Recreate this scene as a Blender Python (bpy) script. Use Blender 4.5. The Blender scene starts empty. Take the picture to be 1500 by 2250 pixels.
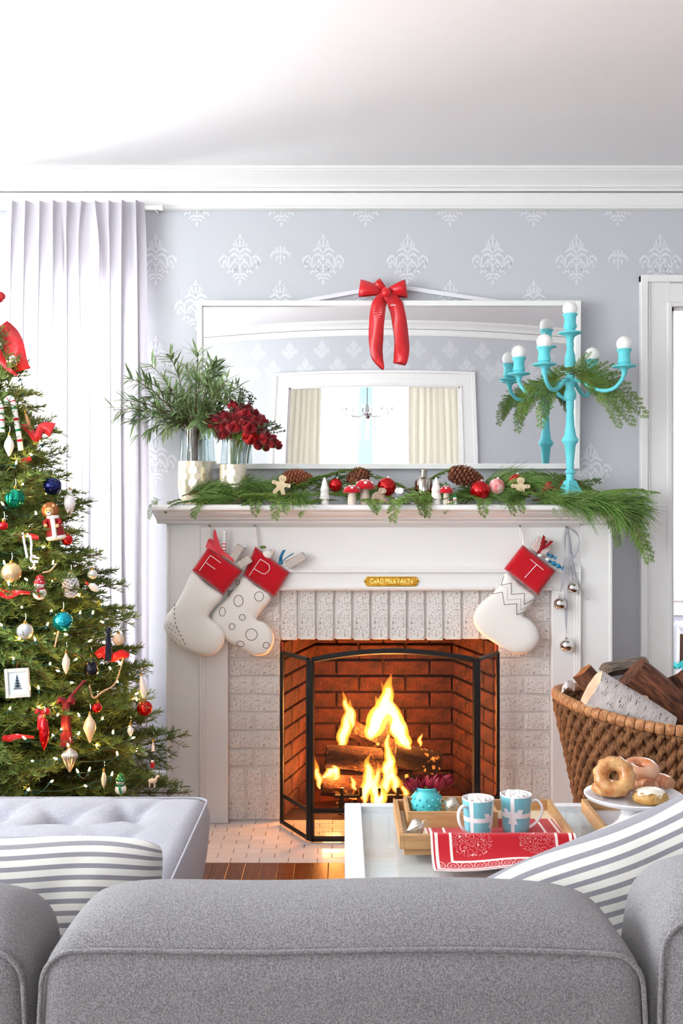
import bpy, bmesh, math, random
import numpy as np
from mathutils import Vector, Matrix, Euler
from mathutils.geometry import delaunay_2d_cdt
PI = math.pi
SC = bpy.context.scene
COL = SC.collection

# ------------------------------------------------------------------ camera
F, CX, HY, CZ = 2352.0, 752.0, 1110.0, 1.25      # focal length and principal point in photo pixels, eye height
cam_d = bpy.data.cameras.new('camera')
cam_d.sensor_width = 36; cam_d.sensor_height = 36; cam_d.sensor_fit = 'AUTO'
cam_d.lens = F / 2250 * 36
cam_d.shift_x = (750 - CX) / 2250
cam_d.shift_y = -(1125 - HY) / 2250
cam_d.clip_start = 0.05
cam = bpy.data.objects.new('camera', cam_d); COL.objects.link(cam)
cam.location = (0, 0, CZ); cam.rotation_euler = (PI/2, 0, 0)
SC.camera = cam

# ------------------------------------------------------------------ world, daylight, exposure
w = bpy.data.worlds.new('overcast_daylight'); SC.world = w
w.use_nodes = True
bg = w.node_tree.nodes['Background']
bg.inputs[0].default_value = (0.93, 0.965, 1.0, 1); bg.inputs[1].default_value = 3.2

def area(name, loc, rot, sx, sy, power, color=(1, 1, 1)):
    d = bpy.data.lights.new(name, 'AREA'); d.shape = 'RECTANGLE'; d.size = sx; d.size_y = sy
    d.energy = power; d.color = color
    o = bpy.data.objects.new(name, d); COL.objects.link(o); o.location = loc; o.rotation_euler = rot
    return o
# daylight entering through each window, the rear side one added as fill, set in the plane of its opening behind the panes
area('daylight_side_window_offscreen', (-2.53, 2.0, 1.55), (0, -PI/2, 0), 1.70, 2.25, 46, (0.96, 0.98, 1.0))
area('rear_fill_light_offscreen', (-2.53, -0.9, 1.55), (0, -PI/2, 0), 1.70, 2.25, 34, (0.96, 0.98, 1.0))  # extra fill through an added, unseen second side window
area('daylight_dining_window_offscreen', (0.3, -5.58, 1.285), (PI/2, 0, 0), 2.4, 1.6, 44, (1, 1, 1))      # the window the mirror shows
# seen in the picture: the glowing curtained window and the bright hall window
area('daylight_curtained_window', (-1.482, 4.62, 1.27), (-PI/2, 0, 0), 1.12, 1.68, 92, (1, 1, 1))
area('daylight_hall_window', (2.3, 7.42, 1.59), (-PI/2, 0, 0), 1.5, 1.72, 45, (1, 1, 1))
SC.view_settings.view_transform = 'Standard'
SC.view_settings.look = 'None'
SC.view_settings.gamma = 1.0
SC.view_settings.use_curve_mapping = False
SC.view_settings.exposure = 1.08
SC.cycles.max_bounces = 6; SC.cycles.transparent_max_bounces = 14
SC.cycles.diffuse_bounces = 3; SC.cycles.caustics_reflective = True; SC.cycles.caustics_refractive = False
SC.cycles.sample_clamp_indirect = 6.0
SC.cycles.use_adaptive_sampling = True; SC.cycles.adaptive_threshold = 0.12

# ------------------------------------------------------------------ helpers
def P(px, py, Y):
    """photo pixel + distance from the eye plane -> point"""
    return Vector(((px - CX) * Y / F, Y, CZ - (py - HY) * Y / F))
def XP(px, Y): return (px - CX) * Y / F
def ZP(py, Y): return CZ - (py - HY) * Y / F
def lin(c):
    c = c / 255.0
    return c / 12.92 if c <= 0.04045 else ((c + 0.055) / 1.055) ** 2.4
def rgb(r, g, b): return (lin(r), lin(g), lin(b), 1.0)

def mat(name, col, rough=0.5, metal=0.0, spec=0.5, var=None, vscale=8.0, vdetail=4, bump=0.0, bscale=60.0, bstretch=(1, 1, 1),
        trans=0.0, emit=None, estr=0.0, sheen=0.0, coat=0.0, sss=0.0, ior=1.45, rnd=0.0, translucent=0.0, alpha=1.0, vstretch=(1, 1, 1)):
    m = bpy.data.materials.new(name); m.use_nodes = True
    nt = m.node_tree; b = nt.nodes['Principled BSDF']; L = nt.links.new
    b.inputs['Base Color'].default_value = col; b.inputs['Roughness'].default_value = rough
    b.inputs['Metallic'].default_value = metal; b.inputs['Specular IOR Level'].default_value = spec
    b.inputs['Transmission Weight'].default_value = trans; b.inputs['IOR'].default_value = ior
    b.inputs['Sheen Weight'].default_value = sheen; b.inputs['Coat Weight'].default_value = coat
    b.inputs['Alpha'].default_value = alpha
    if sss: b.inputs['Subsurface Weight'].default_value = sss; b.inputs['Subsurface Radius'].default_value = (0.02, 0.012, 0.008)
    if emit: b.inputs['Emission Color'].default_value = emit; b.inputs['Emission Strength'].default_value = estr
    tc = nt.nodes.new('ShaderNodeTexCoord')
    def mapped(st):
        mp = nt.nodes.new('ShaderNodeMapping'); mp.inputs['Scale'].default_value = st
        L(tc.outputs['Object'], mp.inputs[0]); return mp.outputs[0]
    src = None
    if var is not None:
        n = nt.nodes.new('ShaderNodeTexNoise'); n.inputs['Scale'].default_value = vscale; n.inputs['Detail'].default_value = vdetail
        L(mapped(vstretch), n.inputs['Vector'])
        r = nt.nodes.new('ShaderNodeValToRGB'); r.color_ramp.elements[0].color = col; r.color_ramp.elements[1].color = var
        r.color_ramp.elements[0].position = 0.35; r.color_ramp.elements[1].position = 0.65
        L(n.outputs[0], r.inputs[0]); src = r.outputs[0]
    if rnd:
        oi = nt.nodes.new('ShaderNodeObjectInfo'); hs = nt.nodes.new('ShaderNodeHueSaturation')
        mr = nt.nodes.new('ShaderNodeMapRange'); mr.inputs[3].default_value = 1 - rnd; mr.inputs[4].default_value = 1 + rnd
        L(oi.outputs['Random'], mr.inputs[0]); L(mr.outputs[0], hs.inputs['Value'])
        if src: L(src, hs.inputs['Color'])
        else: hs.inputs['Color'].default_value = col
        src = hs.outputs[0]
    if src: L(src, b.inputs['Base Color'])
    if bump:
        n2 = nt.nodes.new('ShaderNodeTexNoise'); n2.inputs['Scale'].default_value = bscale; n2.inputs['Detail'].default_value = 5
        L(mapped(bstretch), n2.inputs['Vector'])
        bp = nt.nodes.new('ShaderNodeBump'); bp.inputs['Strength'].default_value = bump; bp.inputs['Distance'].default_value = 0.01
        L(n2.outputs[0], bp.inputs['Height']); L(bp.outputs[0], b.inputs['Normal'])
    if translucent:
        out = nt.nodes['Material Output']; t = nt.nodes.new('ShaderNodeBsdfTranslucent'); mx = nt.nodes.new('ShaderNodeMixShader')
        t.inputs[0].default_value = col
        if src: L(src, t.inputs[0])
        mx.inputs[0].default_value = translucent
        L(b.outputs[0], mx.inputs[1]); L(t.outputs[0], mx.inputs[2]); L(mx.outputs[0], out.inputs[0])
    return m

def crom(pts, n=6, closed=False):
    """Catmull-Rom through points"""
    pts = [Vector(p) for p in pts]; N = len(pts); out = []
    rng = range(N) if closed else range(N - 1)
    for i in rng:
        if closed: p0, p1, p2, p3 = pts[(i-1) % N], pts[i], pts[(i+1) % N], pts[(i+2) % N]
        else: p0, p1, p2, p3 = pts[max(i-1, 0)], pts[i], pts[i+1], pts[min(i+2, N-1)]
        for k in range(n):
            t = k / n
            out.append(0.5 * ((2*p1) + (p2-p0)*t + (2*p0-5*p1+4*p2-p3)*t*t + (3*p1-p0-3*p2+p3)*t**3))
    if not closed: out.append(pts[-1])
    return out

class MB:
    def __init__(s): s.v = []; s.f = []; s.m = []; s.uv = None
    def add(s, vs, fs, mi=0):
        o = len(s.v); s.v += [tuple(v) for v in vs]
        s.f += [tuple(i + o for i in f) for f in fs]; s.m += [mi] * len(fs)
        return s
    def xf(s, M):
        s.v = [tuple(M @ Vector(v)) for v in s.v]; return s
    def merge(s, o, M=None, mi=None):
        vs = o.v if M is None else [tuple(M @ Vector(v)) for v in o.v]
        k = len(s.v); s.v += vs; s.f += [tuple(i + k for i in f) for f in o.f]
        s.m += (o.m if mi is None else [mi] * len(o.f)); return s
    def box(s, x0, x1, y0, y1, z0, z1, ch=0.0, mi=0, M=None):
        if ch <= 0:
            vs = [(x, y, z) for x in (x0, x1) for y in (y0, y1) for z in (z0, z1)]
            fs = [(0, 1, 3, 2), (4, 6, 7, 5), (0, 4, 5, 1), (2, 3, 7, 6), (0, 2, 6, 4), (1, 5, 7, 3)]
        else:
            vs = []; ix = {}
            X = (x0, x1); Y = (y0, y1); Z = (z0, z1)
            for a in (0, 1):
                for b in (0, 1):
                    for c in (0, 1):
                        sx, sy, sz = (1-2*a)*ch, (1-2*b)*ch, (1-2*c)*ch
                        for ax, p in enumerate(((X[a], Y[b]+sy, Z[c]+sz), (X[a]+sx, Y[b], Z[c]+sz), (X[a]+sx, Y[b]+sy, Z[c]))):
                            ix[a, b, c, ax] = len(vs); vs.append(p)
            fs = []
            for a in (0, 1):
                fs.append((ix[a,0,0,0], ix[a,1,0,0], ix[a,1,1,0], ix[a,0,1,0]))
                fs.append((ix[0,a,0,1], ix[1,a,0,1], ix[1,a,1,1], ix[0,a,1,1]))
                fs.append((ix[0,0,a,2], ix[1,0,a,2], ix[1,1,a,2], ix[0,1,a,2]))
                for b in (0, 1):
                    fs.append((ix[a,b,0,0], ix[a,b,1,0], ix[a,b,1,1], ix[a,b,0,1]))
                    fs.append((ix[a,0,b,0], ix[a,1,b,0], ix[a,1,b,2], ix[a,0,b,2]))
                    fs.append((ix[0,a,b,1], ix[1,a,b,1], ix[1,a,b,2], ix[0,a,b,2]))
                    for c in (0, 1): fs.append((ix[a,b,c,0], ix[a,b,c,1], ix[a,b,c,2]))
        if M is not None: vs = [M @ Vector(v) for v in vs]
        return s.add(vs, fs, mi)
    def lathe(s, prof, n=24, M=None, mi=0, cap=True, rib=0.0, nrib=0):
        """profile [(r,z)...] around z"""
        vs = []; fs = []; k = len(prof)
        for j in range(n):
            a = 2*PI*j/n
            q = 1 + (rib*math.cos(a*nrib) if nrib else 0)
            for r, z in prof: vs.append(Vector((r*q*math.cos(a), r*q*math.sin(a), z)))
        for j in range(n):
            j2 = (j+1) % n
            for i in range(k-1): fs.append((j*k+i, j2*k+i, j2*k+i+1, j*k+i+1))
        if cap:
            if prof[0][0] > 1e-6: fs.append(tuple(j*k for j in range(n))[::-1])
            if prof[-1][0] > 1e-6: fs.append(tuple(j*k+k-1 for j in range(n)))
        if M is not None: vs = [M @ v for v in vs]
        return s.add(vs, fs, mi)
    def tube(s, pts, rad, n=8, mi=0, flat=None, up=None):
        pts = [Vector(p) for p in pts]; N = len(pts)
        if not hasattr(rad, '__len__'): rad = [rad]*N
        vs = []; fs = []
        t0 = (pts[1]-pts[0]).normalized()
        ref = Vector(up) if up else (Vector((0, 0, 1)) if abs(t0.z) < .9 else Vector((1, 0, 0)))
        u = (ref - t0*ref.dot(t0)).normalized()
        for i, p in enumerate(pts):
            t = (pts[min(i+1, N-1)] - pts[max(i-1, 0)])
            t = t.normalized() if t.length > 1e-9 else t0
            u = (u - t*u.dot(t))
            u = u.normalized() if u.length > 1e-6 else t.orthogonal().normalized()
            w_ = t.cross(u)
            for j in range(n):
                a = 2*PI*j/n
                vs.append(p + (u*math.cos(a)*(flat or 1) + w_*math.sin(a))*rad[i])
        for i in range(N-1):
            for j in range(n):
                j2 = (j+1) % n
                fs.append((i*n+j, i*n+j2, (i+1)*n+j2, (i+1)*n+j))
        fs.append(tuple(range(n))[::-1]); fs.append(tuple(range((N-1)*n, N*n)))
        return s.add(vs, fs, mi)
    def ball(s, c, r, n=16, k=10, mi=0, M=None):
        rr = r if hasattr(r, '__len__') else (r, r, r)
        vs = []; fs = []
        for i in range(1, k):
            a = PI*i/k
            for j in range(n):
                b = 2*PI*j/n
                vs.append(Vector((rr[0]*math.sin(a)*math.cos(b), rr[1]*math.sin(a)*math.sin(b), rr[2]*math.cos(a))))
        vs += [Vector((0, 0, rr[2])), Vector((0, 0, -rr[2]))]
        T, B = len(vs)-2, len(vs)-1
        for i in range(k-2):
            for j in range(n):
                j2 = (j+1) % n; fs.append((i*n+j, (i+1)*n+j, (i+1)*n+j2, i*n+j2))
        for j in range(n):
            j2 = (j+1) % n
            fs.append((T, j, j2)); fs.append((B, (k-2)*n+j2, (k-2)*n+j))
        R = M if M is not None else Matrix()
        return s.add([Vector(c) + R @ v for v in vs], fs, mi)
    def rbox(s, c, size, r, n=8, mi=0, fn=None, M=None):
        """rounded box, n cells a side"""
        idx = {}; vs = []; fs = []
        h = [x/2 for x in size]; inn = [max(x - r, 1e-4) for x in h]
        nn = n if hasattr(n, '__len__') else (n, n, n)
        def g(ax, i):
            # more samples toward the rounded edge
            t = i/nn[ax]*2-1
            return math.sin(t*PI/2)*h[ax]
        def vert(i, j, k):
            key = (i, j, k)
            if key not in idx:
                p = Vector((g(0, i), g(1, j), g(2, k)))
                q = Vector([max(-inn[a], min(inn[a], p[a])) for a in range(3)])
                d = p-q
                if d.length > 1e-9: p = q + d.normalized()*r
                if fn: p = fn(p)
                if M is not None: p = M @ p
                idx[key] = len(vs); vs.append(p + Vector(c))
            return idx[key]
        a, b, e = nn
        for i in range(a):
            for j in range(b):
                for k in (0, e):
                    q = (vert(i, j, k), vert(i+1, j, k), vert(i+1, j+1, k), vert(i, j+1, k)); fs.append(q if k else q[::-1])
        for i in range(a):
            for k in range(e):
                for j in (0, b):
                    q = (vert(i, j, k), vert(i+1, j, k), vert(i+1, j, k+1), vert(i, j, k+1)); fs.append(q if not j else q[::-1])
        for j in range(b):
            for k in range(e):
                for i in (0, a):
                    q = (vert(i, j, k), vert(i, j+1, k), vert(i, j+1, k+1), vert(i, j, k+1)); fs.append(q if i else q[::-1])
        return s.add(vs, fs, mi)
    def extr(s, poly, a0, a1, axis='x', mi=0):
        """closed polygon extruded along an axis; poly in the other two coords"""
        def mk(p, a):
            return {'x': (a, p[0], p[1]), 'y': (p[0], a, p[1]), 'z': (p[0], p[1], a)}[axis]
        n = len(poly)
        vs = [mk(p, a0) for p in poly] + [mk(p, a1) for p in poly]
        fs = [(i, (i+1) % n, n+(i+1) % n, n+i) for i in range(n)] + [tuple(range(n))[::-1], tuple(range(n, 2*n))]
        return s.add(vs, fs, mi)
    def strip(s, pts, half, th=0.0008, mi=0, taper=None):
        """ribbon band: pts centre line, half = list/one of half-width vectors, th thickness"""
        pts = [Vector(p) for p in pts]; N = len(pts); vs = []; fs = []
        hs = [Vector(h) for h in half] if isinstance(half, list) else [Vector(half)]*N
        for i, p in enumerate(pts):
            t = (pts[min(i+1, N-1)] - pts[max(i-1, 0)]).normalized()
            nrm = t.cross(hs[i]); nrm = nrm.normalized()*th/2 if nrm.length > 1e-9 else Vector((0, th/2, 0))
            vs += [p-hs[i]-nrm, p+hs[i]-nrm, p+hs[i]+nrm, p-hs[i]+nrm]
        for i in range(N-1):
            a = i*4; b = a+4
            for j in range(4): fs.append((a+j, a+(j+1) % 4, b+(j+1) % 4, b+j))
        fs += [(0, 1, 2, 3), (N*4-1, N*4-2, N*4-3, N*4-4)]
        return s.add(vs, fs, mi)

ROOT = {}
def finish(o, label=None, cat=None, group=None, kind=None):
    if label: o['label'] = label
    if cat: o['category'] = cat
    if group: o['group'] = group
    if kind: o['kind'] = kind
    return o
def thing(name, label, cat, loc=(0, 0, 0), rot=(0, 0, 0), group=None, kind=None):
    o = bpy.data.objects.new(name, None); COL.objects.link(o); o.empty_display_size = 0.05
    o.location = loc; o.rotation_euler = rot
    ROOT[o.name] = Vector(loc)
    return finish(o, label, cat, group, kind)
def mesh(name, mb, mats, smooth=True, angle=40, recalc=True):
    me = bpy.data.meshes.new(name); me.from_pydata(mb.v, [], mb.f)
    for m in (mats if isinstance(mats, (list, tuple)) else [mats]): me.materials.append(m)
    if len(me.materials) > 1: me.polygons.foreach_set('material_index', mb.m)
    if mb.uv:
        uvl = me.uv_layers.new(name='UVMap'); vi = np.empty(len(me.loops), dtype=np.int32); me.loops.foreach_get('vertex_index', vi)
        uvl.data.foreach_set('uv', np.array(mb.uv, dtype=np.float32)[vi].ravel())
    if recalc:
        b = bmesh.new(); b.from_mesh(me); bmesh.ops.recalc_face_normals(b, faces=b.faces); b.to_mesh(me); b.free()
    me.polygons.foreach_set('use_smooth', [smooth]*len(me.polygons))
    if smooth and angle: me.set_sharp_from_angle(angle=math.radians(angle))
    me.update()
    return me
def link(name, me, parent=None, loc=(0, 0, 0), rot=(0, 0, 0), scale=(1, 1, 1), **k):
    o = bpy.data.objects.new(name, me); COL.objects.link(o)
    o.location = loc; o.rotation_euler = rot; o.scale = scale
    if parent is not None: o.parent = parent
    ROOT[o.name] = (ROOT.get(parent.name, Vector((0, 0, 0))) if parent is not None else Vector((0, 0, 0))) + Vector(loc)
    return finish(o, **k)
def put(name, mb, mats, parent=None, world=True, smooth=True, angle=40, loc=None, rot=(0, 0, 0), recalc=True, **k):
    """one mesh object. world=True: the mesh is given in world coordinates"""
    if parent is not None:
        if world:
            off = ROOT[parent.name]; mb.v = [(x-off.x, y-off.y, z-off.z) for x, y, z in mb.v]
        return link(name, mesh(name, mb, mats, smooth, angle, recalc), parent, loc or (0, 0, 0), rot, **k)
    if world and loc is None:
        a = np.array(mb.v); loc = Vector(((a[:, 0].min()+a[:, 0].max())/2, (a[:, 1].min()+a[:, 1].max())/2, a[:, 2].min()))
        mb.v = [(x-loc.x, y-loc.y, z-loc.z) for x, y, z in mb.v]
    return link(name, mesh(name, mb, mats, smooth, angle, recalc), None, loc or (0, 0, 0), rot, **k)
def copy_tree(o, parent=None, loc=None, rot=None, label=None):
    c = o.copy(); COL.objects.link(c); c.parent = parent
    if loc is not None: c.location = loc; ROOT[c.name] = Vector(loc)
    if rot is not None: c.rotation_euler = rot
    if label: c['label'] = label
    for ch in o.children: copy_tree(ch, c)
    return c
def align(dirv, up=(0, 0, 1)):
    """rotation matrix whose x axis points along dirv and z near up"""
    x = Vector(dirv).normalized(); u = Vector(up)
    z = u - x*u.dot(x)
    if z.length < 1e-4: z = x.orthogonal()
    z.normalize(); y = z.cross(x)
    return Matrix((x, y, z)).transposed()
def TR(loc, R=None, s=1.0):
    M = (R.to_4x4() if R is not None else Matrix()) @ Matrix.Scale(s, 4)
    M.translation = Vector(loc); return M

def poly_dist(x, z, poly):
    best = 1e9; n = len(poly)
    for i in range(n):
        ax, az = poly[i]; bx, bz = poly[(i+1) % n]
        dx, dz = bx-ax, bz-az; l2 = dx*dx+dz*dz
        t = 0 if l2 < 1e-12 else max(0, min(1, ((x-ax)*dx+(z-az)*dz)/l2))
        d = (x-ax-t*dx)**2+(z-az-t*dz)**2
        if d < best: best = d
    return math.sqrt(best)
def inside(x, z, poly):
    r = False; n = len(poly); j = n-1
    for i in range(n):
        if (poly[i][1] > z) != (poly[j][1] > z) and x < (poly[j][0]-poly[i][0])*(z-poly[i][1])/(poly[j][1]-poly[i][1])+poly[i][0]: r = not r
        j = i
    return r
def puff_h(x, z, poly, T, R):
    d = min(poly_dist(x, z, poly)/R, 1.0)
    return T*math.sqrt(max(0.0, 1-(1-d)**2)) if inside(x, z, poly) else 0.0
def puff(poly, Y, T, R, step, mi=0, back=None):
    """cushion-like body from an outline in the x-z plane, swelling by T to both sides of Y"""
    xs = [p[0] for p in poly]; zs = [p[1] for p in poly]
    pts = [Vector(p) for p in poly]; n = len(pts)
    z = min(zs)+step/2; row = 0
    while z < max(zs):
        x = min(xs) + (step/2 if row % 2 else 0)
        while x < max(xs):
            if inside(x, z, poly) and poly_dist(x, z, poly) > step*0.55: pts.append(Vector((x, z)))
            x += step
        z += step*0.87; row += 1
    V, E, FA, _, _, _ = delaunay_2d_cdt([p.to_2d() if len(p) == 3 else p for p in pts], [(i, (i+1) % n) for i in range(n)], [], 1, 1e-6)
    mb = MB(); hs = [puff_h(v[0], v[1], poly, T, R) if i >= n else 0.0 for i, v in enumerate(V)]
    if back is None: back = T
    front = [(v[0], Y-h, v[1]) for v, h in zip(V, hs)]
    mb.v = front; mb.f = [tuple(f) for f in FA]; mb.m = [mi]*len(FA)
    k = len(V); m2 = {}
    for i, (v, h) in enumerate(zip(V, hs)):
        if i < n: m2[i] = i
        else: m2[i] = len(mb.v); mb.v.append((v[0], Y+h*back/T, v[1]))
    for f in FA: mb.f.append(tuple(m2[i] for i in f)[::-1]); mb.m.append(mi)
    return mb
def pxpoly(pts, Y, n=5, smooth=True):
    """closed outline in photo pixels -> x,z outline at distance Y"""
    if smooth: pts = [(p.x, p.y) for p in crom([(a, b, 0) for a, b in pts], n, True)]
    return [(XP(a, Y), ZP(b, Y)) for a, b in pts]

# ------------------------------------------------------------------ shared materials
M_WHITE = mat('white_gloss_paint', rgb(238, 236, 234), 0.35)
M_CEIL = mat('ceiling_paint', rgb(240, 238, 239), 0.8)
M_WALL = mat('grey_lavender_wallpaper', rgb(197, 198, 203), 0.55)
M_PRINT = mat('pale_stencil_print', rgb(220, 220, 224), 0.45)
M_DARK = mat('black_iron', rgb(26, 24, 24), 0.45, metal=0.3, bump=0.05, bscale=200)
M_RED = mat('red_satin_ribbon', rgb(214, 8, 22), 0.3, spec=0.6, sheen=0.3)
M_REDFELT = mat('red_wool_felt', rgb(192, 12, 30), 0.9, sheen=0.4, bump=0.15, bscale=400, spec=0.2)
M_CREAM = mat('cream_wool_felt', rgb(240, 236, 229), 0.9, sheen=0.3, bump=0.1, bscale=350, spec=0.2)
M_THREAD_W = mat('white_thread', rgb(248, 240, 238), 0.8)
M_THREAD_D = mat('dark_brown_thread', rgb(70, 28, 28), 0.8)
M_SILVER = mat('mirror_silver', rgb(235, 232, 228), 0.06, metal=1.0)
M_MERC = mat('mercury_glass', rgb(228, 220, 208), 0.28, metal=0.75, var=rgb(206, 196, 180), vscale=90)
M_GOLD = mat('brass', rgb(196, 150, 60), 0.28, metal=1.0, var=rgb(170, 122, 40), vscale=60, bump=0.1, bscale=150)
M_REDGLASS = mat('red_glass_ornament', rgb(196, 8, 16), 0.12, metal=0.55, spec=0.8)
M_STEM = mat('green_stem', rgb(120, 150, 50), 0.5)
M_TWIG = mat('brown_twig', rgb(104, 78, 48), 0.8)

# ================================================================== ROOM
XL, XR, YB, YW, ZC = -2.40, 2.60, -2.60, 4.42, 2.62
def wall_mb(u0, u1, z0, z1, w0, w1, holes, axis):
    """wall in the u-z plane, thickness w0..w1, rectangular holes (u0,u1,z0,z1); axis 'x': u runs along x"""
    us = sorted({u0, u1, *[h[0] for h in holes], *[h[1] for h in holes]}); zs = sorted({z0, z1, *[h[2] for h in holes], *[h[3] for h in holes]})
    mb = MB()
    for a, b in zip(us, us[1:]):
        for c, d in zip(zs, zs[1:]):
            um, zm = (a+b)/2, (c+d)/2
            if any(h[0] < um < h[1] and h[2] < zm < h[3] for h in holes): continue
            if axis == 'x': mb.box(a, b, w0, w1, c, d)
            else: mb.box(w0, w1, a, b, c, d)
    return mb
# window and door openings
WIN = (-2.05, -0.915, 0.42, 2.12)          # curtained window, back wall
FIRE = (-0.247, 0.618, 0.0, 0.718)         # firebox opening
DOOR = (XP(1470, 4.42), 2.25, 0.0, ZP(674, 4.42))
ARCH = (-0.566, 1.248, 0.0, 1.95)          # cased opening in the rear wall
wall_back = put('wall_back', wall_mb(XL, XR, 0, ZC, YW, 4.60, [WIN, (-0.36, 0.73, 0.0, 0.80), DOOR], 'x'), M_WALL, smooth=False, kind='structure', label='grey lavender wallpapered wall behind the fireplace', cat='wall')
wall_rear = put('wall_rear', wall_mb(XL, XR, 0, ZC, YB-0.15, YB, [ARCH], 'x'), M_WALL, smooth=False, kind='structure', label='grey papered wall with cased opening seen in the mirror', cat='wall')
put('wall_left', wall_mb(YB, YW, 0, ZC, XL-0.15, XL, [(0.85, 3.15, 0.68, 2.42), (-2.05, 0.25, 0.68, 2.42)], 'y'), M_WALL, smooth=False, kind='structure', label='grey side wall with a tall window beside the tree and an added one further back', cat='wall')
put('wall_right', wall_mb(YB, YW, 0, ZC, XR, XR+0.15, [], 'y'), M_WALL, smooth=False, kind='structure', label='plain grey papered side wall beside the doorway', cat='wall')
put('ceiling', MB().box(XL-.15, XR+.15, YB-.15, YW+.18, ZC, ZC+0.1), M_CEIL, smooth=False, kind='structure', label='plain white painted ceiling', cat='ceiling')

# window frames (sash bars and panes) in every opening
def clear_glass(name, tint, gloss=0.07, rough=0.02):
    m = bpy.data.materials.new(name); m.use_nodes = True; nt = m.node_tree; nt.nodes.remove(nt.nodes['Principled BSDF'])
    t = nt.nodes.new('ShaderNodeBsdfTransparent'); t.inputs[0].default_value = tint
    g = nt.nodes.new('ShaderNodeBsdfGlossy'); g.inputs['Roughness'].default_value = rough
    x = nt.nodes.new('ShaderNodeMixShader'); x.inputs[0].default_value = gloss
    nt.links.new(t.outputs[0], x.inputs[1]); nt.links.new(g.outputs[0], x.inputs[2]); nt.links.new(x.outputs[0], nt.nodes['Material Output'].inputs[0])
    return m
M_GLASSPANE = clear_glass('window_glass', (.96, .98, .98, 1))
def window(n, axis, u0, u1, z0, z1, w, label, nu=2, nz=2):
    t = thing('window_%d' % n, label, 'window', ((u0+u1)/2, w, z0) if axis == 'x' else (w, (u0+u1)/2, z0), kind='structure')
    def bx(nm, a, b, c, d, hw, m):
        mb = MB().box(a, b, w-hw, w+hw, c, d, 0.004) if axis == 'x' else MB().box(w-hw, w+hw, a, b, c, d, 0.004)
        put(nm, mb, m, t, smooth=False)
    for a, b in ((u0, u0+.05), (u1-.05, u1)): bx('window_frame', a, b, z0, z1, .03, M_WHITE)
    for c, d in ((z0, z0+.06), (z1-.05, z1)): bx('window_frame', u0, u1, c, d, .03, M_WHITE)
    for i in range(1, nu): u = u0+(u1-u0)*i/nu; bx('window_bar', u-.014, u+.014, z0+.05, z1-.05, .02, M_WHITE)
    for k in range(1, nz): z = z0+(z1-z0)*k/nz; bx('window_bar', u0+.05, u1-.05, z-.018, z+.018, .02, M_WHITE)
    for i in range(nu):
        for k in range(nz):
            bx('pane', u0+(u1-u0)*i/nu+.02, u0+(u1-u0)*(i+1)/nu-.02, z0+(z1-z0)*k/nz+.02, z0+(z1-z0)*(k+1)/nz-.02, .002, M_GLASSPANE)
    return t
window(1, 'x', WIN[0], WIN[1], WIN[2], WIN[3], 4.54, 'white sash window glowing behind the pleated curtain')
window(2, 'y', 0.85, 3.15, 0.68, 2.42, XL-.10, 'wide white window in the side wall beside the tree', 3, 2)
window(3, 'y', -2.05, 0.25, 0.68, 2.42, XL-.10, 'added unseen white window in the side wall further from the fireplace', 3, 2)  # second side window, added to carry the rear fill light

# crown moulding, picture rail with a dark gap between them
crown = [(0, 0), (-.105, 0), (-.105, -.010), (-.098, -.012), (-.098, -.016), (-.088, -.024), (-.066, -.040), (-.052, -.050), (-.050, -.053), (-.046, -.053), (-.040, -.062), (-.040, -.068), (-.030, -.070), (-.030, -.082), (0, -.082)]
rail = [(0, -.087), (-.026, -.087), (-.028, -.090), (-.028, -.140), (-.024, -.142), (-.024, -.150), (-.016, -.154), (0, -.154)]
def trim_run(n, prof, label, cat):
    t = thing('trim_%d' % n, label, cat, (0, 4.3, ZC-.1), kind='structure')
    put('moulding', MB().extr([(YW+a, ZC+b) for a, b in prof], XL, XR, 'x'), M_WHITE, t, angle=30)
    put('moulding', MB().extr([(YB-a, ZC+b) for a, b in prof], XL, XR, 'x'), M_WHITE, t, angle=30)
    put('moulding', MB().extr([(XL-a, ZC+b) for a, b in prof], YB, YW, 'y'), M_WHITE, t, angle=30)
    put('moulding', MB().extr([(XR+a, ZC+b) for a, b in prof], YB, YW, 'y'), M_WHITE, t, angle=30)
trim_run(1, crown, 'white stepped crown moulding under the ceiling', 'moulding')
trim_run(2, rail, 'white picture rail below the crown moulding', 'moulding')

# floor: oak strips, laid toward the hearth
M_OAK = mat('red_brown_oak', rgb(120, 62, 32), 0.28, var=rgb(92, 42, 20), vscale=9, vdetail=8, vstretch=(9, 0.6, 1), rnd=0.16, coat=0.2, bump=0.02, bscale=120, bstretch=(6, .4, 1))
floor = put('floor', MB().box(XL-.15, 4.2, -5.6, 7.5, -0.12, -0.018), M_OAK, smooth=False, kind='structure', label='red brown oak strip floor', cat='floor')
rng = random.Random(3)
pl_len = (0.9, 1.3, 1.7)
pl_me = [mesh('plank', MB().box(-.0281, .0281, 0, L, -.018, 0, 0.0012), M_OAK, smooth=False) for L in pl_len]
xk = -1.4
while xk < 1.75:
    y = 1.15 + rng.uniform(0, .3)
    while y < 3.73:
        i = rng.randrange(3); L = pl_len[i]
        if y+L > 3.742:
            sc = (3.742-y)/L
            if sc > .004: link('plank', pl_me[i], floor, Vector((xk, y, 0))-ROOT[floor.name], scale=(1, sc, 1))
            break
        link('plank', pl_me[i], floor, Vector((xk, y, 0))-ROOT[floor.name]); y += L+.0012
    xk += .0575
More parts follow.
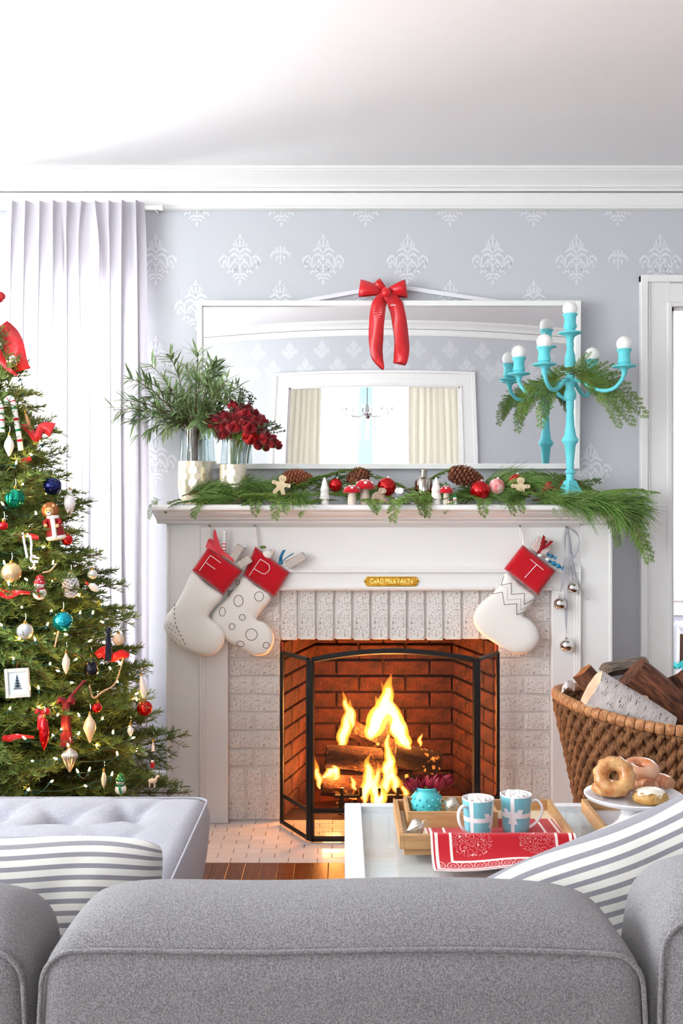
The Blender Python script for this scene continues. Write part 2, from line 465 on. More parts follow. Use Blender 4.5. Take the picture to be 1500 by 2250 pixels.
# strips beside and beyond the hearth are one slab
put('floor_section', MB().box(XL, -1.43, YB, YW, -.018, 0).box(1.78, XR, YB, YW, -.018, 0).box(-1.43, 1.78, YB, 1.149, -.018, 0)
    .box(-1.43, -.83, 3.744, YW, -.018, 0).box(1.2, 1.78, 3.744, YW, -.018, 0).box(-.36, .73, YW, 4.6, -.018, 0).box(XL, 4.2, 4.6, 7.5, -.018, 0).box(XL, 4.2, -5.6, YB, -.018, 0), M_OAK, floor, smooth=False)

# hearth of small white tiles
M_TILE = mat('white_glazed_tile', rgb(226, 214, 206), 0.12, spec=0.6, rnd=0.05, bump=0.03, bscale=30)
M_GROUT = mat('dark_grout', rgb(72, 50, 40), 0.9)
hearth = thing('hearth', 'hearth of small white glazed tiles with dark joints before the fireplace', 'hearth', (.185, 3.97, 0), kind='structure')
put('grout_bed', MB().box(-.80, 1.17, 3.745, 4.245, -.018, -.0022), M_GROUT, hearth, smooth=False)
tl, td = .1016, .0508
t_me = mesh('tile', MB().box(-tl/2+.0009, tl/2-.0009, -td/2+.0007, td/2-.0007, -.008, 0, .0010), M_TILE, smooth=False)
for r in range(10):
    y = 3.770 + r*td - .0
    if y > 4.24: break
    x = -.80 + (tl/2 if r % 2 else 0)
    while x < 1.14:
        link('tile', t_me, hearth, Vector((x+tl/2, y, rng.uniform(-.0006, .0004)))-ROOT[hearth.name])
        x += tl

# baseboards
for nm, a, b in (('baseboard_left_of_mantel', -2.4, -.70), ('baseboard_right_of_mantel', 1.07, XP(1405, 4.42))):
    put('baseboard_back' if a < 0 else 'baseboard_back.001', MB().extr([(YW, 0), (YW-.018, 0), (YW-.018, .13), (YW-.010, .15), (YW, .155)], a, b, 'x'), M_WHITE, kind='structure', label='white baseboard between window and fireplace' if a < 0 else 'white baseboard between fireplace and doorway', cat='baseboard', smooth=False)

# ---------------- stencilled damask print on the wallpaper
def stroke(pts, wd, k=5):
    c = [Vector((p[0], p[1], 0)) for p in pts]; c = crom(c, k) if len(c) > 2 else [c[0].lerp(c[1], i/6) for i in range(7)]
    n = len(c); L_, R_ = [], []
    for i, p in enumerate(c):
        t = (c[min(i+1, n-1)]-c[max(i-1, 0)]).normalized(); q = Vector((-t.y, t.x, 0))
        h = wd/2*(math.sin(PI*(0.06+0.9*i/(n-1)))**0.7)
        L_.append(p+q*h); R_.append(p-q*h)
    return L_, R_
BIG = [([(0, 57), (0, 45)], 5), ([(2, 47), (7, 46)], 3.5), ([(0, 26), (0, 45)], 5), ([(3, 27), (9, 36), (8, 44)], 5), ([(5, 26), (13, 30), (15, 38)], 3.5),
       ([(0, 14), (10, 25), (25, 17)], 6.5), ([(2, 6), (12, 13), (22, 7)], 6.5), ([(0, 12), (0, -4)], 8), ([(4, 3), (10, 0), (14, -5)], 4.5),
       ([(23, -20), (25, -4), (22, 8)], 5), ([(26, -2), (33, 9), (43, 1), (44, -8)], 5.5), ([(27, -16), (33, -2), (38, -10), (34, -17)], 5), ([(38, -4), (40, -14), (36, -20)], 3.5),
       ([(16, -3), (18, -12), (25, -22)], 4.5), ([(0, -6), (0, -36)], 5), ([(2, -14), (8, -4), (16, -10)], 4.5), ([(8, -10), (13, -16), (9, -25), (5, -20)], 4), ([(4, -26), (14, -20), (17, -30)], 5),
       ([(19, -26), (24, -25), (28, -31)], 4.5), ([(0, -35), (8, -31), (17, -38)], 5), ([(0, -41), (6, -39), (12, -44)], 4), ([(0, -44), (0, -55)], 5)]
SMALL = [([(0, 2), (0, 21)], 5), ([(3, 4), (8, 12), (8, 18)], 5), ([(6, 3), (14, 8), (17, 3)], 4.5), ([(0, 2), (0, -14)], 4), ([(3, -2), (9, -6), (6, -13)], 4), ([(12, 2), (20, 2), (20, -8)], 4), ([(0, -14), (0, -22)], 4)]
def motif(strokes, name):
    mb = MB(); k = 1/532.0
    for pts, wd in strokes:
        sym = all(abs(p[0]) < .01 for p in pts)
        for s in ((1,) if sym else (1, -1)):
            L_, R_ = stroke(pts, wd); n = len(L_)
            vs = [(s*p.x*k, 0, p.y*k) for p in L_]+[(s*p.x*k, 0, p.y*k) for p in R_]
            mb.add(vs, [(i, i+1, n+i+1, n+i) for i in range(n-1)])
    return mesh(name, mb, M_PRINT, smooth=False, recalc=False)
me_big, me_small = motif(BIG, 'damask_motif'), motif(SMALL, 'small_damask_motif')
def stamp(me, px, py):
    Y = YW-.0009
    link(me.name.split('.')[0], me, wall_back, P(px, py, Y)-ROOT[wall_back.name])
for x in (432, 618, 803, 988, 1172, 1357): stamp(me_big, x, 443)
for x in (342, 527, 710, 895, 1082, 1266, 1450): stamp(me_big, x, 571)
for x in (430, 615, 800, 988, 1172): stamp(me_big, x, 672)
for x, y in ((342, 795), (342, 1010), (1297, 1030), (395, 900)): stamp(me_big, x, y)
stamp(me_small, 616, 560); stamp(me_small, 1357, 568)
for i in range(15):           # the same stencil on the opposite wall
    for k, (z, off) in enumerate(((2.46, 0), (2.28, .5))):
        x = XL+.1+(i+off)*.345
        if x < XR-.1: link('damask_motif', me_big, wall_rear, Vector((x, YB+.0009, z-.13))-ROOT[wall_rear.name], rot=(0, 0, PI))
for x, z in ((-.95, 2.12), (-1.3, 1.95), (-1.6, 1.75), (-1.0, 1.7), (1.55, 2.1)): link('damask_motif', me_big, wall_rear, Vector((x, YB+.0009, z))-ROOT[wall_rear.name], rot=(0, 0, PI))

# ---------------- doorway casing (back wall) and the hall beyond
def casing(n, x0, x1, ztop, yface, sgn, wd, label):
    """flat casing boards with raised outer band; x0,x1,ztop = opening; sgn -1: proud toward -y"""
    t = thing('door_%d' % n, label, 'door casing', ((x0+x1)/2, yface, 0), kind='structure')
    def pr(a, b, c, d, th, nm='casing_board'):
        y0, y1 = sorted((yface, yface+sgn*th)); put(nm, MB().box(a, b, y0, y1, c, d, .003), M_WHITE, t, smooth=False)
    for s, x in ((-1, x0), (1, x1)):
        a, b = sorted((x, x+s*wd)); pr(a, b, 0, ztop+wd, .020)
        o = x+s*wd; a, b = sorted((o-s*.022, o+s*.008)); pr(a, b, 0, ztop+wd+.008, .034, 'outer_band')
        a, b = sorted((o-s*.034, o-s*.022)); pr(a, b, 0, ztop+wd-.022, .026, 'outer_bead')
        a, b = sorted((x-s*.004, x+s*.016)); pr(a, b, 0, ztop+.016, .027, 'inner_bead')
    pr(x0-wd+.0225, x1+wd-.0225, ztop+.0005, ztop+wd-.0225, .0195); pr(x0-wd-.008, x1+wd+.008, ztop+wd-.022, ztop+wd+.008, .0335, 'outer_band')
    pr(x0+.0045, x1-.0045, ztop-.004, ztop+.016, .0265, 'inner_bead')
    y0, y1 = sorted((yface-sgn*.001, yface-sgn*.19))
    for a, b in ((x0-.004, x0+.018), (x1-.018, x1+.004)): put('jamb', MB().box(a, b, y0, y1, 0, ztop+.004), M_WHITE, t, smooth=False)
    put('jamb', MB().box(x0, x1, y0, y1, ztop-.018, ztop+.004), M_WHITE, t, smooth=False)
    return t
casing(1, DOOR[0], DOOR[1], DOOR[3], YW, -1, .118, 'white doorway casing beside the fireplace with raised outer band')
casing(2, ARCH[0], ARCH[1], ARCH[3], YB, 1, .15, 'wide white cased opening to the dining room seen in the mirror')
M_HALL = mat('pale_blue_grey_paint', rgb(206, 211, 224), 0.6)
wh = wall_mb(.9, 4.2, 0, ZC, 7.3, 7.45, [(1.5, 3.1, .68, 2.5)], 'x')
put('wall_hall', wh, M_HALL, smooth=False, kind='structure', label='pale blue grey wall of the hall beyond the doorway', cat='wall')
put('wall_hall_side', MB().box(.75, .9, 4.6, 7.45, 0, ZC).box(4.2, 4.35, 4.6, 7.45, 0, ZC), M_HALL, smooth=False, kind='structure', label='pale side walls of the hall', cat='wall')
put('ceiling_hall', MB().box(.75, 4.35, 4.6, 7.45, ZC, ZC+.1), M_CEIL, smooth=False, kind='structure', label='white ceiling of the hall', cat='ceiling')
window(5, 'x', 1.5, 3.1, .68, 2.5, 7.33, 'bright white window across the hall', 1, 1)
put('trim_3', MB().box(1.35, 3.25, 7.24, 7.3, .60, .68, .004).box(1.4, 3.2, 7.27, 7.3, .50, .60, .004), M_WHITE, smooth=False, kind='structure', label='white window sill and apron in the hall', cat='moulding')
M_BLIND = mat('pale_blue_roller_blind', rgb(196, 206, 226), 0.7)
put('roller_blind', MB().box(1.5, 3.1, 7.26, 7.275, 2.18, 2.30, .002), M_BLIND, smooth=False, label='pale blue rolled blind across the hall window', cat='blind')
# white framed bench with brown panel, teal ribbon
be = thing('hall_chair', 'white rounded metal chair with brown seat panel beyond the doorway', 'chair', (1.95, 5.65, 0))
M_WMETAL = mat('white_enamel', rgb(248, 248, 250), 0.25)
M_BROWN = mat('dark_brown_leather', rgb(78, 48, 34), 0.6)
zt = ZP(1372, 5.6); xa = XP(1484, 5.6)
put('back_frame', MB().tube(crom([(xa, 5.6, 0), (xa, 5.6, zt-.06), (xa+.02, 5.6, zt-.012), (xa+.07, 5.6, zt), (xa+.34, 5.6, zt), (xa+.39, 5.6, zt-.012), (xa+.41, 5.6, zt-.06), (xa+.41, 5.6, 0)], 4), .022, 10), M_WMETAL, be)
for dx in (0, .41): put('leg', MB().tube([(xa+dx, 5.98, 0), (xa+dx, 5.98, .42)], .018, 8), M_WMETAL, be)
put('seat', MB().box(xa-.01, xa+.42, 5.6, 6.0, .40, .45, .008), M_BROWN, be, smooth=False)
put('back_panel', MB().box(xa+.022, xa+.39, 5.597, 5.612, .44, zt-.05, .004), M_BROWN, be, smooth=False)
rb = MB(); M_TEAL = mat('turquoise_ribbon', rgb(60, 205, 205), 0.5)
for s in (-1, 1): rb.strip(crom([(xa, 5.572, .41), (xa+s*.04, 5.566, .44), (xa+s*.06, 5.567, .42), (xa+s*.02, 5.567, .405)], 4), (0, .001, .012), .002)
rb.lathe([(.0232, -.012), (.026, -.006), (.026, .006), (.0232, .012)], 12, TR((xa, 5.6, .41)))
put('tied_ribbon', rb, M_TEAL, label='turquoise ribbon tied round the white chair leg', cat='ribbon')

# ---------------- dining room seen in the mirror
M_DIN = mat('dining_room_paint', rgb(196, 190, 180), 0.7)
put('wall_dining', wall_mb(-1.7, 2.4, 0, ZC, -5.6, -5.45, [(-.95, 1.55, .45, 2.12)], 'x'), M_DIN, smooth=False, kind='structure', label='beige dining room wall with wide window seen in the mirror', cat='wall')
put('wall_dining_side', MB().box(-1.85, -1.7, -5.6, -2.75, 0, ZC).box(2.4, 2.55, -5.6, -2.75, 0, ZC), M_DIN, smooth=False, kind='structure', label='beige side walls of the dining room', cat='wall')
put('ceiling_dining', MB().box(-1.85, 2.55, -5.6, -2.75, ZC, ZC+.1), M_CEIL, smooth=False, kind='structure', label='white ceiling of the dining room', cat='ceiling')
window(6, 'x', -.95, 1.55, .45, 2.12, -5.5, 'wide bright dining room window seen in the mirror', 2, 1)
M_SHEER = mat('ivory_sheer_voile', rgb(238, 233, 222), 0.8, translucent=0.5, alpha=0.88)
M_AQUA = mat('pale_aqua_cloth', rgb(206, 232, 232), 0.8, translucent=0.4)
def drape(name, x0, x1, y, z0, z1, nf, amp, m, th=.0015, nu=None, zb=12, pinch=0.0, **k):
    nu = nu or nf*8; mb = MB(); vs = []
    for side in (0, 1):
        for i in range(nu+1):
            u = i/nu
            for j in range(zb+1):
                v = j/zb; z = z0+(z1-z0)*v
                a = amp*(1-.25*v) + pinch*max(0, v-.9)*10*.4
                ph = 2*PI*nf*u
                yy = y + a*math.cos(ph + .5*math.sin(3*v+u*9)) + .3*a*math.sin(2.3*ph+1)
                xx = x0+(x1-x0)*u + .35*a*math.sin(ph)*(.4+.6*v) + .006*math.sin(7*v+5*u)
                vs.append((xx, yy+side*th, z))
    n1 = (nu+1)*(zb+1); fs = []
    for i in range(nu):
        for j in range(zb):
            q = (i*(zb+1)+j, (i+1)*(zb+1)+j, (i+1)*(zb+1)+j+1, i*(zb+1)+j+1)
            fs.append(q); fs.append(tuple(a+n1 for a in q[::-1]))
    mb.add(vs, fs)
    return put(name, mb, m, angle=None, recalc=False, **k)
drape('sheer_curtain', -.60, -.22, -2.95, .02, 2.15, 6, .022, M_SHEER, label='ivory sheer curtain gathered at the narrow side of the dining opening, seen in the mirror', cat='curtain')
drape('sheer_curtain', .72, 1.28, -2.95, .02, 2.15, 8, .022, M_SHEER, label='wider ivory sheer curtain panel of the dining opening, seen in the mirror', cat='curtain')
drape('aqua_panel', .22, .40, -5.25, .05, 2.10, 3, .015, M_AQUA, label='pale aqua panel hanging between the dining window halves, seen in the mirror', cat='curtain')
# rod carrying the sheers
put('sheer_curtain_rod', MB().tube([(-.75, -2.95, 2.15), (1.4, -2.95, 2.15)], .010, 8), M_WHITE, label='slim white rod carrying the ivory sheers', cat='curtain rod')
# crystal chandelier
M_CRYS = mat('crystal', rgb(250, 250, 252), 0.05, trans=0.3, ior=1.5, spec=0.8)
M_CHROME = mat('chrome', rgb(200, 200, 205), 0.1, metal=1.0)
ch = thing('chandelier', 'crystal chandelier with curved arms and bead strands, seen in the mirror', 'chandelier', (.30, -4.1, 1.75))
cz = 1.66
put('rod', MB().tube([(.30, -4.1, cz+.1), (.30, -4.1, ZC)], .008, 8), M_CHROME, ch)
put('ceiling_plate', MB().lathe([(.0, 0), (.06, .0), (.05, -.03), (0, -.035)], 20, TR((.30, -4.1, ZC))), M_CHROME, ch)
put('bowl', MB().lathe([(.0, -.07), (.03, -.065), (.055, -.03), (.06, 0), (.03, .02), (.02, .1), (0, .11)], 20, TR((.30, -4.1, cz))), M_CHROME, ch)
bead = mesh('bead', MB().ball((0, 0, 0), .011, 8, 6), M_CRYS)
for k in range(8):
    a = k*PI/4+.2; c, s_ = math.cos(a), math.sin(a)
    put('arm', MB().tube(crom([(.30, -4.1, cz), (.30+.1*c, -4.1+.1*s_, cz-.04), (.30+.22*c, -4.1+.22*s_, cz-.02), (.30+.30*c, -4.1+.30*s_, cz+.05)], 4), .009, 8), M_CRYS, ch)
    put('candle_cup', MB().lathe([(0, 0), (.035, .008), (.038, .014), (.016, .018), (.014, .06), (0, .062)], 12, TR((.30+.30*c, -4.1+.30*s_, cz+.045))), M_CRYS, ch)
    for q in range(3): link('bead', bead, ch, Vector((.30+.30*c, -4.1+.30*s_, cz+.03-.022*q))-ROOT[ch.name])
    if k % 2 == 0:
        for q in range(14): link('bead', bead, ch, Vector((.30+.09*c, -4.1+.09*s_, cz-.06-.019*q))-ROOT[ch.name])

# ---------------- linen curtain on its rod
M_LINEN = mat('white_linen', rgb(228, 224, 230), 0.85, translucent=0.38, bump=0.04, bscale=500)
yc = 4.345
rod = thing('curtain_rod', 'slim white curtain rod with capped end above the window', 'curtain rod', (-1.3, yc, ZP(456, yc)))
zr = ZP(456, yc)
put('pole', MB().tube([(-2.2, yc, zr), (XP(352, yc), yc, zr)], .009, 12), M_WHITE, rod)
put('end_cap', MB().tube([(XP(350, yc), yc, zr), (XP(358, yc), yc, zr)], .013, 12), M_WHITE, rod)
put('bracket', MB().tube([(XP(340, yc), yc, zr), (XP(340, yc), YW, zr)], .007, 8), M_WHITE, rod)
x0c, x1c = XP(8, yc), XP(328, yc)
def pinch_curtain(xa, xb, label):
    NF = 10; nu = NF*14; nv = 40; vs = []; z1 = zr+.018; z0 = .012; rr = random.Random(5)
    ph0 = [rr.uniform(-.3, .3) for _ in range(NF+1)]; am = [rr.uniform(.75, 1.25) for _ in range(NF+1)]
    for side in (0, 1):
        for i in range(nu+1):
            u = i/nu; k = u*NF; fr = k-math.floor(k); ki = min(int(k), NF-1)
            for j in range(nv+1):
                v = 1-j/nv; z = z0+(z1-z0)*(1-(1-v)**1.0)
                dz = z1-z
                sharp = math.exp(-(min(abs(fr-.5), .5)/.13)**2)      # pinch pleat standing proud
                soft = .5-.5*math.cos(2*PI*fr)
                tt = min(1, dz/.16)
                yy = yc-.012 - am[ki]*(.034*sharp*(1-tt)+.040*soft*tt*(.8+.2*math.sin(2*z+ph0[ki]*6)))
                xx = xa+(xb-xa)*(.03+.94*u + (u-.5)*.06*min(1, dz/1.2)) + .012*tt*math.sin(2*PI*fr+ph0[ki]*3) + .010*ph0[ki]*3*tt*math.sin(2.2*z+ki)
                vs.append((xx, yy+side*.0016, z))
    n1 = (nu+1)*(nv+1); fs = []
    for i in range(nu):
        for j in range(nv):
            q = (i*(nv+1)+j, i*(nv+1)+j+1, (i+1)*(nv+1)+j+1, (i+1)*(nv+1)+j)
            fs.append(q); fs.append(tuple(a+n1 for a in q[::-1]))
    # wide hem at the leading edge hangs over the wall
    return put('linen_curtain', MB().add(vs, fs), M_LINEN, angle=None, recalc=False, label=label, cat='curtain')
pinch_curtain(x0c, x1c, 'pinch-pleated white linen curtain glowing in front of the window')

# ================================================================== MANTELPIECE
def X42(px): return XP(px, 4.2)
def Z42(py): return ZP(py, 4.2)
mt = thing('mantelpiece', 'white painted wooden fireplace mantelpiece with moulded shelf', 'mantelpiece', (.185, 4.3, 0))
ZS = 1.2525                                     # shelf top
a0, a1 = X42(365), X42(1345)
SH = MB()
SH.extr([(YW, ZS), (4.062, ZS), (4.052, ZS-.004), (4.050, ZS-.012), (4.052, ZS-.020), (4.062, ZS-.024), (4.068, ZS-.027), (YW, ZS-.027)], XP(333, 4.05), XP(1392, 4.05), 'x')
put('shelf', SH, M_WHITE, mt, angle=50)
put('cornice', MB().extr([(YW, ZS-.027), (4.080, ZS-.027), (4.084, ZS-.034), (4.096, ZS-.042), (4.114, ZS-.047), (4.132, ZS-.050), (4.134, ZS-.056), (4.146, ZS-.058), (4.158, ZS-.064), (4.164, ZS-.073), (4.19, ZS-.076), (YW, ZS-.076)], a0-.030, a1+.030, 'x'), M_WHITE, mt, angle=25)
for s, (p0, p1) in ((-1, (365, 440)), (1, (1275, 1345))):
    xa, xb = X42(p0), X42(p1)
    put('pilaster', MB().box(xa, xb, 4.205, YW, 0, ZS-.075, .003), M_WHITE, mt, smooth=False)
    e = xa if s < 0 else xb
    put('edge_bead', MB().box(*(sorted((e-s*.0, e-s*.013))), 4.198, 4.206, .0, ZS-.078, .003), M_WHITE, mt, smooth=False)
    ia, ib = (X42(440), X42(500)) if s < 0 else (X42(1212), X42(1275))
    put('inner_board', MB().box(ia, ib, 4.200, 4.30, 0, Z42(1297), .003), M_WHITE, mt, smooth=False)
    o = ia if s < 0 else ib
    for k, (d0, d1, th) in enumerate(((.0, .010, .012), (.010, .020, .008), (.020, .026, .004))):
        q0, q1 = sorted((o-s*d0, o-s*d1)); put('inner_moulding', MB().box(q0, q1, 4.200-th, 4.203, 0, Z42(1256), .002), M_WHITE, mt, smooth=False)
put('frieze_panel', MB().box(X42(440), X42(1275), 4.206, YW, Z42(1247), ZS-.075, .002), M_WHITE, mt, smooth=False)
put('frieze_moulding', MB().extr([(4.206, Z42(1150)), (4.188, Z42(1150)), (4.190, Z42(1153)), (4.200, Z42(1156)), (4.206, Z42(1159))], X42(442), X42(1273), 'x'), M_WHITE, mt, angle=25)
put('frieze_moulding', MB().extr([(4.21, Z42(1243)), (4.200, Z42(1243)), (4.194, Z42(1247)), (4.190, Z42(1250)), (4.192, Z42(1252)), (4.186, Z42(1253)), (4.186, Z42(1257)), (4.21, Z42(1258))], X42(440), X42(1275), 'x'), M_WHITE, mt, angle=25)
put('header_board', MB().box(X42(440), X42(1275), 4.200, YW, Z42(1297), Z42(1247), .002), M_WHITE, mt, smooth=False)
put('header_bead', MB().extr([(4.201, Z42(1288)), (4.192, Z42(1289)), (4.188, Z42(1292)), (4.192, Z42(1296)), (4.201, Z42(1298))], X42(500), X42(1212), 'x'), M_WHITE, mt, angle=25)
# little dark hooks for the stockings
# ---------------- brass plaque
pq = thing('brass_plaque', 'small brass plaque with raised Irish greeting on the mantel', 'plaque', P(859, 1278, 4.19))
Yp = 4.196
poly = [(XP(a, Yp), ZP(b, Yp)) for a, b in ((799, 1277), (803, 1271), (806, 1267), (913, 1267), (917, 1271), (921, 1277), (917, 1283), (913, 1288), (806, 1288), (803, 1284))]
put('plate', MB().extr(poly, 4.194, 4.202, 'y'), M_GOLD, pq, smooth=False)
inn = [(XP(a, Yp), ZP(b, Yp)) for a, b in ((808, 1269), (912, 1269), (912, 1286), (808, 1286))]
for (q0, q1) in zip(inn, inn[1:]+inn[:1]): put('raised_border', MB().tube([(q0[0], 4.194, q0[1]), (q1[0], 4.194, q1[1])], .0012, 6), M_GOLD, pq)
for a in (803, 917): put('screw', MB().ball(P(a, 1277.5, 4.193), .003, 10, 6), M_DARK, pq)
cu = bpy.data.curves.new('plaque_lettering', 'FONT'); cu.body = 'CeAD MiLe FAiLTe'; cu.size = .026; cu.extrude = .0012; cu.align_x = 'CENTER'; cu.align_y = 'CENTER'; cu.offset = 0.0; cu.space_character = 1.12
M_GOLDB = mat('polished_brass', rgb(240, 205, 130), 0.25, metal=0.9); cu.materials.append(M_GOLDB)
tmp = bpy.data.objects.new('lettering_outline', cu); lme = bpy.data.meshes.new_from_object(tmp); bpy.data.objects.remove(tmp); lme.name = 'lettering'
lt = bpy.data.objects.new('lettering', lme); COL.objects.link(lt); lt.parent = pq
lt.location = P(860, 1277.5, 4.1925)-ROOT[pq.name]; lt.rotation_euler = (PI/2, 0, 0); lt.scale = (.72, 1, 1)

# ================================================================== BRICK SURROUND
def brick_mat(name, c1, c2, rough=.7, pores=True):
    m = mat(name, c1, rough, var=c2, vscale=25, rnd=.035); nt = m.node_tree; b = nt.nodes['Principled BSDF']; L = nt.links.new
    tc = nt.nodes.new('ShaderNodeTexCoord'); n = nt.nodes.new('ShaderNodeTexNoise'); n.inputs['Scale'].default_value = 120; n.inputs['Detail'].default_value = 3
    mp = nt.nodes.new('ShaderNodeMapping'); mp.inputs['Scale'].default_value = (1, 1, 1); L(tc.outputs['Object'], mp.inputs[0]); L(mp.outputs[0], n.inputs['Vector'])
    r = nt.nodes.new('ShaderNodeValToRGB'); r.color_ramp.elements[0].position = .33; r.color_ramp.elements[1].position = .45; L(n.outputs[0], r.inputs[0])
    wv = nt.nodes.new('ShaderNodeTexNoise'); wv.inputs['Scale'].default_value = 60; mp2 = nt.nodes.new('ShaderNodeMapping'); mp2.inputs['Scale'].default_value = (6, 1, .5); L(tc.outputs['Object'], mp2.inputs[0]); L(mp2.outputs[0], wv.inputs['Vector'])
    ad = nt.nodes.new('ShaderNodeMath'); ad.operation = 'MULTIPLY_ADD'; ad.inputs[1].default_value = .35; L(wv.outputs[0], ad.inputs[0]); L(r.outputs[0], ad.inputs[2])
    bp = nt.nodes.new('ShaderNodeBump'); bp.inputs['Strength'].default_value = .8; bp.inputs['Distance'].default_value = .0045; L(ad.outputs[0], bp.inputs['Height']); L(bp.outputs[0], b.inputs['Normal'])
    if pores:   # open pores in the clay show dark
        mx = nt.nodes.new('ShaderNodeMix'); mx.data_type = 'RGBA'; mx.inputs[6].default_value = rgb(120, 108, 100)
        src = b.inputs['Base Color'].links[0].from_socket
        r2 = nt.nodes.new('ShaderNodeValToRGB'); r2.color_ramp.elements[0].position = .30; r2.color_ramp.elements[1].position = .345; L(n.outputs[0], r2.inputs[0])
        L(r2.outputs[0], mx.inputs[0]); L(src, mx.inputs[7]); L(mx.outputs[2], b.inputs['Base Color'])
    return m
M_BRICK = brick_mat('white_painted_brick', rgb(236, 232, 228), rgb(226, 221, 217))
M_MORTAR = mat('white_painted_mortar', rgb(224, 218, 214), 0.8, bump=.3, bscale=200)
bs = thing('brick_surround', 'white painted brick surround framing the firebox', 'brickwork', (.185, 4.25, 0), kind='structure')
yf = 4.236
bxl, bxr = X42(500), X42(1212)
put('mortar_bed', MB().box(bxl-.02, FIRE[0], yf+.006, YW+.02, 0, .93).box(FIRE[1], bxr+.02, yf+.006, YW+.02, 0, .93).box(FIRE[0], FIRE[1], yf+.006, YW+.02, FIRE[3]+.003, .93), M_MORTAR, bs, smooth=False)
rng = random.Random(11); bcache = {}
def brick(par, x0, x1, z0, z1, y0, y1, m, nm='brick'):
    key = (round(x1-x0, 3), round(z1-z0, 3), round(y1-y0, 3), m.name)
    if key not in bcache:
        w_, h_, d_ = x1-x0, z1-z0, y1-y0
        bcache[key] = mesh(nm, MB().box(-w_/2, w_/2, 0, d_, -h_/2, h_/2, .0028), m, smooth=False)
    return link(nm, bcache[key], par, Vector(((x0+x1)/2, y0+rng.uniform(-.0025, .0015), (z0+z1)/2))-ROOT[par.name], rot=(0, rng.uniform(-.006, .006), 0))
g = .0095; ph = .0713
for side, (u0, u1) in enumerate(((bxl, FIRE[0]), (FIRE[1], bxr))):
    w3 = (u1-u0+g)/3
    for k in range(3): brick(bs, u0+k*w3, u0+(k+1)*w3-g, .006, .2085, yf, yf+.05, M_BRICK)
    z = .2145+g/2; c = 0
    while z+.055 < .93:
        if c % 2 == 0:
            h = (u1-u0-g)/2
            brick(bs, u0, u0+h, z, z+ph-g, yf, yf+.05, M_BRICK); brick(bs, u0+h+g, u1, z, z+ph-g, yf, yf+.05, M_BRICK)
        else: brick(bs, u0, u1, z, z+ph-g, yf, yf+.05, M_BRICK)
        z += ph; c += 1
w12 = (FIRE[1]-FIRE[0])/12
for k in range(12): brick(bs, FIRE[0]+k*w12+g/2, FIRE[0]+(k+1)*w12-g/2, FIRE[3]+rng.uniform(-.003, .003), .928, yf-.004, yf+.06, M_BRICK)

# ================================================================== FIREBOX
M_FIREBRICK = brick_mat('sooty_red_firebrick', rgb(92, 44, 30), rgb(58, 29, 22), .85, False)
M_SOOT = mat('sooty_mortar', rgb(58, 32, 26), .95, bump=.3, bscale=120)
fb = thing('firebox', 'firebox of sooty red brick glowing with firelight', 'firebox', (.185, 4.5, 0), kind='structure')
YBK = 4.76; bL, bR = -.13, .50                # splayed sides
put('firebox_shell', MB().extr([(FIRE[0]-.06, yf+.05), (FIRE[0]+.0, yf+.05), (bL, YBK+.01), (bR, YBK+.01), (FIRE[1], yf+.05), (FIRE[1]+.06, yf+.05), (bR+.08, YBK+.09), (bL-.08, YBK+.09)], .0, .86, 'z'), M_SOOT, fb, smooth=False)
put('firebox_roof', MB().box(-.36, .73, yf+.05, YBK+.1, .86, .90), M_SOOT, fb, smooth=False)
put('firebox_floor', MB().box(-.36, .73, yf+.0, YBK+.1, -.10, -.004), M_SOOT, fb, smooth=False)
fbl, fbh = .198, .0605
for r in range(12):
    z0 = .004+r*.0705; off = (r % 2)*.1
    x = bL-off
    while x < bR:
        q0, q1 = max(x, bL), min(x+fbl, bR)
        if q1-q0 > .03: brick(fb, q0, q1, z0, z0+fbh, YBK-.008, YBK+.03, M_FIREBRICK)
        x += fbl+.0095
    for s, (A, B) in enumerate((((FIRE[0]+.002, yf+.055), (bL, YBK-.01)), ((FIRE[1]-.002, yf+.055), (bR, YBK-.01)))):
        A, B = Vector((*A, 0)), Vector((*B, 0)); d = (B-A); Ln = d.length; d.normalize(); nrm = Vector((d.y, -d.x, 0)) * (1 if s == 0 else -1)
        u = -off
        while u < Ln:
            q0, q1 = max(u, 0), min(u+fbl, Ln)
            if q1-q0 > .03:
                key = ('side', round(q1-q0, 3))
                if key not in bcache: bcache[key] = mesh('brick', MB().box(-(q1-q0)/2, (q1-q0)/2, -.012, .012, -fbh/2, fbh/2, .003), M_FIREBRICK, smooth=False)
                c = A+d*((q0+q1)/2)+nrm*.001
                link('brick', bcache[key], fb, Vector((c.x, c.y, z0+fbh/2))-ROOT[fb.name], rot=(0, 0, math.atan2(d.y, d.x)))
            u += fbl+.0095
# rough red brick ends lining the opening
M_REDEDGE = mat('raw_red_brick_edge', rgb(140, 60, 40), .9, bump=.5, bscale=90, var=rgb(96, 40, 30), vscale=40)
for x0, x1 in ((FIRE[0]-.002, FIRE[0]+.010), (FIRE[1]-.010, FIRE[1]+.006)):
    for r in range(10):
        z0 = .0+r*.0713
        put('brick_end', MB().box(x0+rng.uniform(-.001, .001), x1+rng.uniform(-.003, .003), yf+.004, yf+.055, z0+.003, z0+.064, .004), M_REDEDGE, fb, smooth=False)

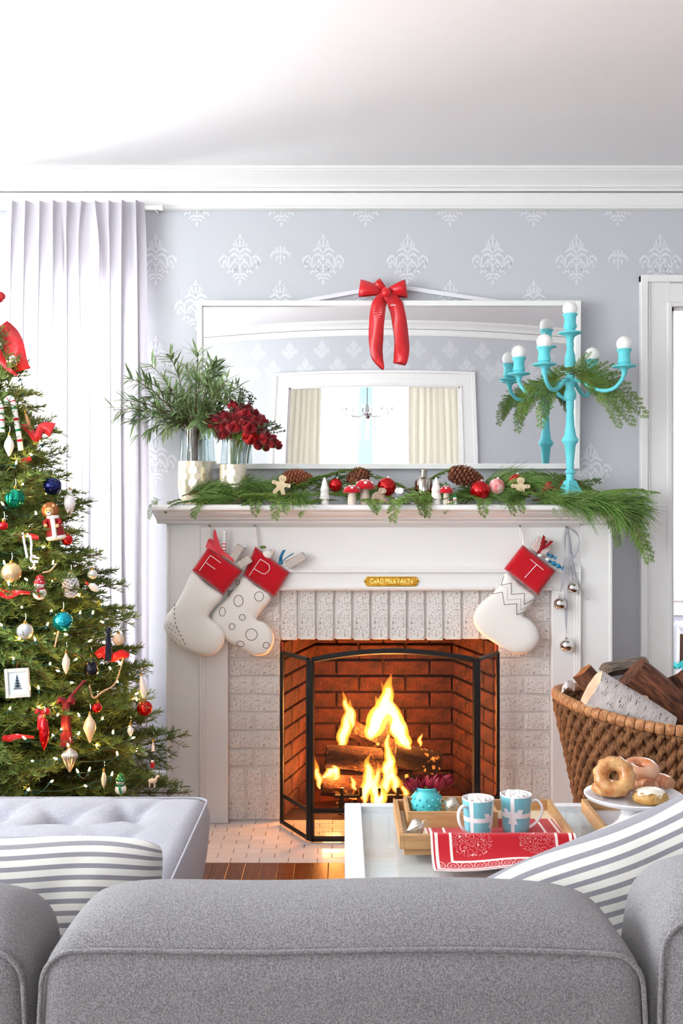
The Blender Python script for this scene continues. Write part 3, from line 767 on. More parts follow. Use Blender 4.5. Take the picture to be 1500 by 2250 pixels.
# ================================================================== GRATE, LOGS, FIRE
YG = 4.47
gr = thing('fire_grate', 'black iron grate under the burning logs', 'grate', (.185, YG, 0))
for k in range(6):
    x = .0+k*.074
    put('bar', MB().tube(crom([(x, YG-.17, .115), (x, YG-.14, .075), (x, YG+.12, .075), (x, YG+.15, .11)], 4), .007, 6), M_DARK, gr)
for y in (YG-.12, YG+.10): put('crossbar', MB().tube([(-.03, y, .068), (.40, y, .068)], .008, 6), M_DARK, gr)
for x in (.0, .37):
    for y in (YG-.12, YG+.10): put('leg', MB().tube([(x, y, .07), (x-.01, y-.012, -.004)], .008, 6), M_DARK, gr)
def bark_mat(name, c1, c2, glow=0.0, scale=30, stretch=(1, 6, 6)):
    m = mat(name, c1, .9, var=c2, vscale=scale, vdetail=8, vstretch=stretch, bump=.9, bscale=scale*1.6, bstretch=stretch)
    if glow:
        nt = m.node_tree; b = nt.nodes['Principled BSDF']; L = nt.links.new
        n = nt.nodes.new('ShaderNodeTexNoise'); n.inputs['Scale'].default_value = 46; n.inputs['Detail'].default_value = 3
        tc = nt.nodes.new('ShaderNodeTexCoord'); L(tc.outputs['Object'], n.inputs['Vector'])
        n2 = nt.nodes.new('ShaderNodeTexNoise'); n2.inputs['Scale'].default_value = 9; L(tc.outputs['Object'], n2.inputs['Vector'])
        r = nt.nodes.new('ShaderNodeMapRange'); r.inputs[1].default_value = .55; r.inputs[2].default_value = .72; L(n.outputs[0], r.inputs[0])
        r2 = nt.nodes.new('ShaderNodeMapRange'); r2.inputs[1].default_value = .48; r2.inputs[2].default_value = .65; L(n2.outputs[0], r2.inputs[0])
        mu = nt.nodes.new('ShaderNodeMath'); mu.operation = 'MULTIPLY'; L(r.outputs[0], mu.inputs[0]); L(r2.outputs[0], mu.inputs[1])
        mu2 = nt.nodes.new('ShaderNodeMath'); mu2.operation = 'MULTIPLY'; mu2.inputs[1].default_value = glow; L(mu.outputs[0], mu2.inputs[0])
        b.inputs['Emission Color'].default_value = (1, .22, .03, 1); L(mu2.outputs[0], b.inputs['Emission Strength'])
    return m
M_CHAR = bark_mat('charred_glowing_log', rgb(62, 36, 26), rgb(30, 18, 14), 9.0)
M_BURN = bark_mat('scorched_bark', rgb(104, 58, 36), rgb(48, 26, 18), 1.2)
M_CUTW = mat('cut_wood', rgb(222, 178, 120), .8, var=rgb(196, 140, 84), vscale=50, bump=.2, bscale=120)
def log_mb(L, r, split=False, seed=0, n=18, mi_end=1, rough=.10):
    """log along x; split = a wedge quarter log"""
    rr = random.Random(seed); mb = MB(); vs = []; fs = []; k = 9
    if split: sec = [(math.cos(a)*r, math.sin(a)*r) for a in [PI*.08+PI*.84*i/10 for i in range(11)]] + [(-.5*r, .02*r), (0, -.55*r), (.5*r, 0)]
    else: sec = [(math.cos(2*PI*i/n)*r, math.sin(2*PI*i/n)*r) for i in range(n)]
    m = len(sec); nz = [[rr.uniform(1-rough, 1+rough) for _ in range(m)] for _ in range(4)]
    for i in range(k):
        t = i/(k-1); x = (t-.5)*L; q = t*3; a = min(int(q), 2); f = q-a
        for j, (u, v) in enumerate(sec):
            s = nz[a][j]*(1-f)+nz[a+1][j]*f
            vs.append((x + rr.uniform(-.004, .004)*(i in (0, k-1)), u*s, v*s))
    for i in range(k-1):
        for j in range(m): fs.append((i*m+j, i*m+(j+1) % m, (i+1)*m+(j+1) % m, (i+1)*m+j))
    mb.add(vs, fs, 0); e0 = len(mb.v)
    mb.add([vs[j] for j in range(m)], [tuple(range(m))[::-1]], mi_end); mb.add([vs[(k-1)*m+j] for j in range(m)], [tuple(range(m))], mi_end)
    return mb
def lay_log(name, A, B, r, mats, label, split=False, seed=0, up=(0, 0, 1), group=None, n=18):
    A, B = Vector(A), Vector(B); mb = log_mb((B-A).length, r, split, seed, n); mb.xf(TR((A+B)/2, align(B-A, up)))
    return put(name, mb, mats, label=label, cat='log', group=group, angle=50)
PF = lambda x, y, d=0: P(x, y, YG+d)
G_ = 'logs burning in the fireplace'
lay_log('firewood_log', PF(716, 1662, -.07), PF(838, 1672, -.06), .047, [M_BURN, M_CHAR], 'charred brown log lying across the grate, thickest of the fire', seed=1, group=G_)
lay_log('firewood_log', PF(772, 1608, .05), PF(905, 1672, .03), .046, [M_BURN, M_CHAR], 'split log leaning diagonally over the flames', True, 2, group=G_)
lay_log('firewood_log', PF(862, 1655, -.02), PF(962, 1678, .02), .045, [M_CHAR, M_CHAR], 'blackened log end glowing beside the flames', seed=3, group=G_)
lay_log('firewood_log', PF(825, 1748, -.13), PF(838, 1712, .10), .042, [M_CHAR, M_CHAR], 'short log burning end-on at the middle of the grate', seed=4, group=G_)
lay_log('firewood_log', PF(706, 1726, -.03), PF(806, 1728, -.01), .042, [M_BURN, M_CHAR], 'log at the bottom of the grate under the thick one', seed=5, group=G_)
lay_log('firewood_log', PF(858, 1722, 0), PF(962, 1728, .02), .040, [M_CHAR, M_CHAR], 'low embered log half hidden behind the red tulips', seed=6, group=G_)
lay_log('firewood_log', PF(832, 1640, .02), PF(862, 1576, .05), .030, [M_CHAR, M_CHAR], 'upright charred stick inside the tallest flame', True, 7, group=G_)
# flames: glowing gas as emission volumes in tongue-shaped bodies
def flame_mat(name, col, s):
    m = bpy.data.materials.new(name); m.use_nodes = True; nt = m.node_tree; nt.nodes.remove(nt.nodes['Principled BSDF'])
    e = nt.nodes.new('ShaderNodeEmission'); e.inputs[0].default_value = col; e.inputs[1].default_value = s
    nt.links.new(e.outputs[0], nt.nodes['Material Output'].inputs['Volume']); return m
M_FL1 = flame_mat('orange_flame_gas', (1, .27, .022, 1), 62)
M_FL2 = flame_mat('yellow_flame_gas', (1, .58, .12, 1), 170)
fire = thing('fire', 'bright yellow and orange fire burning on the grate', 'fire', (.185, YG, .08))
def flame(pts, d=0.0, depth=.8, core=.55, seed=0):
    """pts: (px, py, half width px) from base to tip"""
    rr = random.Random(seed); k = F/(YG+d)
    def body(sc, cut):
        c = crom([(a, b, w_) for a, b, w_ in pts[:cut]], 6)
        P_ = [PF(v.x+1.5*math.sin(i*.9+seed), v.y, d+.006*math.sin(i*.5+seed)) for i, v in enumerate(c)]
        R_ = [max(v.z*sc/k, .0006) for v in c]
        return MB().tube(P_, R_, 12, flat=depth, up=(0, 1, 0))
    put('flame', body(1, None), M_FL1, fire, angle=None)
    put('flame_core', body(core, max(3, len(pts)-1)), M_FL2, fire, angle=None)
flame([(812, 1628, 4), (818, 1606, 20), (832, 1575, 24), (846, 1545, 18), (853, 1512, 11), (858, 1480, 1)], .0, seed=1)
flame([(868, 1618, 6), (866, 1590, 22), (856, 1560, 16), (845, 1530, 8), (838, 1498, 1)], .04, seed=2)
flame([(902, 1645, 3), (890, 1632, 16), (878, 1605, 18), (868, 1570, 14), (860, 1540, 5), (862, 1522, 1)], -.03, seed=3)
flame([(748, 1645, 4), (752, 1625, 14), (760, 1595, 14), (764, 1565, 9), (757, 1540, 6), (754, 1518, 1)], .02, seed=4)
flame([(775, 1600, 3), (774, 1580, 10), (770, 1556, 7), (766, 1536, 1)], .07, seed=12)
flame([(846, 1712, 5), (850, 1690, 15), (856, 1668, 12), (850, 1645, 8), (852, 1615, 4), (850, 1600, 1)], -.10, seed=5)
flame([(800, 1765, 4), (802, 1740, 14), (812, 1708, 15), (806, 1680, 8), (812, 1655, 1)], -.14, seed=6)
flame([(828, 1772, 6), (832, 1755, 20), (822, 1725, 12), (832, 1695, 5), (828, 1672, 1)], -.15, seed=7)
flame([(872, 1742, 4), (868, 1722, 12), (864, 1700, 9), (872, 1680, 1)], -.10, seed=8)
flame([(702, 1732, 3), (700, 1712, 9), (695, 1690, 6), (692, 1662, 1)], -.06, seed=9)
flame([(712, 1708, 4), (726, 1696, 14), (738, 1690, 8), (752, 1684, 1)], -.08, seed=10)
flame([(894, 1765, 3), (892, 1748, 8), (884, 1728, 5), (878, 1712, 1)], -.12, seed=13)
flame([(924, 1640, 2), (922, 1628, 6), (926, 1612, 1)], 0, seed=11)
flame([(780, 1735, 3), (776, 1722, 7), (772, 1705, 1)], -.1, seed=14)
flame([(826, 1622, 3), (822, 1590, 12), (830, 1556, 9), (826, 1528, 1)], .06, seed=15)
flame([(838, 1752, 4), (846, 1728, 13), (858, 1700, 10), (862, 1672, 6), (858, 1648, 1)], -.12, seed=16)
flame([(884, 1640, 4), (880, 1618, 12), (886, 1592, 7), (880, 1566, 1)], .02, seed=17)
flame([(735, 1712, 4), (740, 1698, 10), (732, 1680, 5), (738, 1664, 1)], -.1, seed=18)
for i, (px, py, d, e, r) in enumerate(((845, 1580, -.02, 10, .06), (830, 1725, -.10, 6, .05), (735, 1690, -.05, 6, .05), (895, 1660, .0, 5, .05))):
    ld = bpy.data.lights.new('firelight', 'POINT'); ld.energy = e; ld.color = (1, .36, .09); ld.shadow_soft_size = r
    lo = bpy.data.objects.new('firelight', ld); COL.objects.link(lo); lo.location = PF(px, py, d)
# ember bed
eb = MB()
for i in range(70):
    eb.ball((rng.uniform(-.02, .40), YG+rng.uniform(-.14, .12), rng.uniform(.002, .02)), (rng.uniform(.008, .02), rng.uniform(.008, .018), rng.uniform(.006, .013)), 6, 4)
put('ember_bed', eb, M_CHAR, kind='stuff', label='bed of glowing embers and ash under the grate', cat='embers')

# ================================================================== FOLDING FIRE SCREEN
def wire_mesh_mat():
    m = bpy.data.materials.new('fine_black_wire_mesh'); m.use_nodes = True; nt = m.node_tree; L = nt.links.new; b = nt.nodes['Principled BSDF']
    b.inputs['Base Color'].default_value = rgb(40, 34, 30); b.inputs['Roughness'].default_value = .5; b.inputs['Metallic'].default_value = .5
    tc = nt.nodes.new('ShaderNodeTexCoord'); sp = nt.nodes.new('ShaderNodeSeparateXYZ'); L(tc.outputs['UV'], sp.inputs[0])
    def wires(sock):
        a = nt.nodes.new('ShaderNodeMath'); a.operation = 'MULTIPLY'; a.inputs[1].default_value = 1/.0042; L(sock, a.inputs[0])
        f_ = nt.nodes.new('ShaderNodeMath'); f_.operation = 'FRACT'; L(a.outputs[0], f_.inputs[0])
        g_ = nt.nodes.new('ShaderNodeMath'); g_.operation = 'LESS_THAN'; g_.inputs[1].default_value = .17; L(f_.outputs[0], g_.inputs[0]); return g_.outputs[0]
    mxm = nt.nodes.new('ShaderNodeMath'); mxm.operation = 'MAXIMUM'; L(wires(sp.outputs[0]), mxm.inputs[0]); L(wires(sp.outputs[1]), mxm.inputs[1])
    t = nt.nodes.new('ShaderNodeBsdfTransparent'); x = nt.nodes.new('ShaderNodeMixShader')
    L(mxm.outputs[0], x.inputs[0]); L(t.outputs[0], x.inputs[1]); L(b.outputs[0], x.inputs[2]); L(x.outputs[0], nt.nodes['Material Output'].inputs[0])
    return m
M_MESH = wire_mesh_mat()
YS = 3.97
fs_ = thing('fire_screen', 'black three-panel folding fire screen with arched centre and wire mesh', 'fire screen', (.185, YS, 0))
sx0, sx1 = XP(684, YS), XP(1044, YS); zs = ZP(1451, YS); za = ZP(1431, YS); bt = .011; z_b = .006
def flat_bar(A, B, wd, nm, par=fs_, th=.010):
    A, B = Vector(A), Vector(B); put(nm, MB().tube([A, B], wd/2, 4), M_DARK, par, angle=20)
arc = [(sx0+(sx1-sx0)*t/16, YS, zs+(za-zs)*(1-(2*t/16-1)**2)) for t in range(17)]
put('arched_rail', MB().tube(arc, bt, 6), M_DARK, fs_)
for x in (sx0, sx1): put('upright', MB().tube([(x, YS, z_b), (x, YS, zs)], bt, 6), M_DARK, fs_)
put('bottom_rail', MB().tube([(sx0, YS, z_b+.006), (sx1, YS, z_b+.006)], bt, 6), M_DARK, fs_)
zb2 = ZP(1782, YS)
put('lower_rail', MB().tube([(sx0, YS, zb2), (sx1, YS, zb2)], bt*.9, 6), M_DARK, fs_)
def mesh_panel(pts_bottom, pts_top):
    n = len(pts_top); mb = MB(); mb.add([*pts_bottom, *pts_top], [(i, i+1, n+i+1, n+i) for i in range(n-1)])
    o = Vector(pts_bottom[0]); mb.uv = [((Vector((v[0], v[1], 0))-Vector((o.x, o.y, 0))).length, v[2]) for v in mb.v]
    put('wire_mesh', mb, M_MESH, fs_, smooth=False, recalc=False)
mesh_panel([(p[0], YS, z_b) for p in arc], arc)
for s, (xn, xf) in enumerate(((sx0-.012, XP(619, 4.185)), (sx1+.012, XP(1093, 4.185)))):
    yn, yfar = YS+.008, 4.185
    zt0, zt1 = zs+.002, ZP(1434, 4.185)
    for (x, y, zt_) in ((xn, yn, zt0), (xf, yfar, zt1)): put('wing_upright', MB().tube([(x, y, z_b), (x, y, zt_)], bt*.75, 6), M_DARK, fs_)
    put('wing_top_rail', MB().tube([(xn, yn, zt0), (xf, yfar, zt1)], bt*.75, 6), M_DARK, fs_)
    put('wing_bottom_rail', MB().tube([(xn, yn, z_b+.006), (xf, yfar, z_b+.006)], bt*.75, 6), M_DARK, fs_)
    put('wing_lower_rail', MB().tube([(xn, yn, zb2), (xf, yfar, zb2)], bt*.7, 6), M_DARK, fs_)
    mesh_panel([(xn, yn, z_b), (xf, yfar, z_b)], [(xn, yn, zt0), (xf, yfar, zt1)])

# ================================================================== MIRROR, SASH, BOW
YM = 4.392; TILT = .041
mi0, mi1 = XP(435, YM), XP(1272, YM); mz0, mz1 = ZP(1030, YM), ZP(663, YM)
mw, mh = mi1-mi0, mz1-mz0; mcx = (mi0+mi1)/2
mir = thing('mirror', 'wide white framed mirror hanging above the mantel', 'mirror', (mcx, YM+.018, mz0), (TILT, 0, 0))
fw_ = .022
def mframe(a, b, c, d): put('frame', MB().box(a, b, -.030, 0, c, d, .002), M_WHITE, mir, world=False, smooth=False)
mframe(-mw/2, -mw/2+fw_, 0, mh); mframe(mw/2-fw_, mw/2, 0, mh); mframe(-mw/2+fw_, mw/2-fw_, 0, fw_); mframe(-mw/2+fw_, mw/2-fw_, mh-fw_, mh)
gl = MB(); nx, nz = 40, 10; vs = []
gx, gz = mw/2-fw_+.002, mh/2-fw_+.002
for i in range(nx+1):
    for j in range(nz+1):
        x = -gx+2*gx*i/nx; z = -gz+2*gz*j/nz
        vs.append((x, -.012+.0115*x*x*z, mh/2+z))        # old glass is not quite flat
gl.add(vs, [(i*(nz+1)+j, (i+1)*(nz+1)+j, (i+1)*(nz+1)+j+1, i*(nz+1)+j+1) for i in range(nx) for j in range(nz)])
M_MIRROR = mat('silvered_mirror_glass', rgb(246, 247, 248), 0.0, metal=1.0)
put('mirror_glass', gl, M_MIRROR, mir, world=False, angle=None, recalc=False)
put('backing', MB().box(-mw/2+.004, mw/2-.004, -.009, -.002, .004, mh-.004), M_WHITE, mir, world=False, smooth=False)
M_SASH = mat('white_satin_sash', rgb(232, 230, 236), .4, sheen=.3)
ya = 4.400
sash = MB()
sash.strip(crom([P(655, 664, ya), P(720, 652, ya), P(800, 638, ya), P(845, 634, ya-.004)], 5), (0, .001, .0085), .0015)
sash.strip(crom([P(845, 634, ya-.004), P(900, 634, ya), P(960, 643, ya), P(1105, 665, ya)], 5), (0, .001, .0085), .0015)
put('satin_hanging_ribbon', sash, M_SASH, label='white satin sash from which the mirror hangs', cat='ribbon')
bow = thing('red_bow', 'large red satin bow with two long tails over the mirror', 'bow', P(845, 645, 4.355))
yb = 4.358
def loop(cx, cz, ex, ez, h0, h1, dep, roll):
    c = P(cx, cz, yb); e = P(ex, ez, yb); d = e-c; k = 11; pts = []; hs = []
    for i in range(k+1):
        t = i/k; a = PI*t
        u = math.sin(a)**.75
        pts.append(c + d*u + Vector((0, -math.cos(a)*dep*u**.6*1.0, 0)))
        hh = h0+(h1-h0)*u
        ax = Vector((-d.z, 0, d.x)).normalized()*(1 if d.x > 0 else -1)
        hs.append((ax*math.cos(roll)+Vector((0, math.sin(roll), 0)))*hh)
    return MB().strip(pts, hs, .0012)
put('bow_loop', loop(848, 640, 789, 633, .010, .038, .032, .25), M_RED, bow, angle=None)
put('bow_loop', loop(846, 642, 893, 634, .010, .036, .032, -.25), M_RED, bow, angle=None)
put('bow_loop', loop(850, 642, 826, 618, .008, .018, .022, .1), M_RED, bow, angle=None)
put('knot', MB().ball(P(848, 643, yb-.018), (.020, .016, .022), 14, 10), M_RED, bow)
def tail(cen, wds, seed):
    cs = crom([P(a, b, yb-.008-.012*math.sin(i*1.3+seed)) for i, (a, b) in enumerate(cen)], 6)
    n = len(cs); hs = []
    for i in range(n):
        q = i/(n-1)*(len(wds)-1); a = min(int(q), len(wds)-2); w_ = wds[a]+(wds[a+1]-wds[a])*(q-a)
        t = (cs[min(i+1, n-1)]-cs[max(i-1, 0)]).normalized()
        hs.append(Vector((-t.z, .25*math.sin(i*.35+seed), t.x)).normalized()*(w_*yb/F))
    return MB().strip(cs, hs, .0012)
put('tail', tail([(846, 648), (833, 668), (828, 700), (826, 745), (829, 782), (843, 810)], [10, 16, 17, 16, 13, 1], 0), M_RED, bow, angle=None)
put('tail', tail([(850, 648), (868, 668), (877, 705), (883, 750), (882, 780), (879, 797)], [10, 16, 16, 16, 16, 14], 2), M_RED, bow, angle=None)

# ================================================================== CANDELABRA
M_TURQ = mat('turquoise_matte_paint', rgb(98, 204, 212), .55, var=rgb(108, 210, 218), vscale=20, bump=.03, bscale=150)
M_WAX = mat('white_wax', rgb(250, 247, 243), .45, sss=.3)
cX, cY = XP(1252, 4.14), 4.14
kk = 4.14/F
prof_px = [(0, 1075), (15, 1075), (13, 1066), (9, 1055), (8.5, 1050), (8.5, 1043), (7.5, 1041), (11, 1039), (11, 1035), (7.5, 1032), (9, 1013), (12, 978), (17, 972), (18.5, 968), (17.5, 964), (13, 958), (9.5, 935), (8, 905), (7.5, 903), (8.5, 899), (9, 895), (8.5, 881), (12.5, 876), (13.5, 868), (12, 860), (9.5, 855), (10, 838), (12, 797), (11, 782), (7, 768), (8.5, 758), (8, 754), (7.5, 750), (9, 742), (14, 737), (25, 733), (25.5, 730), (12, 727.5), (11, 725), (14.5, 720), (14.5, 715), (12.5, 709), (13, 697), (16.5, 692), (16.8, 690), (14, 690), (12, 700), (0, 702)]
cdl = thing('candelabra', 'tall turquoise candelabra with five candle cups on the mantel', 'candelabra', (cX, cY, ZS))
put('post', MB().lathe([(r*kk, ZP(y, cY)) for r, y in prof_px], 28, Matrix.Translation((cX, cY, 0))), M_TURQ, cdl, angle=35)
bz = [ZP(y, cY) for y in (1098, 1093, 1090, 1075, 1062, 1056)]; bw = [33, 33, 30, 22, 15, 13]
ba = []
for z, w_ in zip(bz, bw): ba.append([(cX+math.cos(PI/4+.45+q*PI/2)*w_*kk*1.05, cY+math.sin(PI/4+.45+q*PI/2)*w_*kk*1.05, z) for q in range(4)])
ba[0] = [(x, y, ZS) for x, y, z in ba[0]]
bm_ = MB(); bm_.add([v for r in ba for v in r], [(i*4+j, i*4+(j+1) % 4, (i+1)*4+(j+1) % 4, (i+1)*4+j) for i in range(5) for j in range(4)]+[(3, 2, 1, 0), (20, 21, 22, 23)])
put('base', bm_, M_TURQ, cdl, angle=30)
cup_prof = [(0, -.035), (.008, -.035), (.009, -.028), (.012, -.024), (.0095, -.020), (.013, -.014), (.020, -.009), (.043, -.004), (.045, 0), (.044, .002), (.018, .002), (.019, .006), (.0245, .013), (.0245, .019), (.022, .026), (.021, .044), (.025, .055), (.028, .060), (.0285, .063), (.024, .064), (.021, .052), (0, .050)]
me_cup = mesh('cup', MB().lathe(cup_prof, 24), M_TURQ, angle=35)
me_can = mesh('globe', MB().ball((0, 0, 0), .029, 20, 14), M_WAX)
me_wick = mesh('wick', MB().tube([(0, 0, .028), (.001, 0, .037)], .0012, 6), mat('candle_wick', rgb(225, 220, 210), .9))
zsau = ZP(807, 4.06)
def candle(loc, label):
    t = thing('globe_candle', label, 'candle', loc, group='white globe candles on the candelabra')
    gl_ = link('globe', me_can, t); link('wick', me_wick, gl_)
candle((cX, cY, ZP(690, cY)+.019), 'white globe candle in the topmost candelabra cup')
for i, (ang, nm) in enumerate(((-128, 'on the candelabra arm that reaches furthest over the shelf edge'), (-33, 'on the candelabra arm toward the doorway casing'), (54, 'on the rear candelabra arm over bare wallpaper'), (147, 'on the candelabra arm nearest the mirror glass'))):
    a = math.radians(ang); c, s_ = math.cos(a), math.sin(a)
    z0 = ZP(846, cY)
    path = crom([(cX+r*c, cY+r*s_, z) for r, z in ((.010, z0+.020), (.045, z0+.012), (.090, z0-.016), (.135, z0-.030), (.175, z0-.022), (.203, z0+.006), (.213, zsau-.028))], 5)
    put('arm', MB().tube(path, [.0085-.0015*k/len(path) for k in range(len(path))], 10), M_TURQ, cdl)
    L_ = Vector((cX+.213*c, cY+.213*s_, zsau))
    link('cup', me_cup, cdl, L_-ROOT[cdl.name])
    candle(L_+Vector((0, 0, .083)), 'white globe candle '+nm)

# ================================================================== GREENERY
def leafmat(name, c1, c2, rnd=.24): return mat(name, c1, .55, var=c2, vscale=14, rnd=rnd, spec=.35)
M_CEDAR = leafmat('cedar_green', rgb(92, 126, 48), rgb(126, 156, 70))
M_PINE = leafmat('pine_green', rgb(78, 110, 44), rgb(118, 148, 72))
M_WILLOW = leafmat('grey_green_leaf', rgb(104, 134, 82), rgb(146, 168, 112))
M_EUC = leafmat('dusty_eucalyptus', rgb(104, 124, 104), rgb(80, 104, 78))
def spike(mb, p, d, L, w_, mi=0, n=3):
    d = d.normalized(); u = d.orthogonal().normalized(); v = d.cross(u); o = len(mb.v)
    for j in range(n):
        a = 2*PI*j/n; q = p+d*L*.3+(u*math.cos(a)+v*math.sin(a))*w_; mb.v.append(tuple(q))
    mb.v.append(tuple(p)); mb.v.append(tuple(p+d*L))
    for j in range(n):
        mb.f.append((o+j, o+(j+1) % n, o+n+1)); mb.f.append((o+(j+1) % n, o+j, o+n)); mb.m += [mi, mi]
def bent(L, droop, lift=0.0, k=24, pw=1.3):
    """centre line: x forward, bending down by droop radians; returns function s-> (pos, tangent, normal)"""
    pts = [Vector((0, 0, 0))]; ds = L/k; tg = []
    for i in range(k+1):
        a = lift-droop*(i/k)**pw; t = Vector((math.cos(a), 0, math.sin(a))); tg.append(t)
        pts.append(pts[-1]+t*ds)
    def f(s):
        q = max(0, min(k-.001, s/ds)); i = int(q); t = tg[i]
        return pts[i].lerp(pts[i+1], q-i), t, Vector((-t.z, 0, t.x))
    return f
def cedar_mesh(name, L, droop, seed, wd=.30, lift=0.0, pw=1.3, face=False):
    rr = random.Random(seed); mb = MB(); f0 = bent(L, droop, lift, pw=pw); Yv = Vector((0, 1, 0)); f = f0
    mb.tube([f(L*i/14)[0] for i in range(15)], [.0020-.0014*i/14 for i in range(15)], 4, mi=1)
    s = .015; side = 1
    while s < L-.004:
        p, t, n = f(s)
        if face: n, Yv = Vector((0, -1, 0)), n      # spray spread in its own bending plane
        bl = (wd*(L-s)**.8*.62+.012)*rr.uniform(.75, 1.15)
        an = rr.uniform(.65, .9); d = (t*math.cos(an)+Yv*side*math.sin(an)+n*rr.uniform(-.2, .12)).normalized()
        end = p+d*bl+n*(-bl*bl*1.5)
        mb.tube([p, p.lerp(end, .5)+n*.001, end], [.0012, .0010, .0005], 3, mi=0)
        q = .004
        while q < bl:
            b = p.lerp(end, q/bl); ll = (.010+.012*(1-q/bl))*rr.uniform(.7, 1.2)
            for s2 in (1, -1):
                a2 = rr.uniform(.45, .8); dd = d*math.cos(a2)+(n.cross(d))*s2*math.sin(a2)+n*rr.uniform(-.25, .25)
                spike(mb, b, dd, ll, .0021)
            q += .0065
        spike(mb, end-d*.004, d, .010, .0015)
        s += .0075+.003*rr.random(); side = -side
    return mesh(name, mb, [M_CEDAR, M_TWIG], smooth=False, recalc=False)
def pine_mesh(name, L, droop, seed, nl=.085, n=190, lift=0.0):
    rr = random.Random(seed); mb = MB(); f = bent(L, droop, lift)
    mb.tube([f(L*i/10)[0] for i in range(11)], .0028, 5, mi=1)
    for i in range(n):
        s = L*(.12+.88*rr.random()**.8); p, t, nn = f(s)
        a = rr.uniform(0, 2*PI); sp = rr.uniform(.22, .75); u = Vector((0, 1, 0))*math.cos(a)+nn*math.sin(a)
        d = t*math.cos(sp)+u*math.sin(sp); ll = nl*rr.uniform(.65, 1.1)
        m_ = p+d*ll*.5; e = p+d*ll+Vector((0, 0, -ll*.14))
        mb.tube([p, m_, e], [.0012, .0012, .0004], 3)
    return mesh(name, mb, [M_PINE, M_TWIG], smooth=False, recalc=False)
CED = [cedar_mesh('cedar_sprig', .24, .5, 1), cedar_mesh('cedar_sprig', .20, .9, 2), cedar_mesh('cedar_sprig', .28, .35, 3), cedar_mesh('cedar_sprig', .19, 1.9, 4, .26), cedar_mesh('cedar_sprig', .15, 1.7, 5, .22)]
PIN = [pine_mesh('pine_sprig', .16, .3, 6), pine_mesh('pine_sprig', .20, .5, 7, .10, 230), pine_mesh('pine_sprig', .13, .1, 8, .08, 150)]
def sprig(me, loc, head, pitch=0.0, roll=0.0, sc=1.0, label=None, group=None):
    """head: 0 = toward +x, -90 = toward the room"""
    nm = me.name.split('.')[0]; R = Matrix.Rotation(math.radians(head), 4, 'Z') @ Matrix.Rotation(-math.radians(pitch), 4, 'Y') @ Matrix.Rotation(math.radians(roll), 4, 'X')
    lab = label or ('feathery cedar sprig in the evergreen garland on the mantel' if nm == 'cedar_sprig' else 'long-needled pine sprig in the evergreen garland on the mantel')
    return link(nm, me, None, loc, R.to_euler(), (sc, sc, sc), label=lab, cat='evergreen sprig', group=group or ('cedar sprigs on the mantel' if nm == 'cedar_sprig' else 'pine sprigs on the mantel'))
rng = random.Random(21)
# bed of the garland, along the shelf
for i in range(19):
    px = 415+i*50
    y = 4.13+rng.uniform(0, .09); lo = Vector((XP(px, y), y, ZS+.022+rng.uniform(0, .022)))
    hd = (180 if i % 2 else 0)+rng.uniform(-28, 28)-(25 if i % 2 == 0 else -25)
    me = rng.choice(CED[:3]) if i % 3 else rng.choice(PIN)
    if px < 500: hd = rng.uniform(-25, 15)
    if px > 1270: hd = 180+rng.uniform(-20, 20)
    sprig(me, lo, hd, rng.uniform(2, 12), rng.uniform(-25, 25), rng.uniform(.85, 1.1))
# back row, standing higher
for px, py, me, hd, pt, s in ((620, 1085, CED[2], 8, 28, 1.0), (560, 1085, PIN[1], 25, 25, 1), (560, 1088, PIN[0], 160, 12, 1.0), (440, 1092, CED[0], 20, 14, .8), (900, 1078, CED[0], 160, 30, .8), (905, 1078, CED[2], 15, 35, .75), (1040, 1075, PIN[1], 10, 22, 1.15),
                              (700, 1080, CED[1], 0, 16, 1), (1290, 1088, CED[2], -4, 10, 1.0), (1310, 1085, CED[0], 10, 14, .95), (1180, 1090, PIN[0], 12, 10, 1.1), (660, 1060, CED[2], 3, 20, .9), (1110, 1088, PIN[0], 165, 12, .9)):
    sprig(me, P(px, py, 4.22), hd, pt, rng.uniform(-20, 20), s)
# pine and cedar over the front edge
for px, me, hd, pt, s in ((440, CED[0], -140, 2, .6), (470, CED[3], -120, 12, .8), (560, CED[4], -80, 12, .95), (600, CED[3], -75, 12, .85), (630, PIN[2], -60, 8, 1.0), (660, CED[4], -120, 15, .9), (720, CED[4], -150, 12, 1.0), (745, CED[0], -170, 2, .75), (790, CED[4], -60, 14, .9),
                          (835, CED[4], -95, 15, .8), (885, CED[3], -110, 12, .95), (905, CED[4], -70, 12, 1), (930, CED[3], -85, 12, .75), (1020, CED[4], -140, 14, .85), (1058, CED[4], -90, 14, 1.05), (1095, CED[4], -65, 14, .95), (1130, CED[4], -80, 14, .8),
                          (1170, PIN[1], -40, 4, 1.1), (1205, PIN[0], -30, 6, 1.15), (1240, PIN[1], -48, 2, 1.2), (1275, PIN[1], -35, 2, 1.15), (1300, PIN[0], -20, 6, 1.1), (400, CED[4], -140, 8, .7), (520, CED[2], -165, 6, .75), (530, PIN[0], -165, 6, .9)):
    sprig(me, Vector((XP(px, 4.12), 4.125, ZS+.016)), hd, pt, rng.uniform(-12, 12), s)
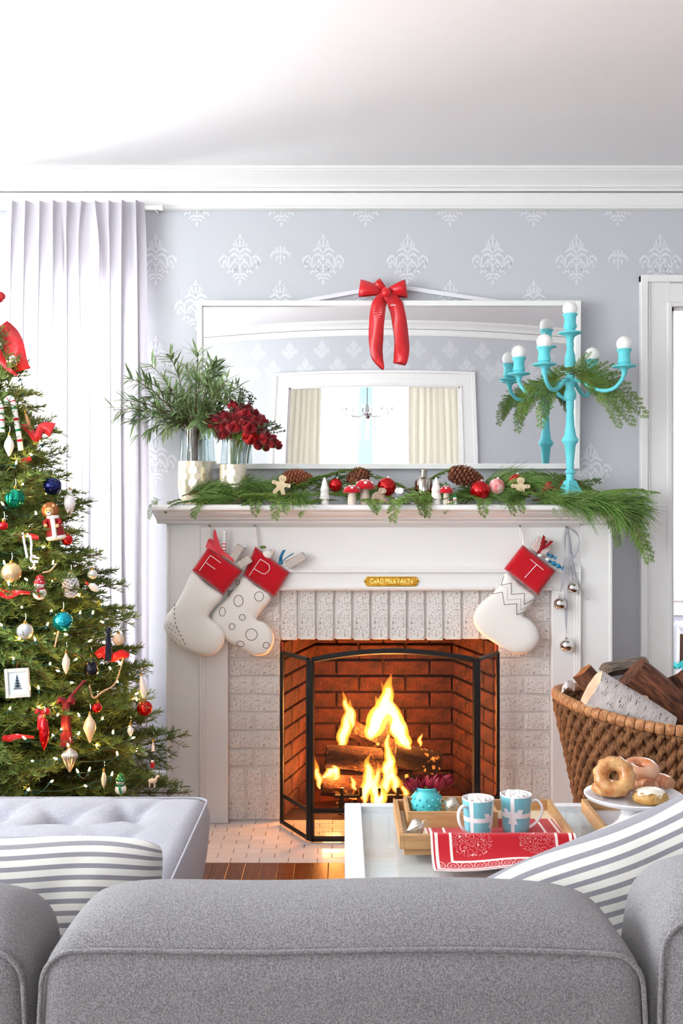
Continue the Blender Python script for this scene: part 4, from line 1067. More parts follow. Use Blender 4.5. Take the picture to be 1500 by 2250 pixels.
# a second, higher layer
for i in range(24):
    px = 400+i*40
    if 700 < px < 1030 and i % 3: continue
    y = 4.18+rng.uniform(0, .09); hi = .035 if 690 < px < 1040 else .06
    lo = Vector((XP(px, y), y, ZS+.03+rng.uniform(0, hi)))
    sprig(rng.choice(CED[:3]+PIN[:2]), lo, (0 if px < 520 else 180 if px > 1250 else 170 if rng.random() < .45 else 0)+rng.uniform(-30, 30), rng.uniform(4, 24), rng.uniform(-40, 40), rng.uniform(.8, 1.05))
LBL = 'cedar frond hanging down past the end of the mantel shelf near the doorway'
cd_hang = cedar_mesh('cedar_sprig', .30, 1.55, 9, .30, pw=.40, face=True); cd_sweep = cedar_mesh('cedar_sprig', .36, 1.42, 10, .30, pw=.50, face=True); cd_drop = cedar_mesh('cedar_sprig', .22, 1.62, 12, .24, pw=.30, face=True)
sprig(cd_hang, P(1322, 1104, 4.10), 0, 10, 0, 1.05, LBL, 'fronds hanging past the shelf end')
sprig(cd_hang, P(1318, 1100, 4.13), 6, 14, 0, .95, LBL, 'fronds hanging past the shelf end')
sprig(cd_hang, P(1315, 1112, 4.16), -6, -4, 0, .62, LBL, 'fronds hanging past the shelf end')
sprig(cd_drop, P(352, 1098, 4.10), 180, 10, 0, .42, 'short cedar tip hanging past the end of the shelf beside the curtain', 'tip past the curtain end')
# sprays wired onto the candelabra
cand_lab, cand_g = 'cedar spray draped over the candelabra arms', 'cedar sprays on the candelabra'
def hubp(px, py, Y=cY-.03): return P(px, py, Y)
for me, px, py, hd, pt, s in ((cd_sweep, 1246, 818, -4, 22, 1.02), (cd_sweep, 1250, 822, -16, 12, .92), (cd_sweep, 1262, 826, -24, 2, .78), (cd_drop, 1236, 836, 176, 4, .98), (cd_drop, 1222, 840, 190, 0, .72), (cd_sweep, 1240, 826, 184, 14, .50), (cd_drop, 1188, 845, 182, 10, .78), (cd_drop, 1175, 850, 176, 0, .52), (cd_sweep, 1230, 830, 200, 8, .58), (CED[1], 1250, 822, 35, 22, .6), (CED[4], 1248, 820, 250, 30, .8)):
    sprig(me, hubp(px, py), hd, pt, 0, s, cand_lab, cand_g)

# ================================================================== VASES WITH FOLIAGE AND FLOWERS
M_VGLASS = clear_glass('vase_glass', (.90, .93, .93, 1), .10, .01)
M_CHAMP = mat('hammered_champagne_silver', rgb(236, 224, 200), .3, metal=.9)
def vase(name, label, px, Y, r, z_top, zg, prof_out):
    x = XP(px, Y); t = thing(name, label, 'vase', (x, Y, ZS))
    outer = [(a*r, ZS+b*(z_top-ZS)) for a, b in prof_out]
    inner = [(max(a-.003, .001), z) for a, z in outer[::-1]][:-1]
    gb = put('glass_body', MB().lathe([(0.0, ZS+.001)]+outer+inner+[(0, ZS+.008)], 36, Matrix.Translation((x, Y, 0))), M_VGLASS, t, angle=60)
    # faceted metal band around the foot
    nb, rows = 26, 7; me_v = MB(); z0 = ZS+.002
    def rad(z):
        for (a, za), (b, zb_) in zip(outer, outer[1:]):
            if za <= z <= zb_: return a+(b-a)*(z-za)/max(zb_-za, 1e-6)
        return outer[-1][0]
    for rw in range(rows):
        za, zb_ = z0+(zg-z0)*rw/rows, z0+(zg-z0)*(rw+1)/rows; zm = (za+zb_)/2; o = .5*(rw % 2)
        for k in range(nb):
            a0, a1 = 2*PI*(k+o)/nb, 2*PI*(k+1+o)/nb; am = (a0+a1)/2
            pt = lambda a, z, q: (x+(rad(z)+q)*math.cos(a), Y+(rad(z)+q)*math.sin(a), z)
            me_v.add([pt(a0, za, .0016), pt(a1, za, .0016), pt(a1, zb_, .0016), pt(a0, zb_, .0016), pt(am, zm, .0010)], [(0, 1, 4), (1, 2, 4), (2, 3, 4), (3, 0, 4)])
    put('hammered_band', me_v, M_CHAMP, gb, angle=None, recalc=False)
    return x
VP = [(.70, .0), (.86, .04), (1.0, .20), (1.0, .34), (.96, .6), (.88, .85), (.84, 1.0)]
v1y, v2y = 4.30, 4.20
v1x = vase('tall_vase', 'tall clear vase with hammered champagne foot holding willow branches', 428, v1y, .066, ZP(942, v1y), ZP(1014, v1y), VP)
v2x = vase('short_vase', 'shorter clear vase with hammered champagne foot holding red ranunculus', 512, v2y, .053, ZP(966, v2y), ZP(1021, v2y), VP)
def long_leaf(mb, p, d, n, L, w_, curl):
    d = d.normalized(); s = d.cross(n); s = s.normalized() if s.length > 1e-4 else d.orthogonal().normalized(); nn = s.cross(d); o = len(mb.v); k = 4
    for i in range(k+1):
        t = i/k; c = p+d*L*t - nn*curl*L*t*t; h = w_*math.sin(PI*(.08+.88*t))
        mb.v += [tuple(c-s*h+nn*h*.25), tuple(c), tuple(c+s*h+nn*h*.25)]
    for i in range(k):
        a = o+i*3
        mb.f += [(a, a+1, a+4, a+3), (a+1, a+2, a+5, a+4)]; mb.m += [0, 0]
rng = random.Random(8)
tips = [(285, 830), (275, 880), (290, 925), (305, 955), (330, 800), (360, 945), (375, 785), (410, 800), (435, 775), (470, 800), (500, 835), (505, 870), (480, 850), (455, 890), (330, 870), (370, 850), (410, 860), (345, 905), (300, 905), (390, 925), (440, 930), (465, 940), (250, 900), (320, 835), (440, 830), (395, 900)]
for i, (tx, ty) in enumerate(tips):
    t = thing('willow_branch', 'slender willow branch with long grey green leaves in the tall vase', 'branch', (v1x, v1y, ZS+.05), group='willow branches in the tall vase')
    yy = v1y+rng.uniform(-.16, .07)
    a = Vector((v1x+rng.uniform(-.02, .02), v1y+rng.uniform(-.02, .02), ZS+.03)); m_ = Vector((v1x+(XP(tx, v1y)-v1x)*.12, v1y+(yy-v1y)*.12, ZP(950, v1y))); e = P(tx, ty, yy)
    mid = m_.lerp(e, .55)+Vector((0, 0, .035))
    c = crom([a, m_, mid, e], 8); put('stem', MB().tube(c, [.0028-.0018*k/len(c) for k in range(len(c))], 5), M_TWIG, t, recalc=False)
    lf = MB()
    for q in range(46):
        s = rng.uniform(.40, 1.0); k = min(int(s*(len(c)-1)), len(c)-2); p = c[k].lerp(c[k+1], s*(len(c)-1)-k); tg = (c[k+1]-c[k]).normalized()
        rv = Vector((rng.uniform(-1, 1), rng.uniform(-1, 1), rng.uniform(-.8, .8))); rv = (rv-tg*rv.dot(tg)).normalized()
        long_leaf(lf, p, tg*rng.uniform(.4, 1.1)+rv*.8, Vector((rng.uniform(-.3, .3), -.4, 1)), rng.uniform(.045, .085), rng.uniform(.0034, .0052), rng.uniform(.0, .35))
    put('leaves', lf, M_WILLOW, t, angle=None, recalc=False)
# ranunculus
M_PETAL = mat('crimson_petal', rgb(150, 4, 18), .6, var=rgb(176, 10, 26), vscale=30, sheen=.3, translucent=.1, rnd=.12)
M_PETAL2 = mat('bright_red_petal', rgb(200, 26, 36), .55, var=rgb(222, 60, 54), vscale=20, translucent=.12)
def bloom(seed, open_=.55, layers=6):
    rr = random.Random(seed); mb = MB()
    for L_ in range(layers):
        rad = .30+.70*L_/(layers-1); n = 5+(L_ > 2)
        top = .35+.45*L_/(layers-1)*open_*1.6
        for k in range(n):
            a0 = 2*PI*k/n+L_*.9; wd = 2*PI/n*1.35; o = len(mb.v); g_ = 5
            for i in range(g_+1):
                for j in range(g_+1):
                    u = (i/g_-.5); v = j/g_
                    th = PI-(PI-top-.12*abs(u)*2)*v; az = a0+wd*u*math.sin(PI*min(1, .35+v*.62))
                    r_ = rad*(1+.07*u+.05*v*rr.uniform(.6, 1.4))
                    mb.v.append((r_*math.sin(th)*math.cos(az), r_*math.sin(th)*math.sin(az), r_*math.cos(th)*.9))
            for i in range(g_):
                for j in range(g_): mb.f.append((o+i*(g_+1)+j, o+(i+1)*(g_+1)+j, o+(i+1)*(g_+1)+j+1, o+i*(g_+1)+j+1)); mb.m.append(0)
    mb.ball((0, 0, 0), .34, 10, 8)
    return mb
me_bl = [mesh('bloom', bloom(s), M_PETAL, angle=None, recalc=False) for s in (1, 2, 3)]; me_bl2 = mesh('bloom', bloom(4, .75), M_PETAL2, angle=None, recalc=False)
for i, (px, py, r, dd, lab) in enumerate(((466, 927, 15, -.03, 0), (486, 934, 14, -.05, 0), (489, 949, 14, -.05, 0), (514, 931, 18, -.06, 0), (490, 913, 12, -.01, 0), (512, 890, 11, .0, 0), (537, 904, 17, -.02, 0), (557, 918, 16, -.01, 0), (546, 932, 18, -.05, 0),
                                          (550, 959, 15, -.06, 'brighter red half-open ranunculus drooping over the short vase rim'), (583, 963, 13, -.03, 'round red ranunculus leaning out furthest beside a bud'), (567, 978, 9, -.03, 'small drooping dark red ranunculus under the half-open one'), (598, 974, 9, -.02, 'closed green and red ranunculus bud at the outer edge'), (520, 912, 14, -.03, 0))):
    Y = v2y+dd; c = P(px, py, Y); base = Vector((v2x, v2y, ZP(975, v2y)))
    t = thing('ranunculus', lab or 'full dark red ranunculus bloom in the short vase', 'flower', (v2x, v2y, ZS+.04), group='ranunculus in the short vase')
    dr = (c-base).normalized()+Vector((0, -.8, .25)); rr_ = r*1.22*Y/F
    o = link('bloom', me_bl2 if i in (9,) else me_bl[i % 3], t, c-ROOT[t.name], (align(dr) @ Matrix.Rotation(PI/2, 3, 'Y')).to_euler(), (rr_, rr_, rr_))
    foot = Vector((v2x+rng.uniform(-.025, .025), v2y+rng.uniform(-.025, .025), ZS+.012))
    put('stem', MB().tube(crom([foot, Vector((v2x+(c.x-v2x)*.25, v2y+(Y-v2y)*.25, ZP(972, v2y))), c-dr.normalized()*rr_*.5], 6), .0026, 6), M_STEM, t, recalc=False)
    put('sepals', MB().ball(c-dr.normalized()*rr_*.78, (rr_*.45,)*3, 8, 6), M_STEM, t)
def euc(px, py, bx, by, seed, label, n=46):
    rr = random.Random(seed); t = thing('eucalyptus_sprig', label, 'sprig', (v2x, v2y, ZS+.04)); e = P(px, py, v2y-.02); b = P(bx, by, v2y-.02); mb = MB(); lf = MB()
    for q in range(5):
        ee = e+Vector((rr.uniform(-.02, .02), rr.uniform(-.02, .02), rr.uniform(-.03, .0))); c = crom([b, b.lerp(ee, .5)+Vector((0, 0, .008)), ee], 6); mb.tube(c, .0010, 4)
        for k in range(n//3):
            s = rr.uniform(.3, 1); i = min(int(s*(len(c)-1)), len(c)-2); long_leaf(lf, c[i], Vector((rr.uniform(-1, 1), rr.uniform(-1, 1), rr.uniform(-.3, 1))), Vector((0, -1, .5)), rr.uniform(.008, .014), .0028, .1)
    put('stem', mb, M_TWIG, t, recalc=False); put('leaves', lf, M_EUC, t, angle=None, recalc=False)
euc(537, 846, 525, 925, 1, 'small-leaved eucalyptus sprig standing up behind the ranunculus'); euc(605, 925, 545, 960, 2, 'small-leaved eucalyptus sprig leaning out beside the ranunculus bud'); euc(508, 890, 505, 940, 5, 'dusty eucalyptus tuft among the ranunculus blooms', 30)

# ================================================================== ORNAMENTS ON THE MANTEL
M_CONE = mat('brown_pinecone', rgb(96, 52, 34), .75, var=rgb(140, 82, 56), vscale=60, bump=.2, bscale=200)
M_CONE2 = mat('reddish_pinecone', rgb(134, 72, 48), .75, var=rgb(168, 100, 68), vscale=60, bump=.2, bscale=200)
def pinecone(L, r, seed, n=110):
    rr = random.Random(seed); mb = MB(); mb.lathe([(0, -L*.48), (r*.45, -L*.4), (r*.6, -L*.1), (r*.45, L*.2), (r*.15, L*.45), (0, L*.48)], 10)
    for i in range(n):
        t = i/n; a = i*2.39996; z = -L*.47+L*.93*t; R = r*math.sin(PI*(.16+.80*t)**.85)*1.02
        out = Vector((math.cos(a), math.sin(a), .55+.5*t)).normalized(); s = Vector((-math.sin(a), math.cos(a), 0)); up = out.cross(s)
        p = Vector((math.cos(a)*R*.45, math.sin(a)*R*.45, z)); ln = R*.68+.004; w_ = .0052+.006*(1-t)
        tip = p+out*ln; k = up*.0017
        vs = [p-s*w_*.4-k, p+s*w_*.4-k, p+s*w_*.4+k, p-s*w_*.4+k, p+out*ln*.75-s*w_-k, p+out*ln*.75+s*w_-k, p+out*ln*.75+s*w_+k, p+out*ln*.75-s*w_+k, tip+up*.003, tip-up*.001]
        mb.add(vs, [(0, 1, 5, 4), (1, 2, 6, 5), (2, 3, 7, 6), (3, 0, 4, 7), (4, 5, 9), (6, 7, 8), (5, 6, 8, 9), (7, 4, 9, 8)])
    return mb
def cone_at(px, py, Y, L, r, ang, lab, seed, m, yaw=0):
    R = Matrix.Rotation(math.radians(yaw), 3, 'Z') @ Matrix.Rotation(math.radians(ang), 3, 'Y')
    link('pinecone', mesh('pinecone', pinecone(L, r, seed), m, smooth=False, recalc=False), None, P(px, py, Y), R.to_euler(), label=lab, cat='pinecone', group='pinecones on the mantel')
cone_at(652, 1050, 4.24, .125, .034, 86, 'long reddish pinecone under the arching cedar frond', 1, M_CONE2)
cone_at(787, 1050, 4.24, .10, .040, 62, 'plump brown pinecone behind the felt mushrooms', 2, M_CONE, 20)
cone_at(1022, 1046, 4.22, .145, .040, 100, 'largest brown pinecone with open scales lying beside the silver bottle', 3, M_CONE, -10)
cone_at(1160, 1068, 4.24, .08, .028, 100, 'small dark pinecone behind the plain wooden figure', 4, M_CONE)
def redball(px, py, Y, r, lab, m=M_REDGLASS):
    t = thing('red_bauble', lab, 'ornament', P(px, py+r, Y), group='red glass baubles on the mantel'); c = P(px, py, Y)
    put('globe', MB().ball(c, r*Y/F, 24, 16), m, t); put('cap', MB().lathe([(.006, 0), (.006, .006), (.004, .008), (0, .008)], 12, TR(c+Vector((.2, .3, .93)).normalized()*(r*Y/F-.001), align((.2, .3, .93)) @ Matrix.Rotation(PI/2, 3, 'Y'))), M_SILVER, t)
M_FROST = mat('frosted_red_glass', rgb(214, 60, 66), .35, var=rgb(240, 205, 200), vscale=35, spec=.7)
redball(737, 1066, 4.20, 15, 'small red glass bauble beside the white ceramic tree'); redball(849, 1070, 4.21, 21, 'red glass bauble behind the two felt mice'); redball(1054, 1078, 4.16, 22, 'shiny red glass bauble below the largest pinecone')
redball(1091, 1069, 4.17, 18, 'frosted red and white glass bauble', M_FROST); redball(1134, 1060, 4.20, 19, 'dark red glass bauble behind the plain wooden figure')
# white ceramic trees
M_CERAM = mat('white_glazed_ceramic', rgb(240, 236, 230), .2, coat=.4)
def ceramic_tree(px, Y, h, r, lab, tw):
    x = XP(px, Y); pr = [(0, 0), (r*.80, 0), (r*.85, .1*h), (r*.78, .18*h), (r*1.0, .20*h), (r*1.04, .24*h), (r*.88, .34*h), (r*.78, .48*h), (r*.86, .50*h), (r*.88, .54*h), (r*.66, .68*h), (r*.54, .74*h), (r*.58, .77*h), (r*.40, .88*h), (r*.12, .99*h), (0, h)]
    t = thing('ceramic_tree', lab, 'figurine', (x, Y, ZS), group='white ceramic trees')
    put('body', MB().lathe(pr, 24, Matrix.Translation((x, Y, ZS))), M_CERAM, t, angle=50)
    if tw:
        put('glaze_swirl', MB().tube([(x+r*.95*(1-.5*k/30)*math.cos(k*.35-2.2), Y+r*.95*(1-.5*k/30)*math.sin(k*.35-2.2), ZS+h*(.28+.4*k/30)) for k in range(31)], .0015, 5), M_CERAM, t)
ceramic_tree(713, 4.10, .105, .0195, 'slim white ceramic tree with swirled glaze beside a mushroom pair', True)
ceramic_tree(958, 4.10, .105, .0215, 'white ceramic tree between the silver bottle and a lone mushroom', False)
# felt mushrooms
M_MSTEM = mat('beige_felt', rgb(222, 204, 188), .9, sheen=.3, bump=.2, bscale=300)
def mushroom(px, Y, ytop, r, lab, seed):
    rr = random.Random(seed); x = XP(px, Y); zc_ = ZP(ytop, Y); R = r*Y/F; h = zc_-ZS
    t = thing('felt_mushroom', lab, 'figurine', (x, Y, ZS), group='red felt mushrooms')
    put('stalk', MB().lathe([(0, 0), (R*.48, 0), (R*.46, h*.3), (R*.36, h*.75), (0, h*.76)], 18, TR((x, Y, ZS))), M_MSTEM, t)
    cp = [(0, h*.62), (R*.9, h*.60), (R, h*.66), (R*.96, h*.74), (R*.75, h*.88), (R*.4, h*.97), (0, h)]
    cp_o = put('cap', MB().lathe(cp, 24, TR((x, Y, ZS))), M_REDFELT, t, angle=70)
    for k in range(11):
        a = -PI/2+(k-5)*.62+rr.uniform(-.15, .15); q = (.35, .72)[k % 2]; zz = h*(.955 if q < .5 else .865)
        n = Vector((math.cos(a)*q, math.sin(a)*q, .8)).normalized(); p = Vector((x+R*q*1.03*math.cos(a), Y+R*q*1.03*math.sin(a), ZS+zz))
        put('white_dot', MB().lathe([(0, -.001), (R*.17, -.001), (R*.15, .0016), (0, .002)], 10, TR(p, align(n) @ Matrix.Rotation(PI/2, 3, 'Y'))), M_CREAM, cp_o)
mushroom(773, 4.085, 1066, 20, 'shorter red felt mushroom of the pair, cap heavily dotted', 1); mushroom(801, 4.12, 1053, 23, 'taller red felt mushroom of the pair', 2); mushroom(980, 4.09, 1067, 15, 'lone small red felt mushroom beside the white ceramic tree', 3)
# felt mice
def mouse(px, Y, s, m, mear, lab):
    x = XP(px, Y); c = Vector((x, Y, ZS)); t = thing('felt_mouse', lab, 'figurine', c, group='felt mice')
    prof = [(-.040, .012, .010), (-.034, .021, .018), (-.020, .0265, .023), (-.002, .0275, .024), (.014, .0245, .022), (.026, .018, .017), (.034, .0105, .011), (.040, .003, .004)]
    mb = MB(); n = 16; vs = []; fs = []
    for i, (u, rz, ry) in enumerate(prof):
        for k in range(n):
            a = 2*PI*k/n; vs.append(c+Vector((s*(u*.84), -.55*max(u, 0)*1.0+ry*math.cos(a), max(0.0015, rz*.9+rz*.92*math.sin(a)-.10*max(u, 0)*rz*8))))
    for i in range(len(prof)-1):
        for k in range(n): fs.append((i*n+k, i*n+(k+1) % n, (i+1)*n+(k+1) % n, (i+1)*n+k))
    fs += [tuple(range(n)), tuple(range((len(prof)-1)*n, len(prof)*n))]
    put('body', mb.add(vs, fs), m, t, angle=None)
    for e in (-1, 1):
        p = c+Vector((s*(.010+.004*e), -.012+.013*e-.004, .052)); R = align((s*.25, -1, .2)) @ Matrix.Rotation(PI/2, 3, 'Y')
        put('ear', MB().lathe([(0, -.002), (.011, -.0015), (.0125, 0), (.011, .0025), (.007, .001), (0, .0005)], 16, TR(p, R)), mear, t)
    for e in (-1, 1): put('eye', MB().ball(c+Vector((s*(.021+.001*e), -.012+.0155*e-.004, .029)), .0024, 8, 6), M_DARK, t)
    put('nose', MB().ball(c+Vector((s*.0335, -.022, .018)), .003, 8, 6), mat('pink_felt', rgb(190, 130, 120), .9), t)
    put('tail', MB().tube(crom([c+Vector((-s*.032, 0, .010)), c+Vector((-s*.046, -.01, .005)), c+Vector((-s*.044, -.028, .004))], 5), [.0022]*11, 6), mear, t)
M_MOUSEB = mat('brown_felt', rgb(150, 122, 102), .95, var=rgb(176, 150, 128), vscale=60, sheen=.5, bump=.35, bscale=350); M_MOUSEG = mat('grey_felt', rgb(122, 124, 132), .95, var=rgb(148, 150, 158), vscale=60, sheen=.5, bump=.35, bscale=350)
mouse(834, 4.10, 1, M_MOUSEB, mat('tan_felt', rgb(196, 168, 146), .9), 'brown felt mouse facing a grey one on the mantel'); mouse(882, 4.10, -1, M_MOUSEG, mat('pale_grey_felt', rgb(226, 222, 222), .9), 'grey felt mouse with pale ears on the mantel')
# mercury bottle
x, Y = XP(930, 4.16), 4.16
put('silver_bottle', MB().lathe([(0, 0), (.030, 0), (.032, .004), (.033, .05), (.034, .085), (.031, .098), (.014, .106), (.0125, .112), (.0125, .128), (.015, .130), (.015, .134), (.010, .134), (.009, .11), (0, .108)], 28, TR((x, Y, ZS))), mat('smoky_mercury_glass', rgb(150, 140, 128), .12, metal=1.0, var=rgb(196, 188, 176), vscale=70), label='small smoky silver glass bottle on the mantel', cat='bottle', angle=40)
# wooden gingerbread figures
M_WOOD = mat('pale_birch_wood', rgb(228, 206, 170), .7, var=rgb(214, 188, 148), vscale=20, vstretch=(1, 1, 8))
def ginger(px, py, Y, ang, lab, arms=1.0):
    R = math.radians(ang); half = [(0, 24), (6, 23), (9, 18), (8, 12), (5, 9), (10, 7), (19, 8), (23, 4), (21, -1), (11, -2), (10, -8), (15, -17), (14, -22), (8, -23), (3, -15), (0, -12)]
    pts = half+[(-a, b) for a, b in half[-2:0:-1]]
    pts = [(px+(a*math.cos(R)+b*math.sin(R))*.92, py-(b*math.cos(R)-a*math.sin(R))*.92) for a, b in pts]
    t = thing('gingerbread_figure', lab, 'ornament', P(px, py+20, Y), group='wooden gingerbread figures')
    poly = pxpoly(pts, Y, 4); put('body', MB().extr(poly, Y-.003, Y+.003, 'y'), M_WOOD, t, angle=40)
    def q(a, b): return P(px+(a*math.cos(R)+b*math.sin(R))*.92, py-(b*math.cos(R)-a*math.sin(R))*.92, Y-.0032)
    for e in (-3, 3): put('eye', MB().ball(q(e, 18), .0009, 6, 4), M_THREAD_D, t)
    put('smile', MB().tube([q(-4, 15), q(-2, 13), q(2, 13), q(4, 15)], .0006, 5), M_THREAD_D, t)
    for sg in (-1, 1):
        put('cuff_line', MB().tube([q(sg*17, 7), q(sg*15, 3), q(sg*17, -.5)], .0006, 5), M_THREAD_D, t); put('cuff_line', MB().tube([q(sg*9, -17), q(sg*13, -15)], .0006, 5), M_THREAD_D, t)
ginger(617, 1066, 4.12, 14, 'wooden gingerbread figure with drawn face leaning beside the long pinecone'); ginger(1143, 1071, 4.12, 2, 'plain wooden gingerbread figure among the red baubles')
# tiny snowman with gift
t = thing('tiny_snowman', 'tiny snowman figurine with green hat and red scarf', 'figurine', P(999, 1108, 4.085)); c = Vector((XP(999, 4.085), 4.085, ZS))
M_GREEN = mat('green_enamel', rgb(20, 120, 60), .4); M_SNOWP = mat('snow_white_porcelain', rgb(246, 242, 238), .3)
put('body', MB().ball(c+Vector((0, 0, .009)), (.010, .010, .010), 12, 8).ball(c+Vector((0, 0, .023)), .008, 12, 8), M_SNOWP, t)
put('hat', MB().lathe([(0, .028), (.011, .028), (.010, .031), (.006, .032), (.005, .038), (0, .039)], 12, TR(c)), M_GREEN, t); put('scarf', MB().lathe([(.007, .015), (.0088, .017), (.007, .019)], 12, TR(c), cap=False), M_REDFELT, t)
t = thing('tiny_gift', 'tiny red and white gift beside the tiny snowman', 'figurine', P(988, 1108, 4.085)); c = Vector((XP(988, 4.085), 4.085, ZS))
put('box', MB().box(c.x-.007, c.x+.007, c.y-.007, c.y+.007, ZS, ZS+.013, .001), M_SNOWP, t, smooth=False); put('ribbon', MB().box(c.x-.0015, c.x+.0015, c.y-.0076, c.y+.0076, ZS, ZS+.0136), M_REDFELT, t, smooth=False)
put('red_ribbon_scrap', MB().strip(crom([P(1190, 1078, 4.22), P(1205, 1066, 4.2), P(1222, 1072, 4.22), P(1236, 1062, 4.24)], 4), (0, .004, .014), .001), M_RED, label='loop of red ribbon tucked in greenery beside the candelabra foot', cat='ribbon')

# ================================================================== STOCKINGS
def chevron_mat(name, c1, c2, k=90, zk=45):
    m = mat(name, c1, .6); nt = m.node_tree; L = nt.links.new; b = nt.nodes['Principled BSDF']
    tc = nt.nodes.new('ShaderNodeTexCoord'); sp = nt.nodes.new('ShaderNodeSeparateXYZ'); L(tc.outputs['Object'], sp.inputs[0])
    def M2(op, a, v):
        n = nt.nodes.new('ShaderNodeMath'); n.operation = op; L(a, n.inputs[0])
        if hasattr(v, 'links'): L(v, n.inputs[1])
        elif v is not None: n.inputs[1].default_value = v
        return n.outputs[0]
    z = M2('FRACT', M2('MULTIPLY', sp.outputs[2], zk), None); tri = M2('ABSOLUTE', M2('SUBTRACT', z, .5), None)
    s = M2('ADD', M2('MULTIPLY', sp.outputs[0], k), M2('MULTIPLY', tri, 1.6)); w_ = M2('LESS_THAN', M2('FRACT', s, None), .38)
    mx = nt.nodes.new('ShaderNodeMix'); mx.data_type = 'RGBA'; mx.inputs[6].default_value = c1; mx.inputs[7].default_value = c2
    L(w_, mx.inputs[0]); L(mx.outputs[2], b.inputs['Base Color']); return m
M_CHEV = chevron_mat('chevron_gift_wrap', rgb(232, 224, 216), rgb(120, 100, 92), 150, 60)
M_CHEVR = chevron_mat('red_chevron_gift_wrap', rgb(236, 228, 220), rgb(150, 70, 64), 150, 60)
M_BLUE = mat('teal_blue_ribbon', rgb(12, 110, 150), .4, sheen=.2)
M_PINK = mat('coral_red_ribbon', rgb(222, 62, 72), .45, sheen=.2)
M_HOOK = mat('small_dark_hook', rgb(90, 84, 80), .4, metal=.8)
ST = 1/4.1667
def zoomer(ox, oy): return lambda a, b: (ox+a*ST, oy+b*ST)
def stocking(label, Y, z, cuff, leg, loop_px):
    cpts = [z(a, b) for a, b in cuff]; lpts = [z(a, b) for a, b in leg]
    low = max(p[1] for p in lpts)
    t = thing('stocking', label, 'stocking', P(lpts[0][0], low, Y), group='christmas stockings hanging from the mantel')
    pl = pxpoly(lpts, Y, 4); body_o = put('body', puff(pl, Y, .020, .055, .009), M_CREAM, t, angle=None)
    cc = []
    for (p, q) in zip(cpts, cpts[1:]+cpts[:1]): cc += [(p[0]+(q[0]-p[0])*k/6, p[1]+(q[1]-p[1])*k/6) for k in range(6)]
    pc = pxpoly(cc, Y, 1, False); t['_']=0; cuff_o = put('cuff', puff(pc, Y-.001, .023, .03, .009), M_REDFELT, t, angle=None)
    a = P(cpts[0][0]+3, cpts[0][1]+6, Y); h = P(*loop_px, 4.186)
    put('hanging_loop', MB().strip(crom([a, a.lerp(h, .5)+Vector((.003, -.004, 0)), h, a.lerp(h, .5)+Vector((-.004, .004, 0)), a+Vector((.004, .006, 0))], 4), (.0028, 0, 0), .001), M_THREAD_W, t, angle=None)
    put('hook', MB().tube(crom([h+Vector((0, .024, .004)), h+Vector((0, .006, .003)), h+Vector((0, -.004, -.002)), h+Vector((0, -.006, .006))], 3), .0016, 6), M_HOOK, t)
    def on(a, b, poly=pl, T=.020, R=.055):
        x, zz = z(a, b); xx, zw = XP(x, Y), ZP(zz, Y); return Vector((xx, Y-puff_h(xx, zw, poly, T, R)-.0012, zw))
    del t['_']; return (body_o, cuff_o), on, pc
def seam(t, nm, pts, m, r=.0011):
    t = t[1] if nm == 'stitched_letter' else t[0]
    put(nm, MB().tube(pts, r, 5), m, t)
# F
zf = zoomer(340, 1120)
tF, onF, pcF = stocking('cream stocking with red cuff stitched F and dashed heel', 4.148, zf, [(490, 340), (805, 560), (630, 780), (340, 555)],
    [(350, 572), (270, 720), (190, 865), (110, 960), (82, 1050), (108, 1125), (180, 1205), (270, 1275), (380, 1325), (460, 1342), (540, 1332), (605, 1275), (640, 1185), (628, 1110), (580, 1050), (500, 980), (545, 900), (622, 785), (490, 690)], (460, 1156))
def onC(z, pc, Y): return lambda a, b: (lambda xx, zw: Vector((xx, Y-.001-puff_h(xx, zw, pc, .023, .03)-.0015, zw)))(XP(z(a, b)[0], Y), ZP(z(a, b)[1], Y))
cF = onC(zf, pcF, 4.148)
def line(f, p, q, n=6): return [f(p[0]+(q[0]-p[0])*k/n, p[1]+(q[1]-p[1])*k/n) for k in range(n+1)]
for p, q in (((415, 555), (515, 415)), ((515, 415), (612, 485)), ((475, 480), (560, 542))): seam(tF, 'stitched_letter', line(cF, p, q), M_THREAD_W, .0014)
arc = [(v.x, v.y) for v in crom([(182, 868, 0), (184, 960, 0), (205, 1060, 0), (250, 1155, 0), (290, 1240, 0)], 5)]
for i in range(0, len(arc)-1, 2): seam(tF, 'heel_stitch', [onF(*arc[i]), onF(*arc[i+1])], M_THREAD_D, .0013)
for i in range(14):
    a, b = 120+(i % 4)*26+i*3, 1010+(i//4)*58+(i % 4)*22; seam(tF, 'heel_stitch', [onF(a, b), onF(a+8, b+16)], M_THREAD_D, .0007)
